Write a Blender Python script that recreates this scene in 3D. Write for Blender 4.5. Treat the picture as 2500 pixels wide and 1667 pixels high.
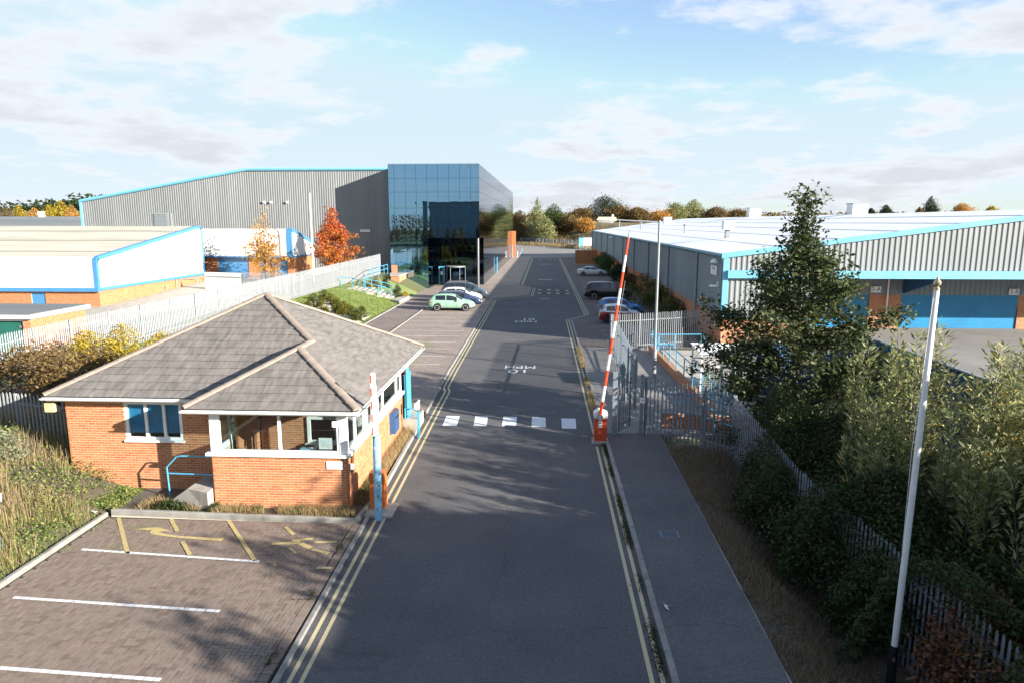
import bpy, math, random
import numpy as np
from math import sin, cos, pi, radians, atan2, hypot, sqrt
from mathutils import Vector, Matrix
random.seed(7); rng = np.random.default_rng(11)
for o in list(bpy.data.objects): bpy.data.objects.remove(o)
S = bpy.context.scene; C = S.collection

# ---------------------------------------------------------------- camera
CAM_H = 8.1; FPX = 1666.7; PITCH = math.atan(290 / FPX)
YAW = math.atan((86 / FPX) / (cos(PITCH) + 290 / FPX * sin(PITCH)))
Rv = Vector((cos(YAW), sin(YAW), 0)); Fv = Vector((-sin(YAW) * cos(PITCH), cos(YAW) * cos(PITCH), -sin(PITCH)))
Uv = Vector((-sin(YAW) * sin(PITCH), cos(YAW) * sin(PITCH), cos(PITCH)))
cd = bpy.data.cameras.new('camera'); cam = bpy.data.objects.new('camera', cd); C.objects.link(cam)
cd.sensor_width = 36; cd.lens = 24; cd.clip_start = .1; cd.clip_end = 9000
m = Matrix((Rv, Uv, -Fv)).transposed().to_4x4(); m.translation = (0, 0, CAM_H); cam.matrix_world = m
S.camera = cam

# ---------------------------------------------------------------- light
SUN_EL = radians(17.3); SUN_DIR = Vector((.894 * cos(SUN_EL), -.449 * cos(SUN_EL), sin(SUN_EL)))
SKY_STRENGTH = .045; CLOUD = 6.9; EXPOSURE = 1.66
W = bpy.data.worlds.new('World'); S.world = W; W.use_nodes = True
nt = W.node_tree; N = nt.nodes; L = nt.links; N.clear()
def nd(t, **k):
    n = N.new(t)
    for a, b in k.items(): setattr(n, a, b)
    return n
sky = nd('ShaderNodeTexSky'); sky.sky_type = 'NISHITA'; sky.sun_disc = False
sky.sun_elevation = SUN_EL; sky.sun_rotation = atan2(.894, -.449); sky.altitude = 30
sky.air_density = 1.0; sky.dust_density = .6; sky.ozone_density = 1.6
tc = nd('ShaderNodeTexCoord'); sep = nd('ShaderNodeSeparateXYZ'); L.new(tc.outputs['Generated'], sep.inputs[0])
def math_(op, a, b=None, c=None):
    n = nd('ShaderNodeMath', operation=op)
    for i, v in enumerate((a, b, c)):
        if v is None: continue
        if isinstance(v, (int, float)): n.inputs[i].default_value = v
        else: L.new(v, n.inputs[i])
    return n.outputs[0]
zc = math_('MAXIMUM', sep.outputs[2], 0.0); zz = math_('ADD', zc, .16)
cx = math_('DIVIDE', sep.outputs[0], zz); cy = math_('DIVIDE', sep.outputs[1], zz)
cmb = nd('ShaderNodeCombineXYZ'); L.new(cx, cmb.inputs[0]); L.new(cy, cmb.inputs[1]); L.new(math_('MULTIPLY', zc, 3.0), cmb.inputs[2])
def noise(scale, detail, rough, off):
    mp = nd('ShaderNodeMapping'); mp.inputs['Location'].default_value = off; L.new(cmb.outputs[0], mp.inputs[0])
    n = nd('ShaderNodeTexNoise'); n.inputs['Scale'].default_value = scale; n.inputs['Detail'].default_value = detail
    n.inputs['Roughness'].default_value = rough; L.new(mp.outputs[0], n.inputs['Vector']); return n.outputs['Fac']
def mrange(v, a, b, c=0., d=1.):
    n = nd('ShaderNodeMapRange', interpolation_type='SMOOTHSTEP'); L.new(v, n.inputs[0])
    for i, x in enumerate((a, b, c, d)): n.inputs[i + 1].default_value = x
    return n.outputs[0]
OX, OY = .3, 9.6
dens = math_('MULTIPLY_ADD', noise(3.6, 10, .60, (OX + 2, OY, 1)), .34, math_('MULTIPLY', noise(1.05, 8, .55, (OX, OY, 0)), .74))
low = mrange(sep.outputs[2], .0, .17, .085, 0.)          # clouds crowd together towards the horizon
dens = math_('ADD', dens, low)
mask = math_('MULTIPLY', mrange(dens, .535, .635), .93)
hz = mrange(sep.outputs[2], .0, .15, .5, 0.)
mask = math_('MAXIMUM', mask, hz)
shade = mrange(dens, .58, .74, 1.0, .80)
ccol = nd('ShaderNodeCombineXYZ')
for i, k in enumerate((.94, .985, 1.05)): L.new(math_('MULTIPLY', shade, CLOUD * k), ccol.inputs[i])
tint = nd('ShaderNodeMix', data_type='RGBA', blend_type='MULTIPLY'); tint.inputs[0].default_value = 1
L.new(sky.outputs[0], tint.inputs[6]); tint.inputs[7].default_value = (1.95, 1.86, 2.0, 1)
cap = nd('ShaderNodeVectorMath', operation='MINIMUM'); L.new(tint.outputs[2], cap.inputs[0]); cap.inputs[1].default_value = (4.9, 6.15, 6.85)
mx = nd('ShaderNodeMix', data_type='RGBA'); L.new(mask, mx.inputs[0]); L.new(cap.outputs[0], mx.inputs[6]); L.new(ccol.outputs[0], mx.inputs[7])
bg = nd('ShaderNodeBackground'); bg.inputs[1].default_value = SKY_STRENGTH; L.new(mx.outputs[2], bg.inputs[0])
wo = nd('ShaderNodeOutputWorld'); L.new(bg.outputs[0], wo.inputs[0])
sl = bpy.data.lights.new('sun', 'SUN'); sl.energy = 5.0; sl.angle = radians(.5); sl.color = (1, .93, .82)
so = bpy.data.objects.new('sun', sl); C.objects.link(so); so.rotation_euler = SUN_DIR.to_track_quat('Z', 'Y').to_euler(); so.location = (30, -20, 40)
S.view_settings.view_transform = 'Standard'; S.view_settings.look = 'None'; S.view_settings.exposure = EXPOSURE
S.view_settings.gamma = 1; S.view_settings.use_curve_mapping = False
S.render.engine = 'CYCLES'

# ---------------------------------------------------------------- helpers
def G(u, v, z=0.):
    """point at height z seen at photograph pixel (2500 px wide)"""
    d = Rv * ((u - 1250) / FPX) - Uv * ((v - 833.5) / FPX) + Fv; t = (z - CAM_H) / d.z
    return (d.x * t, d.y * t)
def wloc(o):
    v = Vector((0, 0, 0))
    while o is not None: v = v + o.location; o = o.parent
    return v
def thing(name, label, cat, loc=(0, 0, 0), group=None, rz=0):
    o = bpy.data.objects.new(name, None); C.objects.link(o); o.location = loc; o.rotation_euler = (0, 0, rz)
    o.empty_display_size = .3
    o['label'] = label; o['category'] = cat
    if group: o['group'] = group
    return o
def tag(o, label=None, cat=None, group=None, kind=None):
    for k, v in (('label', label), ('category', cat), ('group', group), ('kind', kind)):
        if v: o[k] = v
    return o
def link(name, me, parent=None, loc=(0, 0, 0), rot=None):
    o = bpy.data.objects.new(name, me); C.objects.link(o); o.location = loc
    if rot is not None: o.rotation_euler = rot
    if parent: o.parent = parent
    return o
class MB:
    def __init__(s): s.v = []; s.f = []; s.m = []; s.r = []
    def poly(s, pts, mi=0, r=None):
        b = len(s.v); s.v += [tuple(p) for p in pts]; s.f.append(tuple(range(b, b + len(pts)))); s.m.append(mi); s.r.append(random.random() if r is None else r)
    def mesh_(s, pts, faces, mi=0, r=None):
        b = len(s.v); s.v += [tuple(p) for p in pts]; r = random.random() if r is None else r
        for f in faces: s.f.append(tuple(i + b for i in f)); s.m.append(mi); s.r.append(r)
    def box(s, c, d, rz=0, mi=0, r=None, M=None):
        x, y, z = d[0] / 2, d[1] / 2, d[2] / 2; ca, sa = cos(rz), sin(rz)
        P = [(-x, -y, -z), (x, -y, -z), (x, y, -z), (-x, y, -z), (-x, -y, z), (x, -y, z), (x, y, z), (-x, y, z)]
        if M is not None: P = [M @ Vector(p) for p in P]
        else: P = [(p[0] * ca - p[1] * sa + c[0], p[0] * sa + p[1] * ca + c[1], p[2] + c[2]) for p in P]
        s.mesh_(P, [(0, 3, 2, 1), (4, 5, 6, 7), (0, 1, 5, 4), (1, 2, 6, 5), (2, 3, 7, 6), (3, 0, 4, 7)], mi, r)
    def b(s, x0, x1, y0, y1, z0, z1, mi=0, r=None): s.box(((x0 + x1) / 2, (y0 + y1) / 2, (z0 + z1) / 2), (x1 - x0, y1 - y0, z1 - z0), 0, mi, r)
    def prism(s, pts, z0, z1, mi=0, r=None):
        n = len(pts); r = random.random() if r is None else r
        g = lambda z, i: z[i] if isinstance(z, (list, tuple)) else z
        P = [(p[0], p[1], g(z0, i)) for i, p in enumerate(pts)] + [(p[0], p[1], g(z1, i)) for i, p in enumerate(pts)]
        A = sum(pts[i][0] * pts[(i + 1) % n][1] - pts[(i + 1) % n][0] * pts[i][1] for i in range(n))
        if A < 0:
            s.mesh_(P, [tuple(range(n)), tuple(range(2 * n - 1, n - 1, -1))] + [(i, i + n, (i + 1) % n + n, (i + 1) % n) for i in range(n)], mi, r)
        else:
            s.mesh_(P, [tuple(range(n - 1, -1, -1)), tuple(range(n, 2 * n))] + [(i, (i + 1) % n, (i + 1) % n + n, i + n) for i in range(n)], mi, r)
    def tube(s, pts, rad, n=8, mi=0, cap=True, r=None):
        pts = [Vector(p) for p in pts]; rad = rad if isinstance(rad, (list, tuple)) else [rad] * len(pts)
        P = []; F = []; prev = None
        for i, p in enumerate(pts):
            t = (pts[min(i + 1, len(pts) - 1)] - pts[max(i - 1, 0)]).normalized()
            a = Vector((0, 0, 1)) if abs(t.z) < .95 else Vector((1, 0, 0))
            u = t.cross(a).normalized() if prev is None else (prev - t * prev.dot(t)).normalized()
            prev = u; w = t.cross(u)
            for k in range(n): q = p + (u * cos(2 * pi * k / n) + w * sin(2 * pi * k / n)) * rad[i]; P.append(q)
        for i in range(len(pts) - 1):
            for k in range(n): a = i * n + k; b2 = i * n + (k + 1) % n; F.append((a, b2, b2 + n, a + n))
        if cap: F.append(tuple(range(n - 1, -1, -1))); F.append(tuple(range((len(pts) - 1) * n, len(pts) * n)))
        s.mesh_(P, F, mi, r)
    def lathe(s, prof, c=(0, 0, 0), n=16, mi=0, r=None, axis='z'):
        P = []; F = []
        for (rr, h) in prof:
            for k in range(n):
                a = 2 * pi * k / n; q = (rr * cos(a), rr * sin(a), h)
                if axis == 'y': q = (q[0], q[2], q[1])
                if axis == 'x': q = (q[2], q[0], q[1])
                P.append((q[0] + c[0], q[1] + c[1], q[2] + c[2]))
        for i in range(len(prof) - 1):
            for k in range(n): a = i * n + k; b2 = i * n + (k + 1) % n; F.append((a, b2, b2 + n, a + n))
        F.append(tuple(range(n - 1, -1, -1))); F.append(tuple(range((len(prof) - 1) * n, len(prof) * n)))
        s.mesh_(P, F, mi, r)
    def mesh(s, name, mats, off=(0, 0, 0), smooth=False):
        me = bpy.data.meshes.new(name)
        o = Vector(off)
        me.from_pydata([Vector(v) - o for v in s.v], [], s.f)
        mats = mats if isinstance(mats, (list, tuple)) else [mats]
        for m_ in mats: me.materials.append(m_)
        if len(mats) > 1: me.polygons.foreach_set('material_index', s.m)
        at = me.attributes.new('rnd', 'FLOAT', 'FACE'); at.data.foreach_set('value', s.r)
        if smooth: me.polygons.foreach_set('use_smooth', [True] * len(s.f))
        me.update(); return me
    def build(s, name, mats, parent=None, smooth=False, local=False, origin=None):
        if parent is None:
            o = Vector(origin) if origin else Vector((0, 0, 0))
            return link(name, s.mesh(name, mats, o, smooth), None, o)
        o = Vector((0, 0, 0)) if local else wloc(parent)
        return link(name, s.mesh(name, mats, o, smooth), parent)
    def sbuild(s, name, mats, parent=None, origin=None, smooth=False):
        return tag(s.build(name, mats, parent, smooth, origin=origin), kind='stuff')
def struct(mb, name, mats, smooth=False): return tag(mb.build(name, mats, None, smooth), kind='structure')

def text(parent, name, body, size, loc, rot, mat, depth=.004, sx=1, align='CENTER'):
    cu = bpy.data.curves.new(name, 'FONT'); cu.body = body; cu.size = size; cu.extrude = depth; cu.align_x = align; cu.align_y = 'CENTER'
    t = bpy.data.objects.new(name + '_tmp', cu); C.objects.link(t)
    dg = bpy.context.evaluated_depsgraph_get(); me = bpy.data.meshes.new_from_object(t.evaluated_get(dg))
    bpy.data.objects.remove(t); me.materials.clear(); me.materials.append(mat)
    o = link(name, me, parent, Vector(loc) - (wloc(parent) if parent else Vector((0, 0, 0))), rot); o.scale = (sx, 1, 1); return o

# ---------------------------------------------------------------- materials
def mat(name, cols, scale=4., rough=.6, metal=0., bump=0., bscale=None, attr=0., detail=5, spec=.5, coat=0., stretch=(1, 1, 1), trans=0., bdist=.02):
    """procedural: noise (and per piece value) runs through a colour ramp"""
    m_ = bpy.data.materials.new(name); m_.use_nodes = True; n = m_.node_tree.nodes; l = m_.node_tree.links
    p = n['Principled BSDF']; p.inputs['Roughness'].default_value = rough; p.inputs['Metallic'].default_value = metal
    p.inputs['Specular IOR Level'].default_value = spec; p.inputs['Coat Weight'].default_value = coat; p.inputs['Coat Roughness'].default_value = .05
    if isinstance(cols, tuple): cols = [tuple(c * .88 for c in cols), tuple(min(1, c * 1.10) for c in cols)]
    g = n.new('ShaderNodeNewGeometry'); mp = n.new('ShaderNodeMapping'); mp.inputs['Scale'].default_value = stretch; l.new(g.outputs['Position'], mp.inputs[0])
    no = n.new('ShaderNodeTexNoise'); no.inputs['Scale'].default_value = scale; no.inputs['Detail'].default_value = detail; no.inputs['Roughness'].default_value = .6; l.new(mp.outputs[0], no.inputs['Vector'])
    fac = no.outputs['Fac']
    mr = n.new('ShaderNodeMapRange'); mr.inputs[1].default_value = .3; mr.inputs[2].default_value = .7; l.new(fac, mr.inputs[0]); fac = mr.outputs[0]
    if attr:
        a = n.new('ShaderNodeAttribute'); a.attribute_name = 'rnd'; mm = n.new('ShaderNodeMix'); mm.data_type = 'FLOAT'
        mm.inputs[0].default_value = attr; l.new(fac, mm.inputs[2]); l.new(a.outputs['Fac'], mm.inputs[3]); fac = mm.outputs[0]
    r = n.new('ShaderNodeValToRGB'); e = r.color_ramp.elements
    while len(e) < len(cols): e.new(.5)
    for i, c in enumerate(cols): e[i].position = i / (len(cols) - 1); e[i].color = (*c, 1)
    l.new(fac, r.inputs[0]); l.new(r.outputs[0], p.inputs['Base Color'])
    if bump:
        nb = n.new('ShaderNodeTexNoise'); nb.inputs['Scale'].default_value = bscale or scale * 4; nb.inputs['Detail'].default_value = 6; l.new(mp.outputs[0], nb.inputs['Vector'])
        bp = n.new('ShaderNodeBump'); bp.inputs['Strength'].default_value = bump; bp.inputs['Distance'].default_value = bdist; l.new(nb.outputs['Fac'], bp.inputs['Height']); l.new(bp.outputs[0], p.inputs['Normal'])
    if trans:
        t = n.new('ShaderNodeBsdfTranslucent'); l.new(r.outputs[0], t.inputs[0]); mxs = n.new('ShaderNodeMixShader'); mxs.inputs[0].default_value = trans
        l.new(p.outputs[0], mxs.inputs[1]); l.new(t.outputs[0], mxs.inputs[2]); l.new(mxs.outputs[0], n['Material Output'].inputs[0])
    return m_
def glassmat(name, col, rough=.02, alpha=.85):
    m_ = bpy.data.materials.new(name); m_.use_nodes = True; n = m_.node_tree.nodes; l = m_.node_tree.links; n.remove(n['Principled BSDF'])
    t = n.new('ShaderNodeBsdfTransparent'); t.inputs[0].default_value = (*col, 1); g = n.new('ShaderNodeBsdfGlossy'); g.inputs['Roughness'].default_value = rough
    fr = n.new('ShaderNodeLayerWeight'); fr.inputs[0].default_value = .5; pw = n.new('ShaderNodeMath'); pw.operation = 'POWER'; pw.inputs[1].default_value = 4; l.new(fr.outputs['Facing'], pw.inputs[0]); mx_ = n.new('ShaderNodeMixShader')
    mu = n.new('ShaderNodeMath'); mu.operation = 'MULTIPLY_ADD'; mu.inputs[1].default_value = .8; mu.inputs[2].default_value = .04; l.new(pw.outputs[0], mu.inputs[0])
    l.new(mu.outputs[0], mx_.inputs[0]); l.new(t.outputs[0], mx_.inputs[1]); l.new(g.outputs[0], mx_.inputs[2]); l.new(mx_.outputs[0], n['Material Output'].inputs[0])
    return m_
def asphalt(name, lo, hi, crack=True):
    m_ = mat(name, [lo, hi], scale=.35, rough=.85, bump=.5, bscale=160, detail=8, bdist=.006, spec=.25)
    n = m_.node_tree.nodes; l = m_.node_tree.links; r = [x for x in n if x.type == 'VALTORGB'][0]; p = n['Principled BSDF']
    sp = n.new('ShaderNodeTexVoronoi'); sp.inputs['Scale'].default_value = 45; g = [x for x in n if x.type == 'NEW_GEOMETRY'][0]; l.new(g.outputs['Position'], sp.inputs['Vector'])
    mr = n.new('ShaderNodeMapRange'); mr.inputs[3].default_value = .82; mr.inputs[4].default_value = 1.2; l.new(sp.outputs['Color'], mr.inputs[0])
    v2 = n.new('ShaderNodeTexNoise'); v2.inputs['Scale'].default_value = 14; v2.inputs['Detail'].default_value = 6; l.new(g.outputs['Position'], v2.inputs['Vector'])
    m2 = n.new('ShaderNodeMapRange'); m2.inputs[1].default_value = .3; m2.inputs[2].default_value = .7; m2.inputs[3].default_value = .85; m2.inputs[4].default_value = 1.15; l.new(v2.outputs['Fac'], m2.inputs[0])
    mu = n.new('ShaderNodeVectorMath'); mu.operation = 'SCALE'; l.new(r.outputs[0], mu.inputs[0]); l.new(mr.outputs[0], mu.inputs['Scale'])
    mv = n.new('ShaderNodeVectorMath'); mv.operation = 'SCALE'; l.new(mu.outputs[0], mv.inputs[0]); l.new(m2.outputs[0], mv.inputs['Scale']); out = mv.outputs[0]
    if crack:
        # sealed cracks and patches worn into the surface
        dn = n.new('ShaderNodeTexNoise'); dn.inputs['Scale'].default_value = .7; l.new(g.outputs['Position'], dn.inputs['Vector'])
        ad = n.new('ShaderNodeVectorMath'); ad.operation = 'MULTIPLY_ADD'; ad.inputs[1].default_value = (1.2, 1.2, 0); l.new(dn.outputs['Color'], ad.inputs[0]); l.new(g.outputs['Position'], ad.inputs[2])
        vo = n.new('ShaderNodeTexVoronoi'); vo.feature = 'DISTANCE_TO_EDGE'; vo.inputs['Scale'].default_value = .13; l.new(ad.outputs[0], vo.inputs['Vector'])
        mc = n.new('ShaderNodeMapRange'); mc.inputs[1].default_value = .001; mc.inputs[2].default_value = .0035; mc.inputs[3].default_value = .86; mc.inputs[4].default_value = 1; l.new(vo.outputs['Distance'], mc.inputs[0])
        mz = n.new('ShaderNodeVectorMath'); mz.operation = 'SCALE'; l.new(out, mz.inputs[0]); l.new(mc.outputs[0], mz.inputs['Scale']); out = mz.outputs[0]
    l.new(out, p.inputs['Base Color']); return m_
def painted(name, base, under, wear=.5, scale=9.):
    m_ = mat(name, [under, base, base], scale=scale, rough=.7, detail=10, spec=.3, bump=.3, bscale=120, bdist=.004)
    n = m_.node_tree.nodes; mr = [x for x in n if x.type == 'MAP_RANGE'][0]; mr.inputs[1].default_value = wear - .12; mr.inputs[2].default_value = wear + .06; return m_

A = {}
A['asphalt'] = asphalt('asphalt', (.086, .084, .087), (.122, .119, .120))
A['asphalt_pale'] = asphalt('asphalt_pale', (.19, .18, .168), (.26, .245, .228))
A['footway'] = asphalt('footway_asphalt', (.095, .092, .093), (.14, .135, .133))
A['yellow'] = painted('yellow_line_paint', (.50, .43, .26), (.16, .15, .12), .40)
A['white'] = painted('white_line_paint', (.66, .66, .66), (.14, .14, .14), .42, 7)
A['white_thin'] = painted('white_bay_paint', (.60, .59, .57), (.20, .165, .14), .42, 10)
A['yellow_worn'] = painted('worn_yellow_paint', (.50, .42, .20), (.20, .15, .12), .44, 16)
A['kerb'] = mat('kerb_concrete', [(.17, .163, .15), (.33, .318, .29)], 3, .85, bump=.4, bscale=60, attr=.35)
A['concrete'] = mat('concrete', [(.28, .26, .23), (.42, .395, .35)], 2, .85, bump=.3, bscale=50)
A['paver'] = mat('paver_clay', [(.125, .092, .074), (.18, .138, .112), (.215, .165, .134), (.165, .145, .125)], 1.5, .85, bump=.4, bscale=90, attr=.6, bdist=.004)
A['joint'] = mat('paver_joint', [(.025, .025, .018), (.06, .056, .04)], 5, .95)
A['brick'] = mat('brick_clay', [(.30, .095, .036), (.42, .145, .052), (.50, .195, .075), (.38, .115, .045)], 9, .8, bump=.35, bscale=120, attr=.7, bdist=.004)
A['mortar'] = mat('mortar', [(.50, .43, .34), (.60, .52, .42)], 20, .9, bump=.3)
A['tile'] = mat('roof_tile', [(.095, .086, .080), (.165, .150, .138), (.235, .212, .192)], 2.4, .9, bump=.6, bscale=40, attr=.22, stretch=(3.2, .8, .8), bdist=.006, detail=9)
A['ridge'] = mat('ridge_tile_concrete', [(.21, .17, .14), (.32, .265, .22)], 4, .9, bump=.5, attr=.5, bdist=.006)
A['white_paint'] = mat('white_paint', (.78, .78, .77), 6, .4)
A['upvc'] = mat('white_frame_paint', (.80, .80, .79), 3, .3)
A['glass'] = glassmat('window_glass', (.80, .86, .86))
A['blue'] = mat('sky_blue_paint', [(.06, .30, .48), (.085, .37, .56)], 8, .35)
A['cyan'] = mat('pale_blue_trim', [(.14, .40, .56), (.18, .46, .62)], 1.0, .4)
A['trim_blue'] = mat('mid_blue_trim', [(.05, .19, .40), (.065, .23, .46)], 1.0, .4)
A['door_blue'] = mat('door_blue', [(.01, .20, .42), (.016, .25, .48)], 1.0, .45)
A['deep_blue'] = mat('deep_blue_steel', [(.008, .06, .17), (.02, .11, .25)], 1.2, .45, stretch=(1, 1, .2))
A['galv'] = mat('galvanised_steel', [(.20, .215, .235), (.30, .32, .34)], 6, .6, metal=.2, attr=.3)
A['galv_dark'] = mat('weathered_shade_steel', [(.15, .185, .225), (.23, .275, .32)], 6, .55, metal=.3, attr=.3)  # weathered steel; its blue tint stands in for shade on the right-hand fences
A['clad_grey'] = mat('grey_cladding', [(.145, .157, .161), (.20, .212, .216)], .6, .5, stretch=(1, 1, .15))
A['clad_front'] = mat('pale_grey_cladding', [(.21, .225, .23), (.27, .285, .29)], .6, .5, stretch=(1, 1, .15))
A['mortar_far'] = mat('dark_mortar', [(.30, .22, .15), (.40, .31, .22)], 20, .9)  # darker mortar that keeps the far brickwork from washing out
A['clad_side'] = mat('blue_grey_cladding', [(.17, .205, .225), (.24, .275, .295)], .5, .55, stretch=(1, 1, .2))
A['clad_white'] = mat('white_cladding', [(.72, .72, .70), (.82, .82, .81)], .5, .45, stretch=(1, 1, .2))
A['roof_white'] = mat('white_roof_sheet', [(.80, .795, .78), (.90, .895, .885)], .25, .38, stretch=(1, .3, 1))
A['roof_beige'] = mat('lichened_roof_sheet', [(.25, .245, .205), (.36, .35, .30)], .3, .8, stretch=(.3, 1, 1))
A['roof_dark'] = mat('dark_roof_sheet', [(.13, .145, .145), (.22, .24, .235)], .12, .75, stretch=(.3, 1, 1))
A['dark'] = mat('black_plastic', (.012, .012, .014), 5, .5)
A['tyre'] = mat('tyre_rubber', (.015, .015, .016), 20, .85)
A['interior'] = mat('dim_interior', (.10, .09, .08), 3, .9)
A['orange'] = mat('orange_cabinet_paint', [(.62, .15, .03), (.74, .20, .04)], 2, .45)
A['red'] = mat('red_cabinet_paint', [(.40, .05, .02), (.52, .075, .03)], 2, .45)
A['red_band'] = mat('red_reflective_band', (.70, .06, .015), 6, .4)
A['steel'] = mat('brushed_steel', (.5, .5, .5), 9, .3, metal=.9)
A['white_pole'] = mat('white_pole_paint', [(.70, .70, .70), (.82, .82, .82)], 3, .35)
A['bark'] = mat('bark', [(.05, .042, .034), (.11, .09, .07)], 9, .95, bump=.6)
A['soil'] = mat('soil', [(.06, .05, .035), (.12, .10, .07)], 2.2, .95, bump=.8, bscale=12)
A['grass_ground'] = mat('grass_ground', [(.08, .12, .03), (.15, .20, .05), (.24, .23, .10)], .8, .95, bump=.8, bscale=30)
A['gravel'] = mat('pale_gravel', [(.45, .40, .32), (.66, .60, .50)], 14, .9, bump=.8, bscale=40)
A['hill'] = mat('dry_hillside', [(.12, .085, .045), (.20, .15, .08), (.13, .12, .05)], .06, .95, bump=.6, bscale=1.2, bdist=.5)
A['field'] = mat('field', [(.07, .085, .03), (.12, .115, .05)], .02, .95)
def leafm(name, cols, t=.3): return mat(name, cols, 1.1, .55, attr=.65, trans=t, spec=.3)
A['leaf_alder'] = leafm('alder_leaf', [(.022, .035, .012), (.048, .064, .022), (.095, .115, .045), (.18, .19, .09)])
A['leaf_red'] = leafm('red_leaf', [(.42, .055, .025), (.52, .11, .04), (.50, .22, .05), (.34, .26, .07)], .4)
A['leaf_orange'] = leafm('orange_leaf', [(.26, .20, .05), (.46, .27, .06), (.58, .30, .10), (.52, .37, .07)], .4)
A['leaf_willow'] = leafm('willow_leaf', [(.08, .10, .035), (.18, .20, .07), (.37, .38, .19), (.58, .34, .04)], .3)
A['leaf_bramble'] = leafm('bramble_leaf', [(.012, .025, .009), (.03, .055, .015), (.05, .075, .02), (.11, .06, .02)])
A['leaf_hedge'] = leafm('hedge_leaf', [(.04, .055, .012), (.09, .11, .02), (.14, .13, .03)])
A['leaf_green'] = leafm('bush_leaf', [(.03, .06, .015), (.06, .10, .022), (.10, .13, .03)])
A['leaf_dark'] = leafm('dark_leaf', [(.015, .03, .012), (.03, .05, .018), (.055, .07, .025)])
A['leaf_yellow'] = leafm('yellow_leaf', [(.20, .15, .02), (.40, .30, .03), (.50, .38, .05), (.16, .16, .03)], .4)
A['leaf_brown'] = leafm('brown_leaf', [(.09, .06, .03), (.15, .10, .04), (.20, .13, .05), (.10, .11, .03)])
A['leaf_bank'] = leafm('weed_leaf', [(.08, .085, .03), (.11, .17, .04), (.19, .26, .07), (.30, .29, .10), (.40, .19, .06)], .4)
A['leaf_topiary'] = leafm('box_leaf', [(.07, .08, .012), (.15, .14, .02), (.24, .18, .025)])
A['grass'] = leafm('grass_blade', [(.10, .16, .03), (.20, .27, .06), (.34, .33, .13)], .35)
A['dry_grass'] = leafm('dry_grass_blade', [(.20, .13, .06), (.33, .24, .12), (.42, .33, .18), (.14, .13, .04)], .35)
A['shade_grass'] = leafm('verge_grass_blade', [(.10, .07, .045), (.20, .15, .10), (.28, .22, .15), (.07, .09, .03)], .3)

# ---------------------------------------------------------------- ground and setting
FENCE = [(-25.9, 30.0, .45), (-26.0, 35.7, .5), (-23.5, 61.4, 1.07), (-19.9, 81.3, 2.0)]
def fence_at(y):
    for (x0, y0, z0), (x1, y1, z1) in zip(FENCE, FENCE[1:]):
        if y <= y1: t = max(0, (y - y0) / (y1 - y0)); return x0 + (x1 - x0) * t, z0 + (z1 - z0) * t
    return FENCE[-1][0], FENCE[-1][2]
def sst(a, b, x): t = min(1, max(0, (x - a) / (b - a))); return t * t * (3 - 2 * t)
def gz(x, y):
    z = -.08
    if x < -12.3 and y < 34:
        b = 1.5 + (.5 - 1.5) * sst(21, 33, y); z = -.08 + min(1, (-12.3 - x) / 5) * (b + .08)
    elif x < -14.6 and y < 92:
        fx, fz = fence_at(y); t = min(1, max(0, (-14.6 - x) / (-14.6 - fx))); z = -.08 + (fz + .08) * (1 - (1 - t) ** 1.6)
    if 4.4 < x < 14.6 and y < 24: z = -.08 - .95 * sst(4.7, 6.5, x) * (1 - sst(17.5, 23.5, y))
    if x > 12 and 5 < y < 60: z = max(z, -2 + 2.95 * sst(14.6, 15.6, x)) if y < 31 else max(z, .95 * sst(12, 18, x))
    yb = min(285, max(190, 258 - 2.0 * (x + 10)))
    if y > yb: z = -.08 + 8.0 * sst(yb, yb + 75, y) * (1 - .4 * sst(420, 700, y)) + .9 * sin(x * .09) * sin(y * .07) * sst(yb, yb + 40, y)
    if x < -100 and y > 300: z += 15 * sst(430, 640, y) * sst(-100, -190, x)
    return z
def grid(xs, ys, zf):
    mb = MB(); nx = len(xs)
    mb.v = [(x, y, zf(x, y)) for y in ys for x in xs]
    for j in range(len(ys) - 1):
        for i in range(nx - 1):
            a = j * nx + i; mb.f.append((a, a + 1, a + nx + 1, a + nx)); mb.m.append(0); mb.r.append(.5)
    return mb
def frange(a, b, s): n = max(1, int(round((b - a) / s))); return [a + (b - a) * i / n for i in range(n + 1)]
xs = frange(-3000, -400, 260) + frange(-360, -80, 14) + frange(-76, -30, 2) + frange(-29, 20, .7) + frange(22, 80, 2.5) + frange(95, 400, 16) + frange(600, 3000, 300)
ys = frange(-400, -40, 40) + frange(-30, 0, 5) + frange(.8, 95, 1.0) + frange(98, 180, 4) + frange(186, 420, 5) + frange(440, 900, 20) + frange(1000, 6000, 400)
struct(grid(xs, ys, gz), 'ground', A['field'], True)
g_ = grid(frange(-130, 150, 4), frange(192, 420, 4), lambda x, y: gz(x, y) + .05); struct(g_, 'hillside', A['hill'], True)
RL = [(-4.55, -8), (-4.72, 10.8), (-4.86, 17), (-5.0, 24), (-5.32, 36.9), (-5.68, 72.2), (-1.95, 76.1), (-1.85, 85.3), (-3.55, 88.5), (-3.65, 160)]
RR = [(2.2, -8), (2.3, 11), (2.25, 24.6), (2.05, 57.0), (3.7, 60), (3.05, 160)]
mb = MB(); mb.poly([(x, y, 0) for x, y in RL] + [(x, y, 0) for x, y in RR[::-1]]); mb.f = [f[::-1] for f in mb.f]
road = struct(mb, 'road', A['asphalt'])
mb = MB(); mb.poly([(-14, 160, .0), (34, 160, .0), (34, 196, .0), (16, 214, 0), (-13, 268, .0)]); struct(mb, 'far_yard', A['asphalt_pale'])
def slab(name, pts, z, m_):
    mb = MB(); mb.prism(pts, -.3, z); return struct(mb, name, m_)
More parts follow.
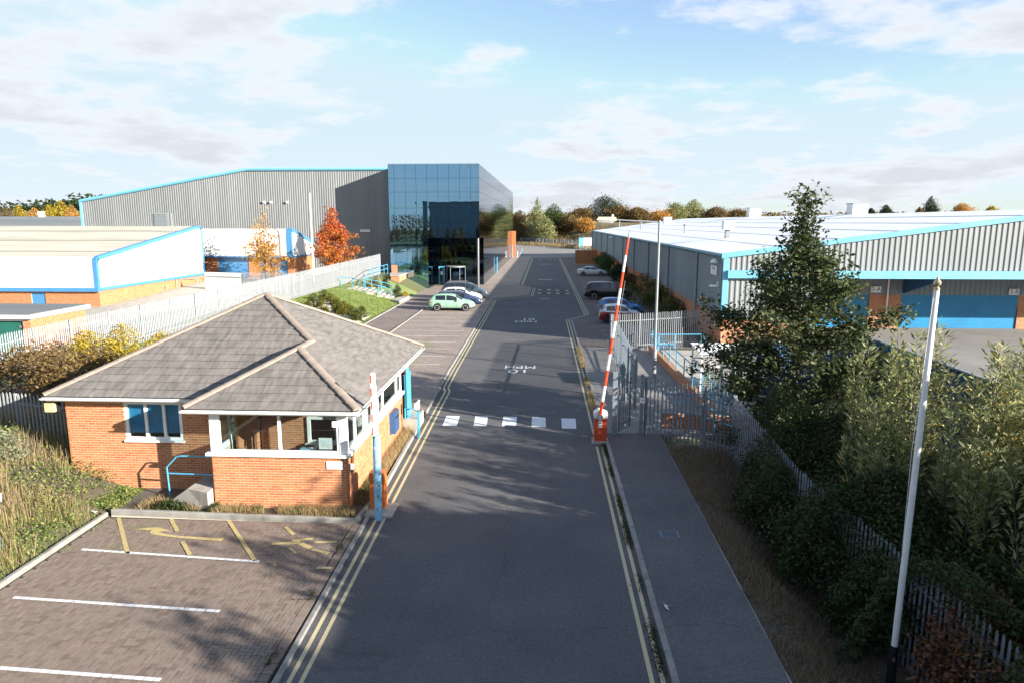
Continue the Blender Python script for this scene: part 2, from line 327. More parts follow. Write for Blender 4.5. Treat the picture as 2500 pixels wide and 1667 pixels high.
bay = slab('parking_bay', [(-12.15, 4), (-4.80, 4), (-4.97, 17.2), (-12.2, 17.35)], .022, A['joint'])
# block paving further off, where single blocks are too small to pick out
def blockmat(name, c1, c2, mo):
    m_ = mat(name, [c1, c2], .5, .85, bump=.2, bscale=60); n = m_.node_tree.nodes; l = m_.node_tree.links; p = n['Principled BSDF']; r = [x for x in n if x.type == 'VALTORGB'][0]
    g = [x for x in n if x.type == 'NEW_GEOMETRY'][0]; b = n.new('ShaderNodeTexBrick'); l.new(g.outputs['Position'], b.inputs['Vector']); b.inputs['Scale'].default_value = 1
    b.inputs['Brick Width'].default_value = .2; b.inputs['Row Height'].default_value = .1; b.inputs['Mortar Size'].default_value = .006; b.inputs['Color1'].default_value = (.75, .75, .75, 1); b.inputs['Color2'].default_value = (1.15, 1.15, 1.15, 1); b.inputs['Mortar'].default_value = (*mo, 1)
    mu = n.new('ShaderNodeMix'); mu.data_type = 'RGBA'; mu.blend_type = 'MULTIPLY'; mu.inputs[0].default_value = 1; l.new(r.outputs[0], mu.inputs[6]); l.new(b.outputs['Color'], mu.inputs[7]); l.new(mu.outputs[2], p.inputs['Base Color']); return m_
A['blocks'] = blockmat('block_paving', (.25, .20, .165), (.34, .275, .235), (.35, .33, .3))
A['blocks_dark'] = blockmat('block_paving_grey', (.11, .094, .086), (.17, .145, .13), (.35, .33, .3))
A['path'] = blockmat('path_blocks', (.18, .14, .122), (.25, .20, .175), (.4, .4, .4))
PV = [(-11.45, 25.6), (-5.18, 25.6), (-5.45, 36.9), (-5.81, 72.2), (-2.08, 76.2), (-1.98, 85.2), (-3.68, 88.4), (-3.78, 160), (-10, 160), (-10, 90), (-19.2, 90), (-17.2, 77), (-14.45, 73), (-11.45, 73)]
slab('block_paving', PV, .08, A['blocks'])
slab('footpath', [(-14.45, 30), (-11.57, 30), (-11.57, 73), (-14.45, 73)], .09, A['path'])
slab('right_block_paving', [(2.2, 44), (2.18, 57), (3.83, 60), (3.2, 157), (10.95, 157), (10.95, 47.0), (10.95, 44)], .06, A['blocks_dark'])
slab('right_pavement', [(2.38, 25.6), (7.1, 25.6), (7.1, 44), (2.2, 44)], .08, A['asphalt_pale'])
slab('footway', [(2.33, -8), (4.38, -8), (4.38, 25.6), (2.38, 25.6)], .09, A['footway'])
slab('cage_yard', [(7.35, 24.5), (13, 24.5), (13, 43.55), (7.35, 43.55)], .05, A['concrete'])
struct(grid(frange(12.2, 90, 1.2), frange(5, 60, 1.0), lambda x, y: gz(x, y) + .04), 'loading_yard', A['asphalt_pale'], True)
struct(grid(frange(-90, -27, 2), frange(30, 92, 2), lambda x, y: gz(x, y) + .05), 'terrace_yard', A['concrete'], True)
struct(grid(frange(-27, -14.55, .6), frange(29, 78, 1), lambda x, y: gz(x, y) + .05 if x > fence_at(y)[0] - .5 else gz(x, y) - .1), 'grass_bank', A['grass_ground'], True)
struct(grid(frange(-24, -12.28, .5), frange(4, 31, .7), lambda x, y: gz(x, y) + .09 + .05 * sin(x * 3) * sin(y * 2.3)), 'weedy_bank', A['soil'], True)
struct(grid(frange(4.44, 14.6, .5), frange(-8, 24.4, .6), lambda x, y: gz(x, y) + .12 + .03 * sin(x * 2.1) * sin(y * 1.7)), 'verge', A['soil'], True)
slab('planting_strip', [(-12.2, 17.6), (-5.12, 17.4), (-5.12, 18.3), (-5.26, 25.5), (-5.6, 25.5), (-5.6, 18.1), (-9.4, 18.1), (-9.4, 19.15), (-12.2, 19.15)], .07, A['soil'])

# kerbs: every stone a piece
kerb_me = {}
def kerb(name, pts, z, w=.125, seg=.915, side=1, drop=None):
    base = MB(); tot = []
    for (x0, y0), (x1, y1) in zip(pts, pts[1:]):
        d = hypot(x1 - x0, y1 - y0); n = max(1, round(d / seg)); a = atan2(y1 - y0, x1 - x0)
        for i in range(n):
            t = (i + .5) / n; tot.append((x0 + (x1 - x0) * t, y0 + (y1 - y0) * t, a, d / n))
        base.box(((x0 + x1) / 2 - sin(a) * w / 2 * side, (y0 + y1) / 2 + cos(a) * w / 2 * side, z / 2 - .12), (d, w * .9, z - .0), a)
    k = struct(base, name, A['mortar'])
    for (x, y, a, l_) in tot:
        key = (round(l_, 2), w, random.randrange(3))
        if key not in kerb_me:
            b = MB(); h = .16; q = [(-w / 2, -h), (w / 2, -h), (w / 2, -.015), (w / 2 - .02, 0), (-w / 2 + .02, 0), (-w / 2, -.015)]
            L_ = l_ - .009; P = [(-L_ / 2, y_, z_) for y_, z_ in q] + [(L_ / 2, y_, z_) for y_, z_ in q]
            b.mesh_(P, [tuple(range(5, -1, -1)), tuple(range(6, 12))] + [(i, (i + 1) % 6, (i + 1) % 6 + 6, i + 6) for i in range(6)])
            kerb_me[key] = b.mesh('kerb_stone', A['kerb'])
        zz_ = z if drop is None else drop(x, y, z)
        link('kerb_stone', kerb_me[key], k, (x - sin(a) * w / 2 * side, y + cos(a) * w / 2 * side, zz_ + random.uniform(-.006, .006)), (random.uniform(-.015, .015), 0, a + random.uniform(-.006, .006)))
    return k
kerb('left_road_kerb', [(-4.65, 4), (-4.72, 10.8), (-4.86, 17), (-4.88, 18.0)], .055)
kerb('left_road_kerb', [(-4.88, 18.2), (-5.0, 24), (-5.06, 27.3)], .13)
kerb('left_road_kerb', [(-5.1, 28.2), (-5.32, 36.9), (-5.68, 72.2)], .095)
kerb('build_out_kerb', [(-5.68, 72.2), (-1.95, 76.1), (-1.85, 85.3), (-3.55, 88.5), (-3.65, 158)], .11, seg=2.4)
kerb('planting_kerb', [(-12.2, 17.52), (-5.12, 17.26)], .15)
kerb('planting_kerb', [(-5.1, 17.26), (-4.98, 18.5)], .15)
kerb('bank_kerb', [(-12.16, 6), (-12.16, 13.5), (-12.2, 17.4)], .14)
kerb('path_kerb', [(-14.45, 33), (-14.45, 72.6)], .17, seg=2)
kerb('path_kerb', [(-11.45, 33), (-11.45, 63.5)], .15, seg=2)
kerb('right_road_kerb', [(2.2, -8), (2.3, 11), (2.25, 24.4)], .11, side=-1)
kerb('right_road_kerb', [(2.24, 25.6), (2.05, 57.0), (3.7, 60), (3.05, 157)], .09, side=-1, seg=2)
kerb('footway_edging', [(4.37, -8), (4.37, 25.3)], .098, w=.038, side=-1)

# herringbone clay pavers
def infr(x, y):
    q = Vector((x, y, -CAM_H)); c = q.dot(Fv); u = 1250 + FPX * q.dot(Rv) / c; v = 833.5 - FPX * q.dot(Uv) / c; return -10 < u < 2510 and v < 1680
def kx(y): return -4.80 - (y - 4) * .0129 - .03
cw = .1015; blocks = []
for i in range(0, 78):
    for j in range(0, 80):
        x0, y0 = -12.12 + i * cw, 9.2 + j * cw; k = (i - j) % 4
        if k == 0: r = [x0, x0 + 2 * cw, y0, y0 + cw]
        elif k == 2: r = [x0, x0 + cw, y0 - cw, y0 + cw]
        else: continue
        e = kx((r[2] + r[3]) / 2) - .205
        r[1] = min(r[1], e); r[3] = min(r[3], 17.22 - (r[0] + 12.2) * .0005); r[0] = max(r[0], -12.1)
        if r[1] - r[0] < .04 or r[3] - r[2] < .04: continue
        blocks.append(r)
for j in range(0, 79): y0 = 9.2 + j * cw; e = kx(y0); blocks.append([e - .2, e, y0, y0 + cw])
blocks.sort(key=lambda r: (not infr(r[0], r[2]), r[2] ** 2 + r[0] ** 2))
pm = {}; field = MB(); n_ = 0; paved = MB()
for r in blocks:
    w_, h_ = r[1] - r[0] - .0115, r[3] - r[2] - .0115; x_, y_ = (r[0] + r[1]) / 2, (r[2] + r[3]) / 2
    zt = .045 + random.uniform(-.004, .004) + .008 * sin(x_ * 1.3) * sin(y_ * 1.1); tilt = (random.uniform(-.012, .012), random.uniform(-.008, .008), random.uniform(-.02, .02))
    full = abs(w_ * h_ - .1915 * .09) < .0008
    if n_ < 300 and full:
        key = (w_ > h_, random.randrange(6))
        if key not in pm:
            b = MB(); b.box((0, 0, -.03), (.1915 if key[0] else .09, .09 if key[0] else .1915, .06), 0, 0, (key[1] + .5) / 6); pm[key] = b.mesh('paver', A['paver'])
        link('paver', pm[key], bay, (x_, y_, zt), tilt); n_ += 1
    else:
        M_ = Matrix.Translation((x_, y_, zt - .03)) @ Matrix.Rotation(tilt[2], 4, 'Z') @ Matrix.Rotation(tilt[0], 4, 'X') @ Matrix.Rotation(tilt[1], 4, 'Y')
        paved.box(None, (w_, h_, .06), M=M_)
paved.sbuild('paver', A['paver'], bay)

# painted lines
def line(mb, a, b, w, z, dash=None):
    d = hypot(b[0] - a[0], b[1] - a[1]); ux, uy = (b[0] - a[0]) / d, (b[1] - a[1]) / d; nx, ny = -uy * w / 2, ux * w / 2
    seg = [(0, d)] if not dash else [(s, min(s + dash - .012, d)) for s in np.arange(0, d, dash)]
    for s0, s1 in seg: mb.poly([(a[0] + ux * s0 - nx, a[1] + uy * s0 - ny, z), (a[0] + ux * s1 - nx, a[1] + uy * s1 - ny, z), (a[0] + ux * s1 + nx, a[1] + uy * s1 + ny, z), (a[0] + ux * s0 + nx, a[1] + uy * s0 + ny, z)])
def offs(pts, o): return [(x + o, y) for x, y in pts]
LY = [(-4.55 + .02, -8), (-4.66, 10.8), (-4.75, 17), (-4.92, 27.2), (-5.02, 28.6), (-5.20, 36.9), (-5.55, 71.9)]
KY = [(-4.4, -8), (-4.61, 10.8), (-4.72, 16.4), (-4.78, 24), (-4.82, 30.0), (-5.16, 36.9), (-5.53, 72.0)]
for dx in (.0, .22):
    mb = MB(); P = offs([(-4.41, -8), (-4.55, 10.8), (-4.66, 17), (-4.83, 27), (-4.90, 32.2), (-5.09, 33.0), (-5.17, 36.9), (-5.53, 72.0)], dx)
    for a, b in zip(P, P[1:]): line(mb, a, b, .085, .004)
    tag(mb.build('yellow_line', A['yellow'], road))
    mb = MB(); P = [(-5.53 + dx, 72.0 - dx), (-1.75 + dx, 75.9), (-1.65 + dx, 85.3)]
    for a, b in zip(P, P[1:]): line(mb, a, b, .085, .005)
    line(mb, (-3.35 + dx, 89), (-3.45 + dx, 158), .1, .004); mb.build('yellow_line', A['yellow'], road)
    mb = MB(); P = [(1.86, -8), (1.95, 11), (1.89, 24.2)]
    for a, b in zip(P, P[1:]): line(mb, (a[0] + dx * .9, a[1]), (b[0] + dx * .9, b[1]), .085, .004)
    P = [(1.88 + dx, 25.7), (1.68 + dx, 57.2 - dx), (3.4 + dx, 60.2 - dx), (2.72 + dx, 157)]
    for a, b in zip(P, P[1:]): line(mb, a, b, .085, .005)
    mb.build('yellow_line', A['yellow'], road)
for q in [[(-4.18, 26.54), (-3.59, 26.51), (-3.64, 27.94), (-4.22, 27.97)], [(-2.91, 26.55), (-2.38, 26.57), (-2.44, 27.94), (-2.99, 27.97)], [(-1.77, 26.62), (-1.19, 26.64), (-1.21, 27.94), (-1.79, 27.97)], [(-.56, 26.55), (.02, 26.53), (0, 27.9), (-.57, 27.97)], [(.66, 26.39), (1.23, 26.37), (1.26, 27.78), (.66, 27.82)]]:
    mb = MB(); mb.poly([(x, y, .006) for x, y in q]); mb.build('crossing_block', A['white'], road)
text(road, 'road_lettering', 'MPH', 1.12, (-1.47, 38.15, .004), (0, 0, pi), A['white'], .002, .82)
text(road, 'road_lettering', '10', 1.25, (-1.5, 37.0, .004), (0, 0, pi), A['white'], .002, 1.0)
text(road, 'road_lettering', 'MPH', 1.25, (-1.7, 56.0, .004), (0, 0, 0), A['white'], .002, .76)
text(road, 'road_lettering', '10', 1.5, (-1.55, 57.4, .004), (0, 0, 0), A['white'], .002, .8)
text(road, 'road_lettering', 'SLOW', 1.6, (-.15, 98, .004), (0, 0, 0), A['white'], .002, .45)
text(road, 'road_lettering', 'SLOW', 1.6, (-.2, 134.4, .004), (0, 0, 0), A['white'], .002, .45)
mb = MB(); line(mb, (-.72, 73.2), (.45, 73), .2, .004); mb.build('road_line', A['white'], road)
zb = .058
for a, b in [((-11.57, 13.15), (-6.81, 12.85)), ((-11.57, 15.38), (-6.87, 14.99)), ((-11.6, 10.92), (-6.83, 10.66))]:
    mb = MB(); line(mb, a, b, .095, zb, .203); mb.build('bay_line', A['white'], bay)
A['yellow_bay'] = painted('yellow_bay_paint', (.50, .40, .18), (.20, .145, .11), .47, 20)
def pz(x, y): return G(200 + x / 3.36, 1240 + y / 3.36, zb)
mb = MB()
for a, b in [((300, 75), (375, 370)), ((730, 85), (785, 188)), ((825, 270), (885, 378)), ((1205, 100), (1420, 430)), ((1672, 150), (1740, 215))]: line(mb, pz(*a), pz(*b), .10, zb, .15)
line(mb, pz(1925, 487), pz(2050, 487), .09, zb); line(mb, pz(1572, 466), pz(1592, 466), .07, zb); line(mb, pz(2170, 240), pz(2195, 205), .06, zb)
mb.build('yellow_bay_line', A['yellow_bay'], bay)
mb = MB(); mb.poly([(*pz(x, y), zb) for x, y in [(1175, 245), (1140, 268), (830, 244), (690, 229), (600, 216), (556, 202), (560, 184), (580, 180), (430, 169), (600, 155), (640, 157), (735, 188), (660, 187), (628, 190), (690, 211), (830, 227), (1000, 237)]])
mb.build('yellow_arrow', A['yellow_bay'], bay)
mb = MB()
for a, b, w in [((1555, 292), (1680, 283), .14), ((1680, 283), (1790, 278), .17), ((1720, 265), (1895, 247), .1), ((1910, 277), (2090, 272), .1), ((1790, 285), (1880, 325), .15), ((1890, 335), (2025, 368), .1), ((1700, 320), (1730, 345), .08), ((1730, 345), (1755, 368), .07)]: line(mb, pz(*a), pz(*b), w, zb)
mb.build('yellow_symbol', A['yellow_bay'], bay)
mb = MB()
for k in range(14): line(mb, (-11.2, 38.2 + 2.45 * k), (-6.1 - .01 * k, 38.2 + 2.45 * k), .09, .085)
mb.build('bay_line', A['white_thin'], bpy.data.objects['block_paving'])
mb = MB()
for y in (46.8, 49.1, 51.4, 53.6, 55.8, 58.1): line(mb, (4.2, y), (9.2, y), .09, .066)
for k in range(28): line(mb, (4.6, 60.6 + 2.45 * k), (9.3, 60.6 + 2.45 * k), .09, .066)
mb.build('bay_line', A['white_thin'], bpy.data.objects['right_block_paving'])
mb = MB()
for k in range(9): line(mb, (-7.5, 166 + k * 4.2), (-1.5 + .3 * k, 166 + k * 4.2), .12, .006)
line(mb, (-6.6, 163), (-7.6, 215), .16, .007); mb.build('bay_line', A['white_thin'], bpy.data.objects['far_yard'])
def hump(x0, x1, y, where):
    t = thing('speed_hump', 'dark hump strip with yellow end blocks, ' + where, 'speed hump', ((x0 + x1) / 2, y, 0), 'speed humps across the road')
    mb = MB(); mb.prism([(x0, y - .16), (x1, y - .16), (x1, y + .16), (x0, y + .16)], .0, .045); mb.build('strip', A['dark'], t)
    for x in (x0, x1): mb = MB(); mb.b(x - .19, x + .19, y - .42, y + .42, .001, .055); mb.build('yellow_block', A['yellow'], t)
hump(-.82, .27, 78.8, 'nearest pair, left'); hump(1.3, 2.42, 78.6, 'nearest pair, right'); hump(-.82, .27, 82.7, 'second pair, left'); hump(1.3, 2.42, 82.1, 'second pair, right')
hump(-1.38, -.2, 152.4, 'far end of the road, left'); hump(.88, 1.87, 151, 'far end of the road, right')
# small iron cover in the footway
t = thing('manhole_cover', 'small rectangular iron cover set in the grey footway', 'manhole cover', (3.25, 16.9, .09)); mb = MB(); mb.b(3.02, 3.5, 16.72, 17.08, .088, .096); mb.build('lid', A['galv_dark'], t)
mb = MB()
for k in range(5): mb.b(3.06, 3.46, 16.76 + k * .065, 16.79 + k * .065, .096, .1)
mb.build('ribs', A['dark'], t)

# ---------------------------------------------------------------- bricks and tiles
brick_me = {}
def brick_mesh(i):
    if i not in brick_me:
        b = MB(); b.box((0, 0, 0), (.2105, .06, .0615), 0, 0, (i + .5) / 8); brick_me[i] = b.mesh('brick', A['brick'])
    return brick_me[i]
def brick_wall(parent, p0, ang, Ln, z0, z1, holes=(), budget=0, part='wall', thick=.1, mortar=None):
    """outer face starts at p0 and runs along ang; bricks stand 8 mm proud of the mortar bed"""
    ux, uy = cos(ang), sin(ang); nx, ny = sin(ang), -cos(ang)
    se = sorted({0, Ln, *[h[0] for h in holes], *[h[1] for h in holes]}); ze = sorted({z0, z1, *[h[2] for h in holes], *[h[3] for h in holes]})
    mb = MB()
    for a, b in zip(se, se[1:]):
        run = None
        for c, d in zip(ze, ze[1:]):
            sm, zm = (a + b) / 2, (c + d) / 2
            if c < z0 or d > z1 or any(h[0] < sm < h[1] and h[2] < zm < h[3] for h in holes): continue
            cx_, cy_ = p0[0] + ux * sm - nx * (thick / 2 + .0045), p0[1] + uy * sm - ny * (thick / 2 + .0045)
            ea, eb = (.03 if a == 0 else 0), (.03 if b == Ln else 0); cx_ += ux * (ea - eb) / 2; cy_ += uy * (ea - eb) / 2; mb.box((cx_, cy_, zm), (b - a - ea - eb, thick, d - c), ang)
    wall = mb.build(part, mortar or A['mortar'], parent); off = wloc(parent); st = MB(); used = 0
    for k in range(int((z1 - z0) / .075 + .01)):
        zc_ = z0 + k * .075 + .0375; iv = [(0, Ln)]
        for h in holes:
            if h[2] < zc_ < h[3]:
                nv = []
                for a, b in iv:
                    if h[1] <= a or h[0] >= b: nv.append((a, b)); continue
                    if h[0] > a: nv.append((a, h[0]))
                    if h[1] < b: nv.append((h[1], b))
                iv = nv
        for a, b in iv:
            s = math.floor(a / .2245) * .2245 + (k % 2) * .11225 - .2245
            while s < b:
                s0, s1 = max(a, s) + .007, min(b, s + .2245) - .007; s += .2245
                if s1 - s0 < .03: continue
                sm = (s0 + s1) / 2; j = random.uniform(-.0015, .002)
                c = Vector((p0[0] + ux * sm - nx * (.03 - j), p0[1] + uy * sm - ny * (.03 - j), zc_))
                if used < budget and s1 - s0 > .2: link('brick', brick_mesh(random.randrange(8)), wall, c - off, (random.uniform(-.01, .01), random.uniform(-.004, .004), ang)); used += 1
                else: st.box(c, (s1 - s0, .06, .0615), ang)
    if st.f: st.sbuild('brick', A['brick'], wall)
    return wall
def clip(poly, cp):
    out = poly
    for i in range(len(cp)):
        a, b = cp[i], cp[(i + 1) % len(cp)]; inp, out = out, []
        sd = lambda p: (b[0] - a[0]) * (p[1] - a[1]) - (b[1] - a[1]) * (p[0] - a[0])
        for k in range(len(inp)):
            p, q = inp[k], inp[(k + 1) % len(inp)]; dp, dq = sd(p), sd(q)
            if dp >= 0: out.append(p)
            if dp * dq < 0: t = dp / (dp - dq); out.append((p[0] + (q[0] - p[0]) * t, p[1] + (q[1] - p[1]) * t))
        if len(out) < 3: return []
    return out
tile_me = {}
def roof_plane(roof, O, sd, td, cp, ss, budget):
    """tiles over the convex polygon cp (s along the eave, t up the slope)"""
    O, sd, td = Vector(O), Vector(sd), Vector(td).normalized(); nn = sd.cross(td).normalized()
    if nn.z < 0: nn = -nn
    off = wloc(roof); EX, TW = .345, .33; st = MB(); used = 0; tm = max(p[1] for p in cp); s0, s1 = min(p[0] for p in cp), max(p[0] for p in cp)
    R_ = Matrix((sd, td, nn)).transposed()
    if R_.determinant() < 0: R_ = Matrix((-sd, td, nn)).transposed()
    for k in range(int(tm / EX) + 1):
        t0 = k * EX - .03; n0 = math.floor((s0 - ss) / TW) - 1
        for i in range(n0, n0 + int((s1 - s0) / TW) + 4):
            a = ss + i * TW + (k % 2) * TW / 2; q = [(a + .003, t0), (a + TW - .003, t0), (a + TW - .003, t0 + EX + .05), (a + .003, t0 + EX + .05)]
            c = clip(q, [(x, y - .031 if y < .01 else y) for x, y in cp])
            if len(c) < 3: continue
            jit = random.uniform(-.003, .004); full = len(c) == 4 and abs(abs(sum(c[j][0] * c[(j + 1) % 4][1] - c[(j + 1) % 4][0] * c[j][1] for j in range(4))) / 2 - (TW - .006) * (EX + .05)) < 1e-4
            if full and used < budget:
                key = random.randrange(10)
                if key not in tile_me:
                    b = MB(); P = []
                    for h0, h1 in ((0, 0), (.02, .02)):
                        for x_, y_ in ((-TW / 2 + .003, 0), (TW / 2 - .003, 0), (TW / 2 - .003, EX + .05), (-TW / 2 + .003, EX + .05)): P.append((x_, y_, h0 + (.034 if y_ == 0 else .006)))
                    b.mesh_(P, [(3, 2, 1, 0), (4, 5, 6, 7), (0, 1, 5, 4), (1, 2, 6, 5), (2, 3, 7, 6), (3, 0, 4, 7)], 0, (key + .5) / 10); tile_me[key] = b.mesh('roof_tile', A['tile'])
                o = link('roof_tile', tile_me[key], roof, O + sd * (a + TW / 2) + td * t0 + nn * jit - off); o.rotation_euler = (R_.to_euler()); used += 1
            else:
                n = len(c); hh = lambda y_: .006 + .028 * (1 - (y_ - t0) / (EX + .05)) + jit; P = [O + sd * x_ + td * y_ + nn * hh(y_) for x_, y_ in c] + [O + sd * x_ + td * y_ + nn * (hh(y_) + .02) for x_, y_ in c]
                F = [tuple(range(n)), tuple(range(2 * n - 1, n - 1, -1))] + [(i_, i_ + n, (i_ + 1) % n + n, (i_ + 1) % n) for i_ in range(n)]
                if sd.cross(td).z > 0: F = [f[::-1] for f in F]
                st.mesh_(P, F)
    if st.f: st.sbuild('roof_tile', A['tile'], roof)
    return used
def ridge_line(roof, a, b):
    a, b = Vector(a), Vector(b); d = (b - a); n = max(2, round(d.length / .42)); u = d.normalized(); w = u.cross(Vector((0, 0, 1))).normalized(); v = w.cross(u); R_ = Matrix((u, w, v)).transposed(); off = wloc(roof)
    if R_.determinant() < 0: R_ = Matrix((u, -w, v)).transposed()
    l_ = d.length / n; key = ('r', round(l_, 3))
    if key not in tile_me:
        mb = MB(); P = []; F = []; K = 7
        for x_, rr in ((-.5 * l_ + .004, .135), (.5 * l_ + .012, .125)):
            for k in range(K): an = pi * k / (K - 1); P.append((x_, rr * cos(an), rr * .62 * sin(an) + .0))
        for k in range(K - 1): F.append((k, k + 1, k + 1 + K, k + K))
        F.append(tuple(range(K))); F.append(tuple(range(2 * K - 1, K - 1, -1))); F.append((0, K, 2 * K - 1, K - 1)); mb.mesh_(P, F); tile_me[key] = mb.mesh('ridge_tile', A['ridge'])
    for i in range(n):
        o = link('ridge_tile', tile_me[key], roof, a + d * ((i + .5) / n) + v * random.uniform(.0, .006) - off); o.rotation_euler = R_.to_euler()

# ---------------------------------------------------------------- gatehouse
gh = thing('gatehouse', 'small orange brick gatehouse with hipped grey tiled roof and white corner windows', 'gatehouse', (-9.5, 18.06, 0))
XL, XR, YF, YB = -14.45, -5.55, 19.2, 27.0; BX = -9.45; BY = 18.06; ZC = 1.62; ZT = 2.88
brick_wall(gh, (BX, BY), 0, XR - BX, 0, ZC, budget=300)
brick_wall(gh, (XL, YF), 0, BX - XL, 0, ZT, holes=[(1.83, 3.58, 1.66, 2.84)])
brick_wall(gh, (XR, BY), pi / 2, 25.45 - BY, 0, ZC)
brick_wall(gh, (BX, YF), -pi / 2, YF - BY, 0, ZC)
brick_wall(gh, (XL, YB), -pi / 2, YB - YF, 0, ZT)
mb = MB(); mb.b(XL + .12, XR - .15, YB - .2, YB, 0, ZT); mb.b(-9.0, XR - .14, 25.3, 25.42, .02, ZT); mb.build('rear_wall', A['brick'], gh)
mb = MB(); mb.b(XL + .15, XR - .12, BY + .15, YB - .25, .05, .12); mb.build('floor', A['interior'], gh)
mb = MB(); mb.b(XL - .3, -9.9, YF - .3, YB + .5, 2.895, 2.92); mb.b(-9.9, XR + .38, BY - .28, YB + .5, 2.895, 2.92); mb.build('soffit', A['white_paint'], gh)
# rooms seen through the glass
brick_wall(gh, (-9.2, 20.85), 0, 3.55, .12, 2.88, holes=[(1.55, 3.3, 1.12, 1.98)], part='inner_wall')
brick_wall(gh, (-9.22, 19.3), pi / 2, 1.5, .12, 2.88, part="inner_wall")
mb = MB(); mb.b(-9.3, -7.66, 21.0, 21.05, 1, 2.5); mb.b(-7.7, -5.7, 24.6, 24.7, .1, 2.88); mb.build('partition', A['interior'], gh)
w_ = MB()
for x0, x1, z0, z1 in ((-7.65, -5.9, 1.12, 1.20), (-7.65, -5.9, 1.90, 1.98), (-7.65, -7.55, 1.2, 1.9), (-6.75, -6.62, 1.2, 1.9), (-6.0, -5.9, 1.2, 1.9)): w_.b(x0, x1, 20.78, 20.86, z0, z1)
w_.b(-7.7, -5.85, 20.66, 20.78, 1.08, 1.12); w_.build('inner_window_frame', A['upvc'], gh)
mb = MB(); mb.b(-9.15, -5.72, 20.25, 20.8, .80, .84); mb.b(-8.2, -8.1, 20.3, 20.7, .12, .8); mb.b(-6.4, -6.3, 20.3, 20.7, .12, .8); mb.build('desk_top', A['galv'], gh)
mb = MB(); mb.tube([(-7.05, 19.7, .15), (-7.25, 19.9, .55), (-7.35, 20.0, .95)], .035, 6); mb.b(-7.35, -6.95, 19.45, 19.85, .5, .55); mb.build('wooden_chair', mat('chair_wood', (.35, .15, .05), 4, .5), gh)
def plates(mb, c, r, n, s):
    for k in range(n):
        M_ = Matrix.Translation((c[0] + random.uniform(-r, r), c[1] + random.uniform(-r, r) * .5, c[2] + random.uniform(0, s))) @ Matrix.Rotation(random.uniform(-.7, .7), 4, 'X') @ Matrix.Rotation(random.uniform(-.7, .7), 4, 'Y') @ Matrix.Rotation(random.uniform(0, 3), 4, 'Z'); mb.box(None, (.16, .1, .004), M=M_)
t = thing('plastic_bag', 'crumpled pale plastic bag lying on the desk inside the gatehouse', 'bag', (-6.95, 20.5, .845)); mb = MB(); plates(mb, (-6.95, 20.5, .87), .2, 16, .08); mb.build('sheet', A['white_paint'], t)
t = thing('paper_box', 'pale blue and white tissue box on the window ledge inside the gatehouse', 'box', (-6.75, 18.32, ZC + .1)); mb = MB(); mb.b(-6.95, -6.66, 18.22, 18.42, ZC + .1, ZC + .17); mb.build('carton', mat('pale_blue_card', (.3, .5, .66), 4, .6), t); mb = MB(); plates(mb, (-6.6, 18.32, ZC + .14), .07, 8, .08); mb.build('tissue', A['white_paint'], t)
# windows of the glazed corner
def frame(mb, ax, c, a0, a1, z0, z1, mull=(), w=.07, d=.07):
    """frame members in the plane x=c (ax='x') or y=c"""
    B = (lambda p, q, r, s: mb.b(p, q, c, c + d, r, s)) if ax == 'y' else (lambda p, q, r, s: mb.b(c - d, c, p, q, r, s))
    B(a0, a1, z0, z0 + w); B(a0, a1, z1 - w, z1); ed = [a0 + w / 2] + list(mull) + [a1 - w / 2]
    for e in ed: B(e - w / 2, e + w / 2, z0 + w, z1 - w)
    return [(p + w / 2, q - w / 2) for p, q in zip(ed, ed[1:])]
def pane(parent, ax, c, a0, a1, z0, z1, m_, name='pane', th=.012):
    mb = MB(); (mb.b(a0, a1, c, c + th, z0, z1) if ax == 'y' else mb.b(c, c + th, a0, a1, z0, z1)); return mb.build(name, m_, parent)
cill = MB(); cill.prism([(BX - .13, BY - .09), (XR + .09, BY - .09), (XR + .09, 25.5), (XR - .16, 25.5), (XR - .16, BY + .16), (BX + .1, BY + .16), (BX + .1, YF - .02), (BX - .13, YF - .02)], ZC + .002, [ZC + .085] * 8)
cill.build('sill', A['upvc'], gh)
mb = MB(); mb.b(BX, BX + .21, BY, BY + .1, ZC + .09, ZT); mb.b(XR - .2, XR, BY, BY + .2, ZC + .09, ZT)
fr = mb.build('window', A['upvc'], gh); mb = MB()
pn = frame(mb, 'y', BY + .02, BX + .21, XR - .2, ZC + .09, ZT, (-7.46,), .075); mb.build('frame', A['upvc'], fr)
for a, b in pn: pane(fr, 'y', BY + .05, a, b, ZC + .165, ZT - .075, A['glass'])
mb = MB(); pn = frame(mb, 'x', XR - .03, BY + .2, 25.45, ZC + .09, ZT, (19.12, 20.08, 20.4, 21.12, 21.8, 22.55, 24.65), .09); mb.build('window', A['upvc'], gh); wr = bpy.data.objects[[o.name for o in gh.children if o.name.startswith('window')][-1]]
for i, (a, b) in enumerate(pn):
    if b - a < .32: mb = MB(); mb.b(XR - .09, XR - .05, a, b, ZC + .18, ZT - .09); mb.build('panel', A['upvc'], wr)
    else: pane(wr, 'x', XR - .07, a, b, ZC + .18, ZT - .09, A['glass'])
mb = MB(); pn = frame(mb, 'x', BX + .09, BY + .1, YF - .02, ZC + .09, ZT, (), .08); wl = mb.build('window', A['upvc'], gh)
for a, b in pn: pane(wl, 'x', BX + .05, a, b, ZC + .17, ZT - .08, A['glass'])
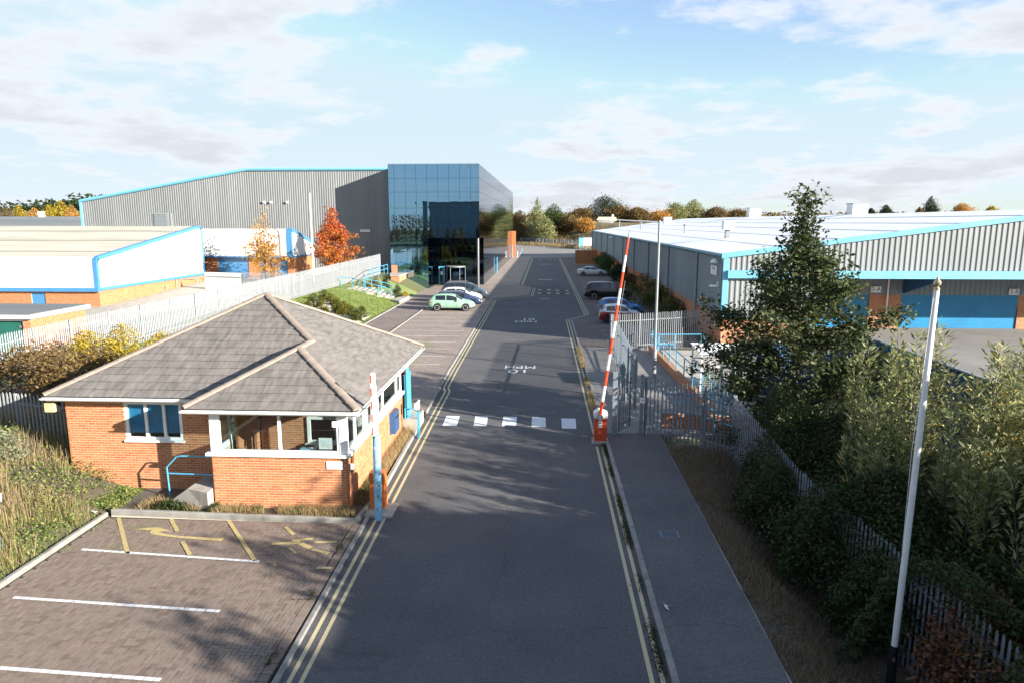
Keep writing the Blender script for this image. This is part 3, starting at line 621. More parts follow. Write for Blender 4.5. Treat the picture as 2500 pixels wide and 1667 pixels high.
# three-light window of the main wall with lowered blue blinds
mb = MB(); x0, x1 = XL + 1.83, XL + 3.58; pn = frame(mb, 'y', YF + .01, x0, x1, 1.66, 2.84, (x0 + .64, x0 + 1.2), .085); wm = mb.build('window', A['upvc'], gh)
mb = MB(); mb.b(x0 - .04, x1 + .05, YF - .07, YF + .02, 1.60, 1.66); mb.build('sill', A['upvc'], wm)
BL = mat('blue_blind', [(.02, .24, .52), (.04, .33, .64)], 2, .6)
for a, b in pn:
    pane(wm, 'y', YF + .05, a, b, 1.745, 2.755, A['glass']); mb = MB(); mb.b(a - .03, b + .03, YF + .075, YF + .085, 1.86, 2.8); mb.build('blind', BL, wm)
mb = MB(); mb.b(x0, x1, YF + .4, YF + .42, 1.6, 2.86); mb.build('room_back', A['interior'], wm)
# eaves: fascia and half-round gutters
EX0, EX1, EY0, EB0, EB1, EYB, EZ = -14.8, -5.1, 18.85, -9.96, 17.7, 27.55, 3.05
mb = MB(); mb.b(EX0 + .05, EB0 + .3, EY0 + .03, EY0 + .06, 2.9, EZ - .02); mb.b(EB0 + .05, EX1 - .05, EB1 + .03, EB1 + .06, 2.9, EZ - .02); mb.b(EX1 - .06, EX1 - .03, EB1 + .04, EYB, 2.9, EZ - .02); mb.b(EX0 + .03, EX0 + .06, EY0 + .04, EYB, 2.9, EZ - .02); mb.b(EB0 + .03, EB0 + .06, EB1 + .04, EY0 + .3, 2.9, EZ - .02)
mb.build('fascia', A['white_paint'], gh)
def gutter(a, b, nx, ny):
    mb = MB(); P = []; F = []; K = 7
    for (x, y) in (a, b):
        for r_ in (.062, .05):
            for k in range(K): an = pi + pi * k / (K - 1); P.append((x + nx * (.06 + r_ * cos(an)), y + ny * (.06 + r_ * cos(an)), EZ - .035 + r_ * 1.25 * sin(an)))
    for k in range(K - 1): F += [(k, k + 1, k + 1 + 2 * K, k + 2 * K), (k + K, k + 3 * K, k + 1 + 3 * K, k + 1 + K)]
    F += [(0, 2 * K, 3 * K, K), (K - 1, 2 * K - 1, 4 * K - 1, 3 * K - 1)] + [(k, k + K, k + K + 1, k + 1) for k in range(K - 1)] + [(k + 2 * K, k + 1 + 2 * K, k + 1 + 3 * K, k + 3 * K) for k in range(K - 1)]
    mb.mesh_(P, F); mb.build('gutter', A['white_paint'], gh)
gutter((EX0 - .08, EY0 + .03), (EB0 + .1, EY0 + .03), 0, -1); gutter((EB0 - .08, EB1 + .03), (EX1 + .06, EB1 + .03), 0, -1); gutter((EX1 - .03, EB1 - .06), (EX1 - .03, EYB), 1, 0)
# roof: an underlay shell carrying single tiles
PT = .515; ax_, ay_, az_ = -9.95, 23.7, 5.55; bx_, by_, bz_ = -7.53, 20.13, 4.30
mb = MB(); E1, E2, E3, E4 = (EX0, EY0, EZ), (EX1, EB1, EZ), (EX1, EYB, EZ), (EX0, EYB, EZ); AP = (ax_, ay_, az_)
mb.poly([E1, (EX1, EY0, EZ), AP]); mb.poly([E2, (EX1, 21.28, EZ), (bx_, 21.28, bz_), (bx_, by_, bz_)]); mb.poly([(EX1, 21.28, EZ), E3, AP, (bx_, 21.28, bz_)]); mb.poly([E3, E4, AP]); mb.poly([E4, E1, AP])
mb.poly([(EB0, EB1, EZ), E2, (bx_, by_, bz_)]); mb.poly([(bx_, 21.28, bz_), (EB0, EY0, EZ), (EB0, EB1, EZ), (bx_, by_, bz_)])
roof = mb.build('roof', A['dark'], gh); ct = cos(math.atan(PT)); u_ = ct; left = 300
f_ = lambda d: d / ct
left -= roof_plane(roof, (EB0, EB1, EZ), (1, 0, 0), (0, 1, PT), [(0, 0), (4.86, 0), (2.43, f_(2.43))], 0, left)
left -= roof_plane(roof, (EX0, EY0, EZ), (1, 0, 0), (0, 1, PT), [(0, 0), (9.7, 0), (4.85, f_(4.85))], .1, min(left, 180))
left -= roof_plane(roof, (EX1, EB1, EZ), (0, 1, 0), (-1, 0, PT), [(0, 0), (3.58, 0), (3.58, f_(2.43)), (2.43, f_(2.43))], 3.58, left)
roof_plane(roof, (EX1, EB1, EZ), (0, 1, 0), (-1, 0, PT), [(3.58, 0), (9.85, 0), (6.0, f_(4.85)), (3.58, f_(2.43))], 3.58, left)
roof_plane(roof, (EB0, EB1, EZ), (0, 1, 0), (1, 0, PT), [(0, 0), (1.15, 0), (3.58, f_(2.43)), (2.43, f_(2.43))], 0, 0)
for a, b in (((EX0, EY0, EZ + .04), (ax_, ay_, az_ + .03)), ((EB0, EB1, EZ + .04), (bx_, by_, bz_ + .03)), ((EX1, EB1, EZ + .04), (bx_, by_, bz_ + .03)), ((bx_, by_, bz_ + .03), (bx_, 21.3, bz_ + .03)), ((bx_, 21.28, bz_ + .03), (ax_, ay_, az_ + .03)), ((EX1, EYB, EZ + .04), (ax_, ay_, az_ + .03))): ridge_line(roof, a, b)
mb = MB(); mb.tube([(-5.42, 25.75, .1), (-5.42, 25.75, 2.9)], .075, 10); mb.build('porch_post', A['blue'], gh)
mb = MB(); mb.b(-5.6, -5.5, 25.9, 26.9, .1, 2.2); mb.build('porch_panel', A['blue'], gh)
mb = MB(); mb.prism([(-5.9, 25.5), (-5.0, 25.5), (-5.0, 26.9), (-5.9, 26.9)], .05, .55); mb.build('porch_step', A['concrete'], gh)
# fittings fixed to it
t = thing('letterbox', 'dark blue wall box with cut corners on the gatehouse side wall', 'letterbox', (-5.5, 23.6, .7)); mb = MB(); mb.prism([(-5.55, 23.2), (-5.36, 23.26), (-5.36, 23.95), (-5.55, 24.05)], .66, 1.42); mb.build('case', mat('navy_enamel', (.03, .07, .16), 3, .4), t)
mb = MB(); mb.b(-5.365, -5.34, 23.35, 23.85, 1.2, 1.24); mb.build('slot', A['dark'], t)
t = thing('wall_sign', 'plain white square sign on the front brick wall under the corner window', 'sign', (-5.9, BY, 1.27)); mb = MB(); mb.b(-6.14, -5.68, BY - .022, BY - .008, 1.27, 1.50); mb.build('plate', A['white_paint'], t)
mb = MB()
for k in range(5): mb.b(-6.1 + .01 * (k % 2), -5.76, BY - .024, BY - .022, 1.31 + k * .035, 1.318 + k * .035)
mb.build('faint_print', mat('faint_print', (.62, .62, .64), 5, .6), t)
t = thing('notice', 'white printed notice taped inside the gatehouse front window', 'notice', (-6.15, BY + .08, 1.83)); mb = MB(); mb.b(-6.36, -5.98, BY + .066, BY + .072, 1.83, 2.16); mb.build('sheet', A['white_paint'], t)
mb = MB(); mb.b(-6.32, -6.02, BY + .063, BY + .066, 2.06, 2.075)
mb.build('blue_rule', mat('print_blue', (.2, .6, .75), 5, .6), t); mb = MB()
for k in range(6): mb.b(-6.31, -6.04 - .03 * (k % 3), BY + .063, BY + .066, 1.87 + k * .028, 1.877 + k * .028)
mb.build('print_line', mat('print_grey', (.45, .45, .47), 5, .6), t)
for nm, x, y, z, lab in (('security_camera', -5.86, BY - .06, 2.52, 'white security camera on the corner window post of the gatehouse'), ('security_camera', -5.47, BY + .14, 1.22, 'small white camera low on the gatehouse corner below the window')):
    t = thing(nm, lab, 'camera', (x, y, z)); mb = MB(); mb.b(x - .05, x + .05, y - .03, y + .06, z, z + .16); mb.build('housing', A['white_paint'], t); mb = MB(); mb.lathe([(.04, 0), (.04, -.04), (.03, -.07)], (x, y, z - .005), 10); mb.build('lens', A['dark'], t)
t = thing('floodlight', 'rusty yellowed floodlight under the left eave of the gatehouse', 'floodlight', (-14.75, 19.1, 2.7)); mb = MB(); mb.b(-14.9, -14.62, 18.95, 19.06, 2.55, 2.82); mb.build('lens', mat('yellowed_plastic', (.62, .50, .26), 4, .5), t); mb = MB(); mb.b(-14.93, -14.59, 19.06, 19.2, 2.52, 2.85); mb.build('body', A['dark'], t)
# concrete step block and blue rail by the recess
t = thing('ramp_block', 'wedge of pale concrete steps beside the gatehouse front recess', 'steps', (-10, 18.6, 0)); mb = MB(); mb.mesh_([(-10.9, 18.15, 0), (-9.5, 17.75, 0), (-9.5, 19.15, 0), (-10.9, 19.15, 0), (-10.9, 18.15, .12), (-10.2, 18.0, .62), (-9.5, 17.75, .62), (-9.5, 19.15, .62), (-10.2, 19.15, .62), (-10.9, 19.15, .12)], [(4, 5, 8, 9), (5, 6, 7, 8), (0, 1, 6, 5, 4), (1, 2, 7, 6), (2, 3, 9, 8, 7), (3, 0, 4, 9)]); mb.build('block', A['concrete'], t)
def rail(name, label, runs, r=.024, m_='blue', group=None, cat='handrail'):
    p = runs[0][0]; t = thing(name, label, cat, (p[0], p[1], p[2]), group)
    for nm, pts in [(('rail' if i == 0 else 'post'), q) for i, q in enumerate(runs)]: mb = MB(); mb.tube(pts, r, 8); mb.build(nm, A[m_], t, smooth=False)
    return t
rail('handrail', 'sky blue tubular handrail round the concrete steps at the gatehouse front', [[(-11.05, 18.55, .05), (-11.08, 18.55, 1.05), (-10.75, 18.52, 1.38), (-10.6, 18.5, 1.42), (-9.52, 18.45, 1.42), (-9.50, 18.3, .62)], [(-11.06, 18.55, .86), (-9.5, 18.4, .9)]])

# ---------------------------------------------------------------- buildings
def ray(u, v): return Rv * ((u - 1250) / FPX) - Uv * ((v - 833.5) / FPX) + Fv
def mirror(name, col, rough=.015):
    m_ = bpy.data.materials.new(name); m_.use_nodes = True; p = m_.node_tree.nodes['Principled BSDF']
    p.inputs['Base Color'].default_value = (*col, 1); p.inputs['Metallic'].default_value = 1; p.inputs['Specular Tint'].default_value = (.62, .66, .72, 1); p.inputs['Roughness'].default_value = rough; return m_
A['mirror'] = mirror('tinted_mirror_glass', (.20, .36, .50)); A['mirror_side'] = mirror('tinted_side_glass', (.20, .25, .29), .05); A['mirror_dark'] = mirror('dark_entrance_glass', (.055, .085, .11))
gb = thing('glass_office_building', 'tall dark mirror glass office block with an undercut entrance corner', 'office building', (-13.7, 83.5, 0))
GX0, GX1, GY0, GY1, GZ = -19.2, -8.2, 83.5, 165.0, 15.0
mb = MB(); mb.b(GX0 + .05, GX1 - .06, GY0 + .06, GY1 - .06, 6.26, GZ - .03); mb.b(GX0 + .05, -14.56, GY0 + .06, 89, 0, 6.3); mb.b(GX0 + .05, GX1 - .06, 88.98, GY1 - .06, 0, 6.3); mb.build('core', A['dark'], gb)
mb = MB(); mb.b(GX0, GX1, GY0, GY1, GZ - .04, GZ + .02); mb.build('roof', A['galv_dark'], gb)
pane_me = {}
def bowed(w, h, key):
    k = (round(w, 3), round(h, 3), key)
    if k not in pane_me:
        mb = MB(); n = 7; bow = (.0035, .0045, .003)[key]
        mb.v = [((i / (n - 1) - .5) * w, -bow * (1 - (2 * i / (n - 1) - 1) ** 2) * (1 - .5 * (2 * j / (n - 1) - 1) ** 2), (j / (n - 1) - .5) * h) for j in range(n) for i in range(n)]
        for j in range(n - 1):
            for i in range(n - 1): a = j * n + i; mb.f.append((a, a + 1, a + n + 1, a + n)); mb.m.append(0); mb.r.append(.5)
        b0 = len(mb.v); x, z = w / 2, h / 2
        mb.mesh_([(-x, 0, -z), (x, 0, -z), (x, 0, z), (-x, 0, z), (-x, .03, -z), (x, .03, -z), (x, .03, z), (-x, .03, z)], [(0, 4, 5, 1), (1, 5, 6, 2), (2, 6, 7, 3), (3, 7, 4, 0), (4, 7, 6, 5)])
        me = mb.mesh('pane', A['mirror'], smooth=True); pane_me[k] = me
    return pane_me[k]
off = wloc(gb); cols = [0, 47, 135, 221, 307, 393, 480, 566, 653, 720]; cxs = [GX0 + c / 720 * 11 for c in cols]; rz_ = [15, 13.32, 11.68, 9.8, 8.1, 6.2]; lz = [6.2, 4.62, 2.6, .03]
def put(x0, x1, y, z0, z1, m_=None):
    me = bowed(x1 - x0 - .03, z1 - z0 - .03, random.randrange(3))
    if m_:
        k = (me.name, m_)
        if k not in pane_me: pane_me[k] = me.copy(); pane_me[k].materials.clear(); pane_me[k].materials.append(A[m_])
        me = pane_me[k]
    link('pane', me, gb, Vector(((x0 + x1) / 2, y, (z0 + z1) / 2)) - off, (random.uniform(-.0006, .0006), 0, random.uniform(-.0006, .0006)))
for a, b in zip(cxs, cxs[1:]):
    for t_, s_ in zip(rz_, rz_[1:]): put(a, b, GY0 + .02, s_, t_)
for a, b in zip(cxs[:5], cxs[1:5]):
    for t_, s_ in zip(lz, lz[1:]): put(a, b, GY0 + .02, s_, t_)
be = [-14.5, -13.3, -12.0, -10.7, -9.4, -8.2]
for a, b in zip(be, be[1:]):
    for i, (t_, s_) in enumerate(zip(lz, lz[1:])):
        if i == 2 and -14 < a < -11: continue
        put(a, b, 88.92, s_, t_, 'mirror_dark')
def sidep(mb, x, y0, y1, z0, z1, t):
    j = [random.uniform(-.0022, .0022) for _ in range(4)]; mb.poly([(x + j[0], y0, z0), (x + j[1], y1, z0), (x + j[2], y1, z1), (x + j[3], y0, z1)] if t > 0 else [(x + j[0], y1, z0), (x + j[1], y0, z0), (x + j[2], y0, z1), (x + j[3], y1, z1)])
mb = MB(); y = GY0
while y < GY1 - .5:
    for t_, s_ in zip(rz_, rz_[1:]): sidep(mb, GX1, y + .012, y + 1.333, s_ + .014, t_ - .014, 1)
    if y > 88.8:
        for t_, s_ in zip(lz, lz[1:]): sidep(mb, GX1 + .0, y + .012, y + 1.333, s_ + .014, t_ - .014, 1)
    y += 1.345
mb.sbuild('pane', A['mirror_side'], gb)
mb = MB(); y = GY0
while y < 88.5:
    for t_, s_ in zip(lz, lz[1:]): sidep(mb, -14.5, y + .012, y + 1.333, s_ + .014, t_ - .014, 1)
    y += 1.345
mb.sbuild('pane', A['mirror_dark'], gb)
mb = MB(); y = GY0
while y < 87.3:
    for t_, s_ in zip(rz_ + lz[1:], rz_[1:] + lz[1:]): sidep(mb, GX0, y + .012, y + 1.333, s_ + .014, t_ - .014, -1)
    y += 1.345
mb.sbuild('pane', A['mirror'], gb)
mb = MB(); mb.b(-14.5, GX1 - .02, GY0 + .1, 88.9, 6.2, 6.255); mb.build('entrance_soffit', A['dark'], gb)
mb = MB(); mb.tube([(-8.45, 84.15, .05), (-8.45, 84.15, 6.2)], .15, 16); mb.build('column', mat('dull_steel', (.22, .23, .25), 9, .35, metal=.7), gb, smooth=False)
mb = MB(); mb.b(-14.1, -13.94, 88.75, 88.88, .05, 2.45); mb.b(-13.46, -13.3, 88.75, 88.88, .05, 2.45); mb.b(-13.94, -13.46, 88.75, 88.88, 2.3, 2.45); dr = mb.build('door', A['blue'], gb); mb = MB(); mb.b(-13.94, -13.46, 88.8, 88.82, .05, 2.3); mb.build('leaf', A['mirror_dark'], dr); mb = MB(); mb.b(-13.85, -13.55, 88.76, 88.78, 1.35, 1.8); mb.build('notice', A['white_paint'], dr)
mb = MB(); mb.tube([(-11.75, 88.3, 2.4), (-11.75, 88.3, 2.52)], 1.2, 24); rd = mb.build('revolving_door', A['galv'], gb)
mb = MB()
for a in range(0, 360, 60): mb.tube([(-11.75 + 1.2 * cos(radians(a)), 88.3 + 1.2 * sin(radians(a)), .05), (-11.75 + 1.2 * cos(radians(a)), 88.3 + 1.2 * sin(radians(a)), 2.4)], .03, 6)
mb.build('frame', A['galv_dark'], rd)
mb = MB(); mb.lathe([(1.15, .05), (1.15, 2.4)], (-11.75, 88.3, 0), 20); mb.build('drum', A['mirror_dark'], rd, smooth=True)
mb = MB(); mb.b(GX1 + .02, -7.25, 159.8, 160.15, .0, 6.1); mb.build('brick_pier', A['brick'], gb)

def ribbed(mb, p0, ang, top, z0, L_, pitch, depth):
    """trapezoid ribs on a wall from p0 along ang; top(s) gives the height"""
    ux, uy = cos(ang), sin(ang); nx, ny = sin(ang), -cos(ang); s = 0; pr = []
    while s < L_ - 1e-6:
        for f, d in ((0, 0), (.5, 0), (.62, depth), (.88, depth)):
            if s + f * pitch <= L_: pr.append((s + f * pitch, d))
        s += pitch
    pr.append((L_, 0))
    for (a, da), (b, db) in zip(pr, pr[1:]):
        A_ = (p0[0] + ux * a + nx * da, p0[1] + uy * a + ny * da); B_ = (p0[0] + ux * b + nx * db, p0[1] + uy * b + ny * db)
        za = z0(a) if callable(z0) else z0; zb_ = z0(b) if callable(z0) else z0
        mb.poly([(*A_, za), (*B_, zb_), (*B_, top(b)), (*A_, top(a))])
# grey warehouse
gw = thing('grey_warehouse', 'large grey ribbed metal warehouse with bright blue roof edge behind the white units', 'warehouse', (-40, 87.4, 1))
WX0, WX1, WY = -60.5, -19.2, 87.4
def gtop(s): x = WX0 + s; return 10.85 + (x - WX0) * (3.9 / 22.2) if x < -38.3 else 14.75
mb = MB(); ribbed(mb, (WX0, WY), 0, gtop, .9, WX1 - WX0, .3, -.032); mb.build('wall', A['clad_grey'], gw)
mb = MB(); mb.poly([(WX0, WY + .08, 10.85), (-38.3, WY + .08, 14.75), (-38.3, 180, 14.75), (WX0, 180, 10.85)]); mb.poly([(-38.3, WY + .08, 14.75), (WX1, WY + .08, 14.75), (WX1, 180, 14.75), (-38.3, 180, 14.75)]); mb.build('roof', A['roof_dark'], gw)
mb = MB(); mb.b(WX0 + .03, WX1, 180, 180.1, .9, 10.8); mb.b(WX0 + .02, WX0 + .1, WY + .05, 180, .9, 10.85); mb.build('rear_wall', A['clad_grey'], gw)
mb = MB(); mb.tube([(WX0 - .1, WY - .05, 10.8), (-38.3, WY - .05, 14.72), (WX1, WY - .05, 14.72)], .2, 6); mb.b(WX0 - .12, WX0 + .14, WY - .15, WY + .06, .9, 10.85); mb.build('blue_trim', A['cyan'], gw)
mb = MB(); mb.b(-50.9, -49.05, WY - .06, WY - .01, 7.6, 9.3); lv = mb.build('louvre', A['clad_side'], gw); mb = MB()
for k in range(8): mb.b(-50.8, -49.15, WY - .1, WY - .06, 7.7 + k * .2, 7.82 + k * .2)
mb.build('slats', A['galv'], lv)
for x in (-36.3, -35.4, -33.3): mb = MB(); mb.b(x, x + .22, WY - .25, WY - .0, 10.5, 10.75); mb.build('wall_light', A['white_paint'], gw)
t = thing('factory_sign', 'small white Factory sign on the shaded grey warehouse wall', 'sign', (-23.2, WY - .06, 6.9)); mb = MB(); mb.b(-23.85, -22.6, WY - .13, WY - .07, 6.88, 7.2); mb.build('board', A['white_paint'], t)
INK = mat('sign_ink', (.03, .09, .2), 3, .5)
text(t, 'lettering', 'Factory 8', .24, (-23.22, WY - .135, 7.04), (pi / 2, 0, 0), INK, .002)

# white units on the left
def prof_roof(mb, x0, x1, yz, n=1):
    for (y0, z0), (y1, z1) in zip(yz, yz[1:]):
        mb.poly([(x0, y0, z0), (x1, y0, z0), (x1, y1, z1), (x0, y1, z1)])
u1 = thing('white_unit', 'white clad industrial unit with blue edging, brick base and beige sloping roof', 'industrial unit', (-38, 56, .5))
PR = [(56, 2.62), (56, 4.75), (56.06, 5.0), (56.22, 5.16), (56.5, 5.24), (73.6, 7.68), (73.95, 7.68), (74.2, 7.5), (74.3, 7.2), (74.3, 2.62)]
mb = MB(); ribbed(mb, (-66, 55.99), 0, lambda s: 4.8, 2.62, 28 - .25, .25, .025)
prof_roof(mb, -66, -38.3, PR[1:5]); mb.build('curved_cladding', A['clad_white'], u1, smooth=False)
mb = MB(); s = -66
while s < -38.4:
    q = [(0, 0), (.6, 0), (.72, .03), (.88, .03), (1, 0)]
    for (a, da), (b, db) in zip(q, q[1:]):
        x0, x1 = s + a * .33, s + b * .33; mb.poly([(x0, 56.5, 5.24 + da), (x1, 56.5, 5.24 + db), (x1, 73.6, 7.68 + db), (x0, 73.6, 7.68 + da)])
    s += .33
prof_roof(mb, -66, -38, PR[5:]); u1r = mb.build('roof', A['roof_beige'], u1)
mb = MB()
for q in (.12, .45, .78): y = 56.5 + 17.1 * q; z = 5.24 + 2.44 * q; mb.mesh_([(-66, y, z + .02), (-38.35, y, z + .02), (-38.35, y + .18, z + .085), (-66, y + .18, z + .085)], [(0, 1, 2, 3)])
mb.build('sheet_lap', mat('dark_lap', [(.17, .16, .13), (.26, .25, .21)], 3, .9, stretch=(4, 1, 1)), u1r)  # darker strip along each sheet lap
mb = MB(); mb.poly([(-38, y, z) for y, z in PR]); mb.build('gable_wall', A['clad_white'], u1)
mb = MB()
for x_, w_ in ((-38.12, .36),):
    for (y0, z0), (y1, z1) in zip(PR, PR[1:]):
        dy, dz = y1 - y0, z1 - z0; d = hypot(dy, dz); py, pz_ = -dz / d * .05, dy / d * .05
        ny_, nz_ = dz / d * .28, -dy / d * .28
        P = [(-38.3, y0 + py, z0 + pz_), (-38.3, y1 + py, z1 + pz_), (-37.95, y1 + py, z1 + pz_), (-37.95, y0 + py, z0 + pz_), (-37.95, y1 + ny_, z1 + nz_), (-37.95, y0 + ny_, z0 + nz_)]
        mb.poly(P[:4]); mb.poly([P[3], P[2], P[4], P[5]])
mb.b(-66, -37.9, 55.82, 56.03, 2.3, 2.62); mb.b(-38.06, -37.86, 56.03, 74.3, 2.36, 2.62); mb.build('blue_trim', A['trim_blue'], u1)
brick_wall(u1, (-60, 56.12), 0, 21.95, .3, 2.3, holes=[(15.9, 17.15, .3, 2.2)], budget=0, mortar=A['mortar_far'])
brick_wall(u1, (-38.05, 56.12), pi / 2, 18.1, .3, 2.38, budget=0, mortar=A['mortar_far'])
mb = MB(); mb.b(-44.1, -42.85, 56.2, 56.28, .3, 2.2); mb.build('door', A['trim_blue'], u1)
mb = MB(); mb.b(-66, -38.2, 74.2, 74.3, .3, 7.2); mb.build('rear_wall', A['clad_white'], u1)
mb = MB()
for y0, z1 in ((66.2, 1.9), (68.2, 2.36), (72.3, 2.2)): mb.tube([(-37.95, y0, .5), (-37.95, y0, z1)], .05, 6)
mb.tube([(-37.95, 69.8, 2.25), (-37.8, 71.5, 2.1), (-37.9, 73.6, 2.28)], .04, 6); mb.tube([(-37.97, 69.0, 2.3), (-37.96, 69.5, 1.7), (-37.97, 69.2, .7)], .02, 5); mb.build('wall_pipe', A['galv'], u1)
mb = MB(); mb.tube([(-38.2, 68.8, 6.9), (-38.2, 68.8, 9.0)], .035, 6); mb.tube([(-38.2, 69, 8.9), (-40.3, 68.4, 9.0)], .02, 5); mb.build('aerial', A['galv'], u1)
u2 = thing('white_unit', 'further white unit with blue doors behind the orange tree, curved blue corner trim', 'industrial unit', (-33, 76.3, 1.2))
PR2 = [(76.3, 4.3), (76.3, 6.9), (76.38, 7.2), (76.6, 7.36), (77, 7.36), (84, 5.6), (84, 4.3)]
mb = MB(); ribbed(mb, (-46, 76.29), 0, lambda s: 6.95, 4.32, 17.2 - .2, .25, .025); prof_roof(mb, -46, -28.8, PR2[1:5]); mb.build('cladding', A['clad_white'], u2)
mb = MB(); prof_roof(mb, -46, -28.8, PR2[4:6]); mb.build('roof', A['roof_beige'], u2)
mb = MB(); mb.poly([(-28.8, y, z) for y, z in PR2]); mb.build('gable_wall', A['clad_white'], u2)
mb = MB()
for (y0, z0), (y1, z1) in zip(PR2[:-1], PR2[1:-1]):
    dy, dz = y1 - y0, z1 - z0; d = max(hypot(dy, dz), 1e-6); py, pz_ = -dz / d * .06, dy / d * .06; ny_, nz_ = dz / d * .3, -dy / d * .3
    mb.poly([(-29.3, y0 + py, z0 + pz_), (-29.3, y1 + py, z1 + pz_), (-28.74, y1 + py, z1 + pz_), (-28.74, y0 + py, z0 + pz_)]); mb.poly([(-28.74, y0 + py, z0 + pz_), (-28.74, y1 + py, z1 + pz_), (-28.74, y1 + ny_, z1 + nz_), (-28.74, y0 + ny_, z0 + nz_)])
mb.b(-46, -28.7, 76.1, 76.28, 4.2, 4.36); mb.b(-28.82, -28.7, 76.3, 84, 4.16, 4.32); mb.build('blue_trim', A['trim_blue'], u2)
brick_wall(u2, (-46, 76.9), 0, 17.2, 1.2, 4.25, holes=[(8.3, 11.9, 1.2, 4.1), (13.2, 16.4, 1.2, 4.1), (5.6, 6.9, 1.2, 3.4)], mortar=A['mortar_far'])
brick_wall(u2, (-28.85, 76.9), pi / 2, 7, 1.2, 4.2, mortar=A['mortar_far'])
mb = MB(); mb.b(-37.7, -34.1, 77.0, 77.1, 1.2, 4.1); mb.b(-32.8, -29.6, 77.0, 77.1, 1.2, 4.1)
for k in range(12): mb.b(-37.65, -34.15, 76.97, 77.0, 1.25 + k * .23, 1.42 + k * .23); mb.b(-32.75, -29.65, 76.97, 77.0, 1.25 + k * .23, 1.42 + k * .23)
mb.build('roller_door', A['trim_blue'], u2); mb = MB(); mb.b(-40.4, -39.1, 77, 77.1, 1.2, 3.4); mb.build('door', A['trim_blue'], u2)
mb = MB(); mb.tube([(-40.2, 76.4, 4.9), (-39.9, 76.4, 5.0), (-39.6, 76.4, 4.9)], .2, 6); mb.build('roof_cowl', A['dark'], u2)
# low shed by the fence
sh = thing('brick_shed', 'low flat roofed brick shed with white fascia and green doors behind the fence', 'shed', (-32, 38, .4))
brick_wall(sh, (-40, 37.4), 0, 10.35, .3, 2.62, holes=[(5.5, 9.9, .3, 2.55)]); brick_wall(sh, (-29.65, 37.4), pi / 2, 4.8, .3, 2.62, mortar=A['mortar_far'])
mb = MB(); mb.b(-34.4, -30.2, 37.5, 37.6, .3, 2.5); dg = mb.build('door', mat('green_door', [(.01, .10, .075), (.015, .13, .10)], 1, .5), sh)
mb = MB(); mb.b(-32.33, -32.27, 37.47, 37.5, .3, 2.5)
for z in (.9, 2.1): mb.b(-30.4, -30.24, 37.46, 37.5, z, z + .14)
mb.build('hinges', A['galv_dark'], dg)
mb = MB(); mb.b(-40.2, -29.4, 37.15, 42.35, 2.66, 2.88); mb.build('fascia', A['white_paint'], sh); mb = MB(); mb.b(-40.15, -29.45, 37.2, 42.3, 2.88, 2.93); mb.build('roof', A['roof_dark'], sh)
dk = thing('dark_roof_factory', 'long low factory with dark grey sheet roof at the far left', 'factory', (-90, 112, 0))
mb = MB(); mb.poly([(-130, 104, 7.4), (-62, 104, 7.2), (-62, 122, 9.15), (-130, 122, 9.15)]); mb.poly([(-130, 122, 9.15), (-62, 122, 9.15), (-62, 142, 7), (-130, 142, 7)]); mb.build('roof', A['roof_dark'], dk)
mb = MB(); mb.b(-129.8, -62.2, 104.2, 141.8, -.1, 7.0); mb.build('wall', A['clad_side'], dk)
mb = MB(); mb.b(-118, -113, 109, 120, 8.3, 8.95); mb.build('rooflight', A['roof_white'], dk); mb = MB(); mb.b(-63, -61.9, 104, 121, 7.7, 7.9); mb.b(-92, -91.4, 121, 122, 9, 10); mb.build('verge', A['white_paint'], dk)

# right-hand warehouse
rw = thing('right_warehouse', 'long low warehouse with white roof, blue grey cladding and pale blue canopy fascia', 'warehouse', (11.1, 43.6, 0))
RX, RY0, RY1, EZ2, SL = 11.1, 43.6, 170.0, 6.1, .131
def rt(x): return EZ2 + (x - RX) * SL
RGX = 33.0
brick_wall(rw, (RX, RY1), -pi / 2, RY1 - RY0 - 60, 0, .1) if False else None
mb = MB(); mb.b(RX + .1, RX + .3, RY0 + .1, RY1, -.1, 2.2); mb.build('core', A['interior'], rw)
brick_wall(rw, (RX, 72), -pi / 2, 72 - RY0, 0, 2.18, budget=0)
mb = MB(); mb.b(RX + .0, RX + .1, 72, RY1, 0, 2.18); mb.build('brick_base', A['brick'], rw)
mb = MB(); ribbed(mb, (RX - .06, RY1), -pi / 2, lambda s: EZ2, 2.2, RY1 - RY0 - .25, .26, .03); mb.build('side_cladding', A['clad_side'], rw)
brick_wall(rw, (RX, RY0 + .06), 0, 5.4, 0, 2.16, budget=60)
mb = MB(); ribbed(mb, (RX + .25, RY0), 0, lambda s: rt(min(RX + .25 + s, 2 * RGX - RX - .25 - s)) - .02, lambda s: 2.2 if s < 5.2 else 5.12, 43.4, .33, .045); mb.build('front_cladding', A['clad_front'], rw)
mb = MB(); mb.poly([(RX - .12, RY0 - .05, EZ2), (RX - .12, RY1, EZ2), (RGX, RY1, rt(RGX)), (RGX, RY0 - .05, rt(RGX))][::-1]); mb.poly([(RGX, RY0 - .05, rt(RGX)), (RGX, RY1, rt(RGX)), (2 * RGX - RX, RY1, EZ2), (2 * RGX - RX, RY0 - .05, EZ2)][::-1])
rf = mb.build('roof', A['roof_white'], rw)
mb = MB()
for k in range(1, 6): x = RX + k * 3.7; mb.b(x - .1, x + .1, RY0, RY1, rt(x - .1) - .01, rt(x + .1) + .012)
for k in range(1, 8): y = RY0 + k * 16; mb.mesh_([(RX, y, EZ2), (RGX, y, rt(RGX)), (RGX, y + .2, rt(RGX)), (RX, y + .2, EZ2), (RX, y, EZ2 + .012), (RGX, y, rt(RGX) + .012), (RGX, y + .2, rt(RGX) + .012), (RX, y + .2, EZ2 + .012)], [(4, 5, 6, 7), (0, 1, 5, 4), (2, 3, 7, 6)])
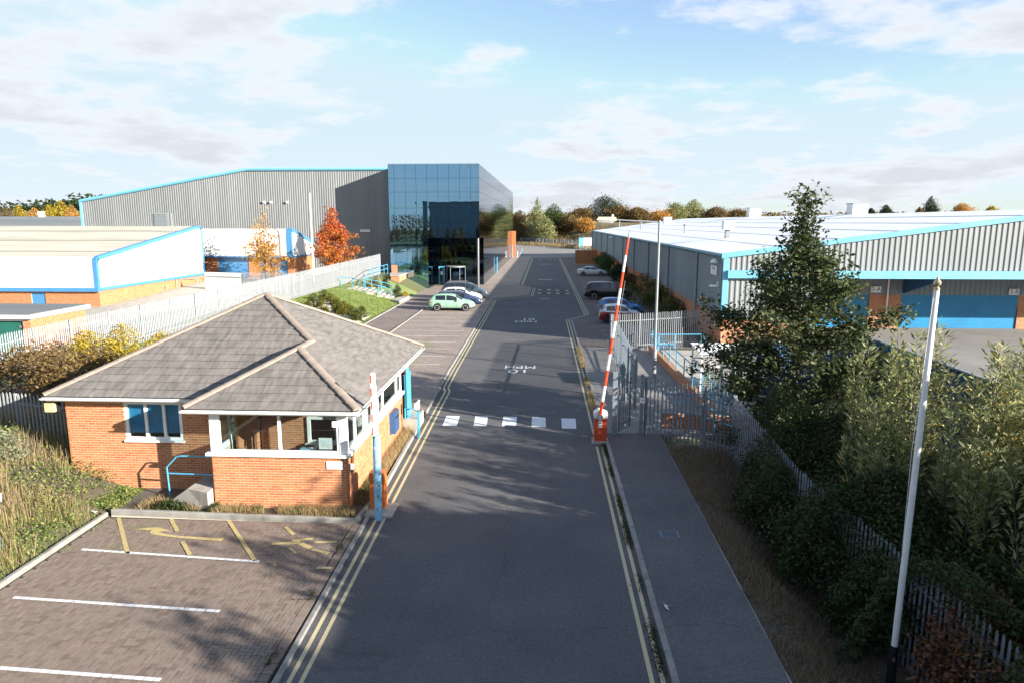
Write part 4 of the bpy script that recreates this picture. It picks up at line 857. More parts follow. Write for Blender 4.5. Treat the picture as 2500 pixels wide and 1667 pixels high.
mb.build('roof_joints', mat('joint_strip', [(.50, .50, .49), (.62, .62, .61)], 1, .6), rf)
mb = MB(); mb.tube([(RX - .17, RY0 - .08, EZ2 - .06), (RX - .17, RY1, EZ2 - .06)], .13, 8); mb.build('gutter', mat('gutter_blue_grey', (.10, .22, .28), 2, .45), rw)
mb = MB(); mb.mesh_([(RX - .2, RY0 - .16, EZ2 - .22), (RGX, RY0 - .16, rt(RGX) - .22), (RGX, RY0 - .16, rt(RGX) + .08), (RX - .2, RY0 - .16, EZ2 + .08), (RX - .2, RY0 + .04, EZ2 - .22), (RGX, RY0 + .04, rt(RGX) - .22), (RGX, RY0 + .04, rt(RGX) + .08), (RX - .2, RY0 + .04, EZ2 + .08)], [(0, 1, 2, 3), (3, 2, 6, 7), (0, 3, 7, 4)]); mb.b(RX - .06, RX + .27, RY0 - .1, RY0 + .12, 2.14, EZ2 - .2)
mb.b(RX + .27, RX + 5.45, RY0 - .08, RY0 + .02, 2.1, 2.2); mb.build('pale_blue_trim', A['cyan'], rw)
mb = MB(); mb.b(RX + .2, 54.6, RY0 - .3, RY0 - .06, 4.66, 5.14); mb.build('canopy_fascia', A['cyan'], rw)
mb = MB(); mb.b(16.5, 54.6, RY0 - .05, 47.9, 4.74, 4.82); mb.build('canopy_soffit', A['galv_dark'], rw)
for y in (50.6, 62.5, 74.8, 87.3, 100.3, 113.6, 126.6, 140, 154.2, 167.9):
    mb = MB(); mb.tube([(RX - .19, y, .1), (RX - .19, y, EZ2 - .1)], .095, 8)
    for z in (2.3, 4.1): mb.tube([(RX - .19, y, z), (RX - .19, y, z + .1)], .115, 8)
    mb.build('downpipe', A['galv'], rw)
DY = 47.5
brick_wall(rw, (16.5, DY), 0, .6, .2, 3.1); brick_wall(rw, (21.95, DY), 0, 2.15, .7, 3.25, budget=0); brick_wall(rw, (31.8, DY), 0, 5, .9, 3.25)
brick_wall(rw, (16.55, DY), -pi / 2, DY - RY0 - .1, .0, 3.2) if False else None
mb = MB(); mb.b(16.3, 16.5, RY0 + .1, DY, .0, 4.7); mb.build('return_wall', A['brick'], rw)
mb = MB(); ribbed(mb, (16.5, DY + .02), 0, lambda s: 4.74, 3.25, 40, .33, .045); mb.build('recess_cladding', A['clad_side'], rw)
for x0, x1 in ((17.1, 21.95), (24.1, 31.8), (36.8, 44)):
    mb = MB(); mb.b(x0, x1, DY + .1, DY + .16, .6, 3.27); d_ = mb.build('roller_door', A['door_blue'], rw)
    for k in range(26): mb = MB(); zz0 = .72 + k * .098; mb.prism([(x0 + .02, DY + .07), (x1 - .02, DY + .07), (x1 - .02, DY + .11), (x0 + .02, DY + .11)], zz0, zz0 + .088); mb.build('slat', A['door_blue'], d_)
mb = MB(); mb.tube([(23.1, DY - .12, .8), (23.1, DY - .12, 4.7)], .06, 8); mb.build('downpipe', A['white_pole'], rw)
for x in (24.2, 33.2):
    mb = MB(); mb.mesh_([(x - .06, DY, 3.35), (x - .06, RY0, 4.45), (x - .06, RY0, 4.7), (x - .06, DY, 4.7), (x + .06, DY, 3.35), (x + .06, RY0, 4.45), (x + .06, RY0, 4.7), (x + .06, DY, 4.7)], [(3, 2, 1, 0), (4, 5, 6, 7), (0, 1, 5, 4), (1, 2, 6, 5)]); mb.build('canopy_bracket', A['deep_blue'], rw)
for body, x, z, lab in (('3-A', 22.3, 3.62, 'white 3-A sign over the left hand recessed blue door'), ('3-B', 31.35, 3.5, 'white 3-B sign over the wide blue roller door')):
    t = thing('door_sign', lab, 'sign', (x, DY - .1, z - .18)); mb = MB(); mb.b(x - .33, x + .33, DY - .14, DY - .10, z - .2, z + .2); mb.build('board', A['white_paint'], t); text(t, 'lettering', body, .4, (x, DY - .143, z), (pi / 2, 0, 0), INK, .002, 1.05)
t = thing('factory_sign', 'small white Factory sign on the side wall near the front corner of the right warehouse', 'sign', (RX - .1, 45.6, 4.7)); mb = MB(); mb.b(RX - .16, RX - .11, 44.85, 46.4, 4.72, 5.3); mb.build('board', A['white_paint'], t); text(t, 'lettering', 'Factory\n3', .27, (RX - .163, 45.62, 5.02), (pi / 2, 0, -pi / 2), INK, .002)
for y in (44.3, 116): 
    t = thing('wall_lamp', 'pale hooded lamp on the right warehouse side wall, ' + ('by the front corner' if y < 60 else 'far along under the gutter'), 'lamp', (RX - .2, y, 5.5)); mb = MB(); mb.lathe([(.03, .22), (.16, .16), (.26, .02), (.27, -.02)], (RX - .45, y, 5.6), 12); mb.build('hood', A['white_paint'], t); mb = MB(); mb.tube([(RX, y, 5.6), (RX - .45, y, 5.82)], .02, 6); mb.build('arm', A['galv_dark'], t)
t = thing('security_camera', 'white security camera bracketed to the warehouse corner below the lamp', 'camera', (RX - .3, 44.2, 4.1)); mb = MB(); mb.b(RX - .7, RX - .2, 44.15, 44.28, 4.05, 4.17); mb.build('housing', A['white_paint'], t); mb = MB(); mb.tube([(RX - .12, 44.2, 4.1), (RX - .25, 44.2, 4.35), (RX - .1, 44.2, 4.35)], .04, 6); mb.build('bracket', A['white_paint'], t)
t = thing('small_sign', 'small white square notice on the orange brick corner of the right warehouse', 'sign', (RX - .05, 45.2, 1.3)); mb = MB(); mb.b(RX - .03, RX - .012, 45.0, 45.5, 1.3, 1.75); mb.build('plate', A['white_paint'], t); mb = MB(); mb.b(RX - .034, RX - .03, 45.1, 45.4, 1.5, 1.55); mb.build('print', INK, t)
def onroof(u, v):
    d = ray(u, v); k = (EZ2 - SL * RX - CAM_H) / (d.z - SL * d.x); return d.x * k, d.y * k, CAM_H + d.z * k
for i, (u, v, w_, h_, lab) in enumerate([(1775, 582, .75, 1.5, 'tall'), (1629, 545, 1.6, 1.2, 'boxy'), (1840, 529, 1.8, 1.3, 'boxy'), (2092, 522, 1.6, 1.0, 'boxy'), (1512, 557, .3, 1.5, 'pipe'), (1564, 562, .3, 1.2, 'pipe'), (1671, 571, .25, .9, 'pipe')]):
    x, y, z = onroof(u, v); nm = {'tall': 'tall white cowled vent nearest on the white warehouse roof', 'boxy': ['', 'white box vent left of centre on the ridge of the white roof', 'white box vent behind the tall tree top on the white roof', 'white box vent furthest right on the white roof'][i % 4], 'pipe': ['', 'thin vent pipe furthest along the white roof', 'thin grey vent pipe beside the lamp post on the roof', 'thin dark vent pipe in the middle of the near roof'][i - 3] if lab == 'pipe' else ''}[lab]
    t = thing('roof_vent', nm, 'roof vent', (x, y, z))
    mb = MB()
    if lab == 'tall': mb.b(x - .18, x + .18, y - .18, y + .18, z - .1, z + .75); mb.build('stack', A['galv'], t); mb = MB(); mb.b(x - .42, x + .5, y - .4, y + .4, z + .75, z + 1.5); mb.build('cowl', A['white_paint'], t)
    elif lab == 'boxy': mb.b(x - w_ / 2, x + w_ / 2, y - w_ / 2, y + w_ / 2, z - .2, z + h_); mb.build('housing', A['white_paint'], t); mb = MB(); mb.b(x - w_ / 2 - .1, x + w_ / 2 + .1, y - w_ / 2 - .1, y + w_ / 2 + .1, z + h_, z + h_ + .08); mb.build('lid', A['galv'], t)
    else: mb.tube([(x, y, z - .1), (x, y, z + h_)], w_ / 3, 8); mb.build('pipe', A['galv_dark'], t); mb = MB(); mb.lathe([(w_ * .55, 0), (w_ * .7, .12), (.02, .22)], (x, y, z + h_), 8); mb.build('cap', A['galv_dark'], t)
t = thing('timber_enclosure', 'rusty orange timber boarded enclosure at the end of the right parking bays', 'enclosure', (7.4, 133, 0)); mb = MB()
WD = mat('rusty_boards', [(.20, .075, .03), (.32, .13, .05)], 3, .8, attr=.5)
for k in range(13): x = 5.6 + k * .31; mb = MB(); mb.b(x, x + .29, 133, 133.08, .15, 2.75); mb.build('board', WD, t)
mb = MB(); mb.b(5.55, 9.7, 133.1, 136, .02, 2.7); mb.build('core', A['interior'], t); mb = MB(); mb.b(5.5, 9.75, 132.95, 136, .0, .16); mb.build('plinth', A['concrete'], t)
t = thing('site_cabin', 'small pale blue and white cabin beyond the end of the right warehouse', 'cabin', (12.2, 214, 0)); mb = MB(); mb.b(9.9, 15, 213, 217, 0, 3.4); mb.build('wall', A['clad_white'], t); mb = MB(); mb.b(9.8, 11.2, 212.9, 213, 0, 3.6); mb.build('panel', A['cyan'], t); mb = MB(); mb.b(9.8, 15.1, 212.9, 217.1, 3.4, 3.55); mb.build('roof', A['galv'], t)
t = thing('shade_block', 'plain flat roofed block added out of view to shade the road', 'building', (20, -3, 0)); mb = MB(); mb.b(16.6, 32, -16, 7.5, 0, 7.0); mb.build('wall', A['clad_side'], t); mb = MB(); mb.b(16.4, 32.2, -16.2, 7.7, 7.0, 7.2); mb.build('roof', A['roof_dark'], t)  # unseen block added to throw shade over the near road
# what stands behind the viewpoint and shows in the mirror glass
t = thing('rear_building', 'dark flat roofed block behind the viewpoint seen mirrored in the glass office', 'building', (-8, -34, 0)); mb = MB(); mb.b(-36, 14, -52, -34, 0, 13.6); mb.build('wall', A['clad_side'], t); mb = MB(); mb.b(-36.3, 14.3, -52.3, -33.7, 13.6, 13.9); mb.build('roof', A['roof_dark'], t)

# ---------------------------------------------------------------- palisade fences
pale_me = {}
def pale(h, m_):
    k = (round(h, 2), m_)
    if k not in pale_me:
        mb = MB(); pr = [(-.034, .0), (-.017, .016), (0, .004), (.017, .016), (.034, 0), (.034, -.005), (0, -.004), (-.034, -.005)]; n = len(pr)
        P = [(x, -y, 0) for x, y in pr] + [(x, -y, h - (.09 if abs(x) > .03 else (.045 if abs(x) > .01 else 0))) for x, y in pr]
        mb.mesh_(P, [(i, (i + 1) % n, (i + 1) % n + n, i + n) for i in range(n)] + [tuple(range(n, 2 * n))], 0, .5); pale_me[k] = mb.mesh('pale', A[m_])
    return pale_me[k]
def palisade(label, pts, h, m_='galv', sp=.155, budget=300, post_every=2.75, group='palisade fences', posts=True, back=.03, near=None):
    t = thing('palisade_fence', label, 'fence', pts[0], group); off = wloc(t); rails = MB(); st = MB(); used = 0; pos = []; pp = []
    for (x0, y0, z0), (x1, y1, z1) in zip(pts, pts[1:]):
        d = hypot(x1 - x0, y1 - y0); a = atan2(y1 - y0, x1 - x0); n = max(1, round(d / sp))
        for i in range(n): f = (i + .5) / n; pos.append((x0 + (x1 - x0) * f, y0 + (y1 - y0) * f, z0 + (z1 - z0) * f, a))
        m = max(1, round(d / post_every))
        for i in range(m + 1): f = i / m; pp.append((x0 + (x1 - x0) * f, y0 + (y1 - y0) * f, z0 + (z1 - z0) * f, a))
        nx, ny = -sin(a) * back, cos(a) * back
        for zf in (.14, .80):
            c = Vector(((x0 + x1) / 2 + nx, (y0 + y1) / 2 + ny, (z0 + z1) / 2 + h * zf)); M_ = Matrix.Translation(c) @ Matrix.Rotation(a, 4, 'Z') @ Matrix.Rotation(-atan2(z1 - z0, d), 4, 'Y'); rails.box(None, (hypot(d, z1 - z0), .012, .05), M=M_)
            M2 = Matrix.Translation(c + Vector((nx * .6, ny * .6, .025))) @ Matrix.Rotation(a, 4, 'Z') @ Matrix.Rotation(-atan2(z1 - z0, d), 4, 'Y'); rails.box(None, (hypot(d, z1 - z0), .05, .008), M=M2)
    rails.build('rail', A[m_], t); pos.sort(key=lambda p: p[0] ** 2 + p[1] ** 2)
    me = pale(h, m_)
    for (x, y, z, a) in pos:
        j = random.uniform(-.02, .02); tl = random.uniform(-.008, .008)
        if used < budget: link('pale', me, t, Vector((x, y, z + j)) - off, (0, tl, a)); used += 1
        else:
            ca, sa = cos(a), sin(a); b = len(st.v); vs = [v.co for v in me.vertices]; st.v += [(v.x * ca - v.y * sa + x, v.x * sa + v.y * ca + y, v.z + z + j) for v in vs]
            for p in me.polygons: st.f.append(tuple(i + b for i in p.vertices)); st.m.append(0); st.r.append(.5)
    if st.f: st.sbuild('pale', A[m_], t)
    pm_ = MB(); pm_.b(-.05, .05, .02, .1, 0, h - .06); pme = pm_.mesh('post', A[m_])
    if posts:
        for (x, y, z, a) in pp: link('post', pme, t, Vector((x - sin(a) * back, y + cos(a) * back, z)) - off, (0, 0, a))
    return t
palisade('long bright galvanised palisade fence running back on the left past the grass bank', [(x, y, z) for x, y, z in FENCE], 2.42)
palisade('overgrown palisade fence meeting the left corner of the gatehouse', [(-22.5, 21.6, .85), (-14.75, 20.3, .66)], 1.95)
palisade('white palisade fence crossing in front of the unit with blue doors', [(-30.2, 66.2, .95), (-23.4, 64.2, 1.05)], 2.3, budget=60)
t = thing('hoarding', 'white sheeted hoarding between the beige roofed unit and the crossing palisade fence', 'hoarding', (-33, 67, .9)); mb = MB(); mb.mesh_([(-34.6, 67.5, .9), (-30.2, 66.2, .9), (-30.2, 66.2, 3.15), (-34.6, 67.5, 3.15), (-34.6, 67.56, .9), (-30.2, 66.26, .9), (-30.2, 66.26, 3.15), (-34.6, 67.56, 3.15)], [(0, 1, 2, 3), (7, 6, 5, 4), (3, 2, 6, 7), (0, 3, 7, 4), (1, 5, 6, 2)]); mb.build('sheet', A['clad_white'], t); mb = MB(); mb.tube([(-34.6, 67.45, 2.75), (-30.2, 66.15, 2.75)], .04, 6); mb.build('rail', A['galv'], t)
palisade('blue grey palisade fence from the gate bending behind the brambles on the right', [(3.78, 25.46, .06), (5.68, 24.04, .05), (6.45, 23.2, .0), (6.95, 18, -.85), (7.5, 12.5, -.95), (7.9, 7.6, -.95)], 2.32, 'galv_dark')
palisade('long palisade fence beside the right pavement running away from the gate', [(3.85, 28.4, .08), (4.08, 42.5, .08)], 2.45, 'galv_dark')
palisade('palisade fence crossing to the orange brick corner of the right warehouse', [(4.12, 42.6, .06), (6.0, 43.3, .06), (10.95, 45.6, .06)], 2.4)
palisade('far dark palisade fence at the foot of the dry hillside', [(-16, 276, -.05), (10.5, 221, -.05), (18, 206, -.05)], 2.5, 'galv_dark', sp=.3, budget=0)
def post(name, label, x, y, z0, h, w, m_, cat='post', group=None):
    t = thing(name, label, cat, (x, y, z0), group); mb = MB(); mb.b(x - w / 2, x + w / 2, y - w / 2, y + w / 2, z0, z0 + h); mb.build('shaft', A[m_], t); mb = MB(); mb.b(x - w / 2 - .005, x + w / 2 + .005, y - w / 2 - .005, y + w / 2 + .005, z0 + h, z0 + h + .012); mb.build('cap', A['galv'], t); return t
post('gate_post', 'thick square grey gate post beside the red barrier cabinet', 2.62, 25.3, .08, 2.48, .18, 'galv_dark', 'gate post')
post('gate_post', 'grey gate post with a small white notice at the end of the palisade', 3.66, 25.48, .08, 2.35, .13, 'galv_dark', 'gate post')
t = thing('notice', 'small white notice on the gate post', 'notice', (3.66, 25.35, 1.4)); mb = MB(); mb.b(3.58, 3.78, 25.38, 25.405, 1.36, 1.56); mb.build('plate', A['white_paint'], t); mb = MB(); mb.b(3.62, 3.74, 25.375, 25.38, 1.44, 1.47); mb.build('print', INK, t)
g = thing('palisade_gate', 'narrow palisade gate leaf standing open by the red barrier', 'gate', (2.8, 25.5, .1)); off = wloc(g); a = atan2(.85, .52)
for i in range(6): link('pale', pale(2.25, 'galv_dark'), g, Vector((2.82 + .52 * (i + .5) / 6, 25.55 + .85 * (i + .5) / 6, .16)) - off, (0, 0, a))
mb = MB()
for z in (.42, 1.95): mb.box((3.08, 25.975, z), (1.0, .03, .05), a)
for f in (0, 1): mb.box((2.82 + .52 * f, 25.55 + .85 * f, 1.15), (.05, .05, 2.0), a)
mb.build('frame', A['galv_dark'], g)
# tall blue corrugated screens on the right
def screen(label, p0, p1, z0, h, gid):
    t = thing('screen_fence', label, 'fence', (*p0, z0), gid); d = hypot(p1[0] - p0[0], p1[1] - p0[1]); a = atan2(p1[1] - p0[1], p1[0] - p0[0]); n = max(1, round(d / 2.4)); nx, ny = sin(a), -cos(a)
    for i in range(n):
        mb = MB(); q = (p0[0] + cos(a) * d * i / n, p0[1] + sin(a) * d * i / n); ribbed(mb, q, a, lambda s: z0 + h, z0, d / n - .012, .26, .045)
        q2 = (q[0] + cos(a) * (d / n - .012) - nx * .006, q[1] + sin(a) * (d / n - .012) - ny * .006); ribbed(mb, q2, a + pi, lambda s: z0 + h, z0, d / n - .012, .26, -.045); mb.build('panel', A['deep_blue'], t)
    mb = MB(); mb.box(((p0[0] + p1[0]) / 2, (p0[1] + p1[1]) / 2, z0 + h + .03), (d, .16, .06), a); mb.build('capping', A['galv'], t)
    for i in range(n + 1): mb = MB(); mb.box((p0[0] + (p1[0] - p0[0]) * i / n - nx * .1, p0[1] + (p1[1] - p0[1]) * i / n - ny * .1, z0 + h / 2), (.1, .1, h), a); mb.build('post', A['deep_blue'], t)
    return t
screen('long tall blue corrugated screen fence behind the willow shrubs on the right', (14.75, 32), (14.75, 2), -.1, 3.0, 'blue screens')
screen('short blue corrugated screen fence behind the big dark tree', (9.6, 30.6), (14.6, 32.05), -.1, 2.9, 'blue screens')

# ---------------------------------------------------------------- barriers, posts, rails
t = thing('barrier', 'raised red and white barrier arm on a red cabinet with white pitched cap', 'barrier', (2.05, 24.75, 0), 'road barriers')
mb = MB(); mb.prism([(1.82, 24.55), (2.28, 24.55), (2.28, 24.95), (1.82, 24.95)], .1, .98); cb = mb.build('cabinet', A['red'], t); mb = MB(); mb.b(1.96, 2.1, 24.54, 24.55, .62, .86); mb.build('label', A['white_paint'], cb); mb = MB(); mb.b(1.98, 2.08, 24.535, 24.54, .78, .82); mb.build('label_print', INK, cb)
mb = MB(); mb.mesh_([(1.8, 24.52, .98), (2.3, 24.52, .98), (2.3, 24.98, .98), (1.8, 24.98, .98), (1.8, 24.52, 1.16), (2.3, 24.52, 1.16), (2.3, 24.98, 1.16), (1.8, 24.98, 1.16), (1.98, 24.52, 1.27), (1.98, 24.98, 1.27)], [(0, 1, 5, 8, 4), (2, 3, 7, 9, 6), (4, 8, 9, 7), (8, 5, 6, 9), (0, 4, 7, 3), (1, 2, 6, 5)]); mb.build('cap', A['white_paint'], t)
mb = MB(); mb.b(1.74, 2.36, 24.5, 25.0, 0, .1); mb.build('plinth', A['concrete'], t)
p0, p1 = Vector((2.0, 24.46, 1.05)), Vector((2.86, 24.46, 7.55)); d = p1 - p0
for i in range(11):
    a_, b_ = p0 + d * (i / 11), p0 + d * ((i + 1) / 11); mb = MB(); mb.tube([a_, b_], [.062 - .0018 * i, .0602 - .0018 * i], 10); mb.build('arm_band', A['red_band' if i % 2 == 0 else 'white_paint'], t)
mb = MB(); mb.tube([p1, p1 + d.normalized() * .28], [.03, .012], 8); mb.tube([(2.0, 24.56, 1.05), (2.0, 24.4, 1.05)], .12, 12); mb.build('pivot', A['galv_dark'], t)
mb = MB(); mb.tube([p0 + d * .33 + Vector((.09, 0, 0)), p0 + d * .8 + Vector((.1, 0, -.2))], .008, 5); mb.build('stay_wire', A['galv'], t)
t = thing('barrier', 'orange barrier cabinet with upright white and red arm beside the gatehouse wall', 'barrier', (-4.75, 18.3, 0), 'road barriers')
mb = MB(); mb.b(-4.98, -4.56, 18.18, 18.55, .05, 1.12); mb.build('cabinet', A['orange'], t); mb = MB(); mb.b(-4.83, -4.72, 18.16, 18.18, .8, 1.1); mb.build('slot', A['dark'], t)
mb = MB(); mb.b(-4.80, -4.69, 18.0, 18.12, .95, 4.05); mb.build('arm', A['white_paint'], t); mb = MB(); mb.mesh_([(-4.67, 18.02, .9), (-4.60, 18.02, .9), (-4.66, 18.02, 3.75), (-4.69, 18.02, 3.75), (-4.67, 18.07, .9), (-4.60, 18.07, .9), (-4.66, 18.07, 3.75), (-4.69, 18.07, 3.75)], [(0, 1, 2, 3), (7, 6, 5, 4), (1, 5, 6, 2), (0, 3, 7, 4), (3, 2, 6, 7)]); mb.build('folded_skirt', mat('cream_strip', (.6, .57, .5), 3, .5), t)
for k in range(5): mb = MB(); z = 2.3 + k * .37; mb.b(-4.803, -4.765, 17.993, 18.0, z, z + .22); mb.build('red_strip', A['red_band'], t)
mb = MB(); mb.prism([(-5.1, 17.7), (-4.25, 17.7), (-4.25, 18.6), (-5.1, 18.6)], .0, .06); mb.build('plinth', A['concrete'], t)
t = thing('blue_post', 'thick pale blue post with black and white diamonds in front of the orange barrier cabinet', 'post', (-4.6, 17.6, 0)); mb = MB(); mb.tube([(-4.6, 17.6, .0), (-4.58, 17.6, 2.42)], .105, 18); mb.build('shaft', mat('pale_blue_post_paint', [(.20, .46, .66), (.28, .54, .74)], 4, .35), t)
for k in range(7):
    z = .3 + k * .345 + (.05 if k % 2 else 0)
    for mi, a0 in (('dark', -100 + 22 * (k % 3)), ('white_paint', -145 + 22 * (k % 3)), ('white_paint', -55 + 22 * (k % 3))):
        mb = MB(); P = []
        for da, dz in ((-20, .03), (0, 0), (22, .03), (2, .065)): a = radians(a0 + da); P.append((-4.59 + .108 * cos(a), 17.6 + .108 * sin(a), z + dz))
        mb.poly(P); mb.build('diamond', A[mi], t)
t = thing('intercom_post', 'pale blue post with a stack of white plates on top at the road edge', 'post', (-4.83, 24.9, 0)); mb = MB(); mb.b(-4.88, -4.79, 24.86, 24.94, 0, 1.1); mb.build('shaft', A['blue'], t)
for k, h in enumerate((.26, .3, .36)): mb = MB(); mb.b(-4.96 + k * .065, -4.92 + k * .065, 24.8, 25.0, 1.12, 1.12 + h); mb.build('plate', A['white_paint'], t)
mb = MB(); mb.b(-4.98, -4.74, 24.8, 25, 1.09, 1.12); mb.build('bracket', A['dark'], t)
t = thing('rail_frame', 'sky blue tubular rail frame between the gatehouse wall and the road kerb', 'handrail', (-5.4, 25.7, .1)); mb = MB(); mb.tube([(-5.5, 25.62, .12), (-5.5, 25.62, .95), (-5.1, 25.6, .97), (-4.98, 25.6, .9), (-4.98, 25.6, .12), (-5.5, 25.62, .12)], .033, 8); mb.build('frame', A['blue'], t); mb = MB(); mb.tube([(-5.5, 25.62, .4), (-4.98, 25.6, .4)], .012, 6); mb.tube([(-5.5, 25.62, .68), (-4.98, 25.6, .68)], .012, 6); mb.build('crossbar', A['blue'], t)
t = thing('sign_post', 'low blue post with a tilted white sign plate in the weeds at the left edge', 'sign', (-13.2, 14.8, .2)); mb = MB(); mb.tube([(-13.25, 14.85, .1), (-13.27, 14.85, 1.45)], .05, 8); mb.build('post', A['blue'], t); mb = MB(); M_ = Matrix.Translation((-13.3, 14.78, 1.5)) @ Matrix.Rotation(radians(-24), 4, 'Y') @ Matrix.Rotation(radians(-35), 4, 'X'); mb.box(None, (.72, .03, .2), M=M_); mb.build('plate', A['white_paint'], t); mb = MB()
for k in range(3): M_ = Matrix.Translation((-13.3, 14.78, 1.5)) @ Matrix.Rotation(radians(-24), 4, 'Y') @ Matrix.Rotation(radians(-35), 4, 'X') @ Matrix.Translation((-.05, -.017, -.05 + k * .05)); mb.box(None, (.5 - .08 * k, .003, .018), M=M_)
mb.build('faint_line', mat('worn_print', (.45, .5, .6), 5, .6), t)
# lamp column
t = thing('street_lamp', 'tall grey street lamp with a long level arm and rusty cream lantern', 'street lamp', (5.67, 35.4, .08))
mb = MB(); mb.tube([(5.67, 35.4, .08), (5.67, 35.4, 1.6), (5.67, 35.4, 1.62), (5.68, 35.4, 8.2)], [.11, .11, .075, .06], 12); mb.build('column', A['galv'], t, smooth=False)
mb = MB(); mb.tube([(5.68, 35.4, 8.12), (4.4, 35.4, 8.17), (3.35, 35.4, 8.23)], .035, 8); mb.build('arm', A['galv'], t)
LS = mat('rusty_cream_enamel', [(.45, .22, .08), (.62, .52, .36), (.66, .60, .48)], 7, .6)
mb = MB(); mb.mesh_([(3.5, 35.28, 8.17), (3.5, 35.52, 8.17), (2.5, 35.54, 8.22), (2.5, 35.26, 8.22), (3.48, 35.32, 8.36), (3.48, 35.48, 8.36), (2.6, 35.46, 8.37), (2.6, 35.34, 8.37)], [(0, 1, 2, 3), (4, 7, 6, 5), (0, 4, 5, 1), (1, 5, 6, 2), (2, 6, 7, 3), (3, 7, 4, 0)]); ln = mb.build('lantern', LS, t)
mb = MB(); mb.mesh_([(3.46, 35.3, 8.17), (3.46, 35.5, 8.17), (2.52, 35.52, 8.22), (2.52, 35.28, 8.22), (3.3, 35.34, 8.05), (3.3, 35.46, 8.05), (2.62, 35.46, 8.10), (2.62, 35.34, 8.10)], [(3, 2, 1, 0), (4, 5, 6, 7), (0, 1, 5, 4), (1, 2, 6, 5), (2, 3, 7, 6), (3, 0, 4, 7)]); mb.build('bowl', mat('milky_bowl', (.5, .5, .5), 3, .2), ln); mb = MB(); mb.lathe([(.06, 0), (.07, .08), (.03, .14)], (3.3, 35.4, 8.35), 10); mb.build('photocell', A['white_paint'], ln)
# flagpoles
t = thing('flagpole', 'tall white flagpole with gold finial and black base among the right hand shrubs', 'flagpole', (6.8, 12.4, -.95), 'flagpoles')
mb = MB(); mb.tube([(6.8, 12.4, .02), (6.84, 12.4, 3.6), (6.88, 12.4, 6.92)], [.06, .056, .048], 14); mb.build('pole', A['white_pole'], t); mb = MB(); mb.tube([(6.79, 12.4, -1.0), (6.8, 12.4, .03)], [.09, .08], 14); mb.build('base', A['dark'], t)
mb = MB(); mb.lathe([(.05, 0), (.05, .04), (.028, .06), (.06, .1), (.064, .14), (.026, .2), (.004, .26)], (6.88, 12.4, 6.92), 14); mb.build('finial', mat('tarnished_gold', (.5, .42, .28), 5, .35, metal=.7), t)
mb = MB(); mb.tube([(6.78, 12.3, 6.8), (6.67, 12.27, 4), (6.72, 12.3, .5)], .005, 5); mb.build('halyard', A['white_paint'], t)
t = thing('flagpole', 'slender white flagpole in front of the grey warehouse by the red tree', 'flagpole', (-25.6, 74, 1.4), 'flagpoles'); mb = MB(); mb.tube([(-25.6, 74, 1.3), (-25.6, 74, 11.15)], [.075, .055], 10); mb.build('pole', A['white_pole'], t); mb = MB(); mb.lathe([(.09, 0), (.1, .1), (.02, .18)], (-25.6, 74, 11.15), 8); mb.build('finial', A['galv'], t)
# low wall and railings of the right-hand path
wl = thing('low_wall', 'low orange brick wall carrying a sky blue railing beside the right hand path', 'wall', (6.75, 35, 0)); P = [(6.5, 43.0), (6.78, 33), (6.95, 26.2)]
for q0, q1 in zip(P, P[1:]):
    d = hypot(q1[0] - q0[0], q1[1] - q0[1]); a = atan2(q1[1] - q0[1], q1[0] - q0[0]); brick_wall(wl, q0, a, d, 0, .45, thick=.2); mb = MB(); mb.box(((q0[0] + q1[0]) / 2 + .11, (q0[1] + q1[1]) / 2, .475), (d, .25, .05), a); mb.build('coping', mat('brick_coping', [(.3, .14, .08), (.42, .22, .12)], 5, .85), wl)
tp = [(6.62, 42.6), (6.88, 33), (7.06, 26.4)]
def tpat(f):
    d1 = hypot(.26, 9.6); d2 = hypot(.18, 6.6); s = f * (d1 + d2); (a, b, k) = (tp[0], tp[1], s / d1) if s < d1 else (tp[1], tp[2], (s - d1) / d2); return (a[0] + (b[0] - a[0]) * k, a[1] + (b[1] - a[1]) * k)
rail('handrail', 'long sky blue railing along the low brick wall of the right hand path', [[(*q, 1.5) for q in tp], [(*q, .95) for q in tp]] + [[(*tpat(f), .48), (*tpat(f), 1.5)] for f in np.linspace(.01, .99, 10)], .03)
rail('handrail', 'sky blue rail across the far end of the right hand path by the crossing fence', [[(6.3, 41.6, 1.35), (9.6, 41.9, 1.35), (9.9, 40.9, .2)], [(6.3, 41.6, .75), (7.8, 41.7, .75)], [(6.9, 41.65, .1), (6.9, 41.65, 1.35)], [(7.9, 41.75, .1), (7.9, 41.75, 1.35)], [(9.5, 41.9, .1), (9.5, 41.9, 1.35)]], .028)
rail('handrail', 'low sky blue pair of sloping rails just behind the right palisade fence', [[(5.0, 26.2, .1), (5.0, 26.2, 1.25), (5.5, 26.1, 1.25), (7.9, 25.3, .65), (8.6, 25.1, .65)], [(5.25, 25.9, .1), (5.25, 25.9, .85), (5.7, 25.8, .85), (8.1, 25.0, .25), (8.8, 24.8, .25)], [(6.5, 25.75, .1), (6.5, 25.75, 1.0)], [(8.6, 25.1, .05), (8.6, 25.1, .65)]], .03)
rail('handrail', 'sky blue level rail between the lamp column path and the low wall', [[(4.75, 27.2, .1), (4.75, 27.2, 1.2), (4.9, 27.2, 1.28), (7.0, 27.0, 1.3)], [(7.0, 27.0, .5), (7.0, 27.0, 1.3)]], .03)
t = thing('planter_wall', 'low dark red brick wall across the path behind the right palisade', 'wall', (6.2, 26.6, 0)); brick_wall(t, (4.6, 26.5), -.14, 3.6, .05, .7)
cg = thing('gas_cage', 'white mesh cage with a sloping roof holding green and red gas cylinders', 'cage', (8.2, 32, .05)); x0, x1, y0, y1 = 7.2, 9.9, 31.4, 33.4
mb = MB()
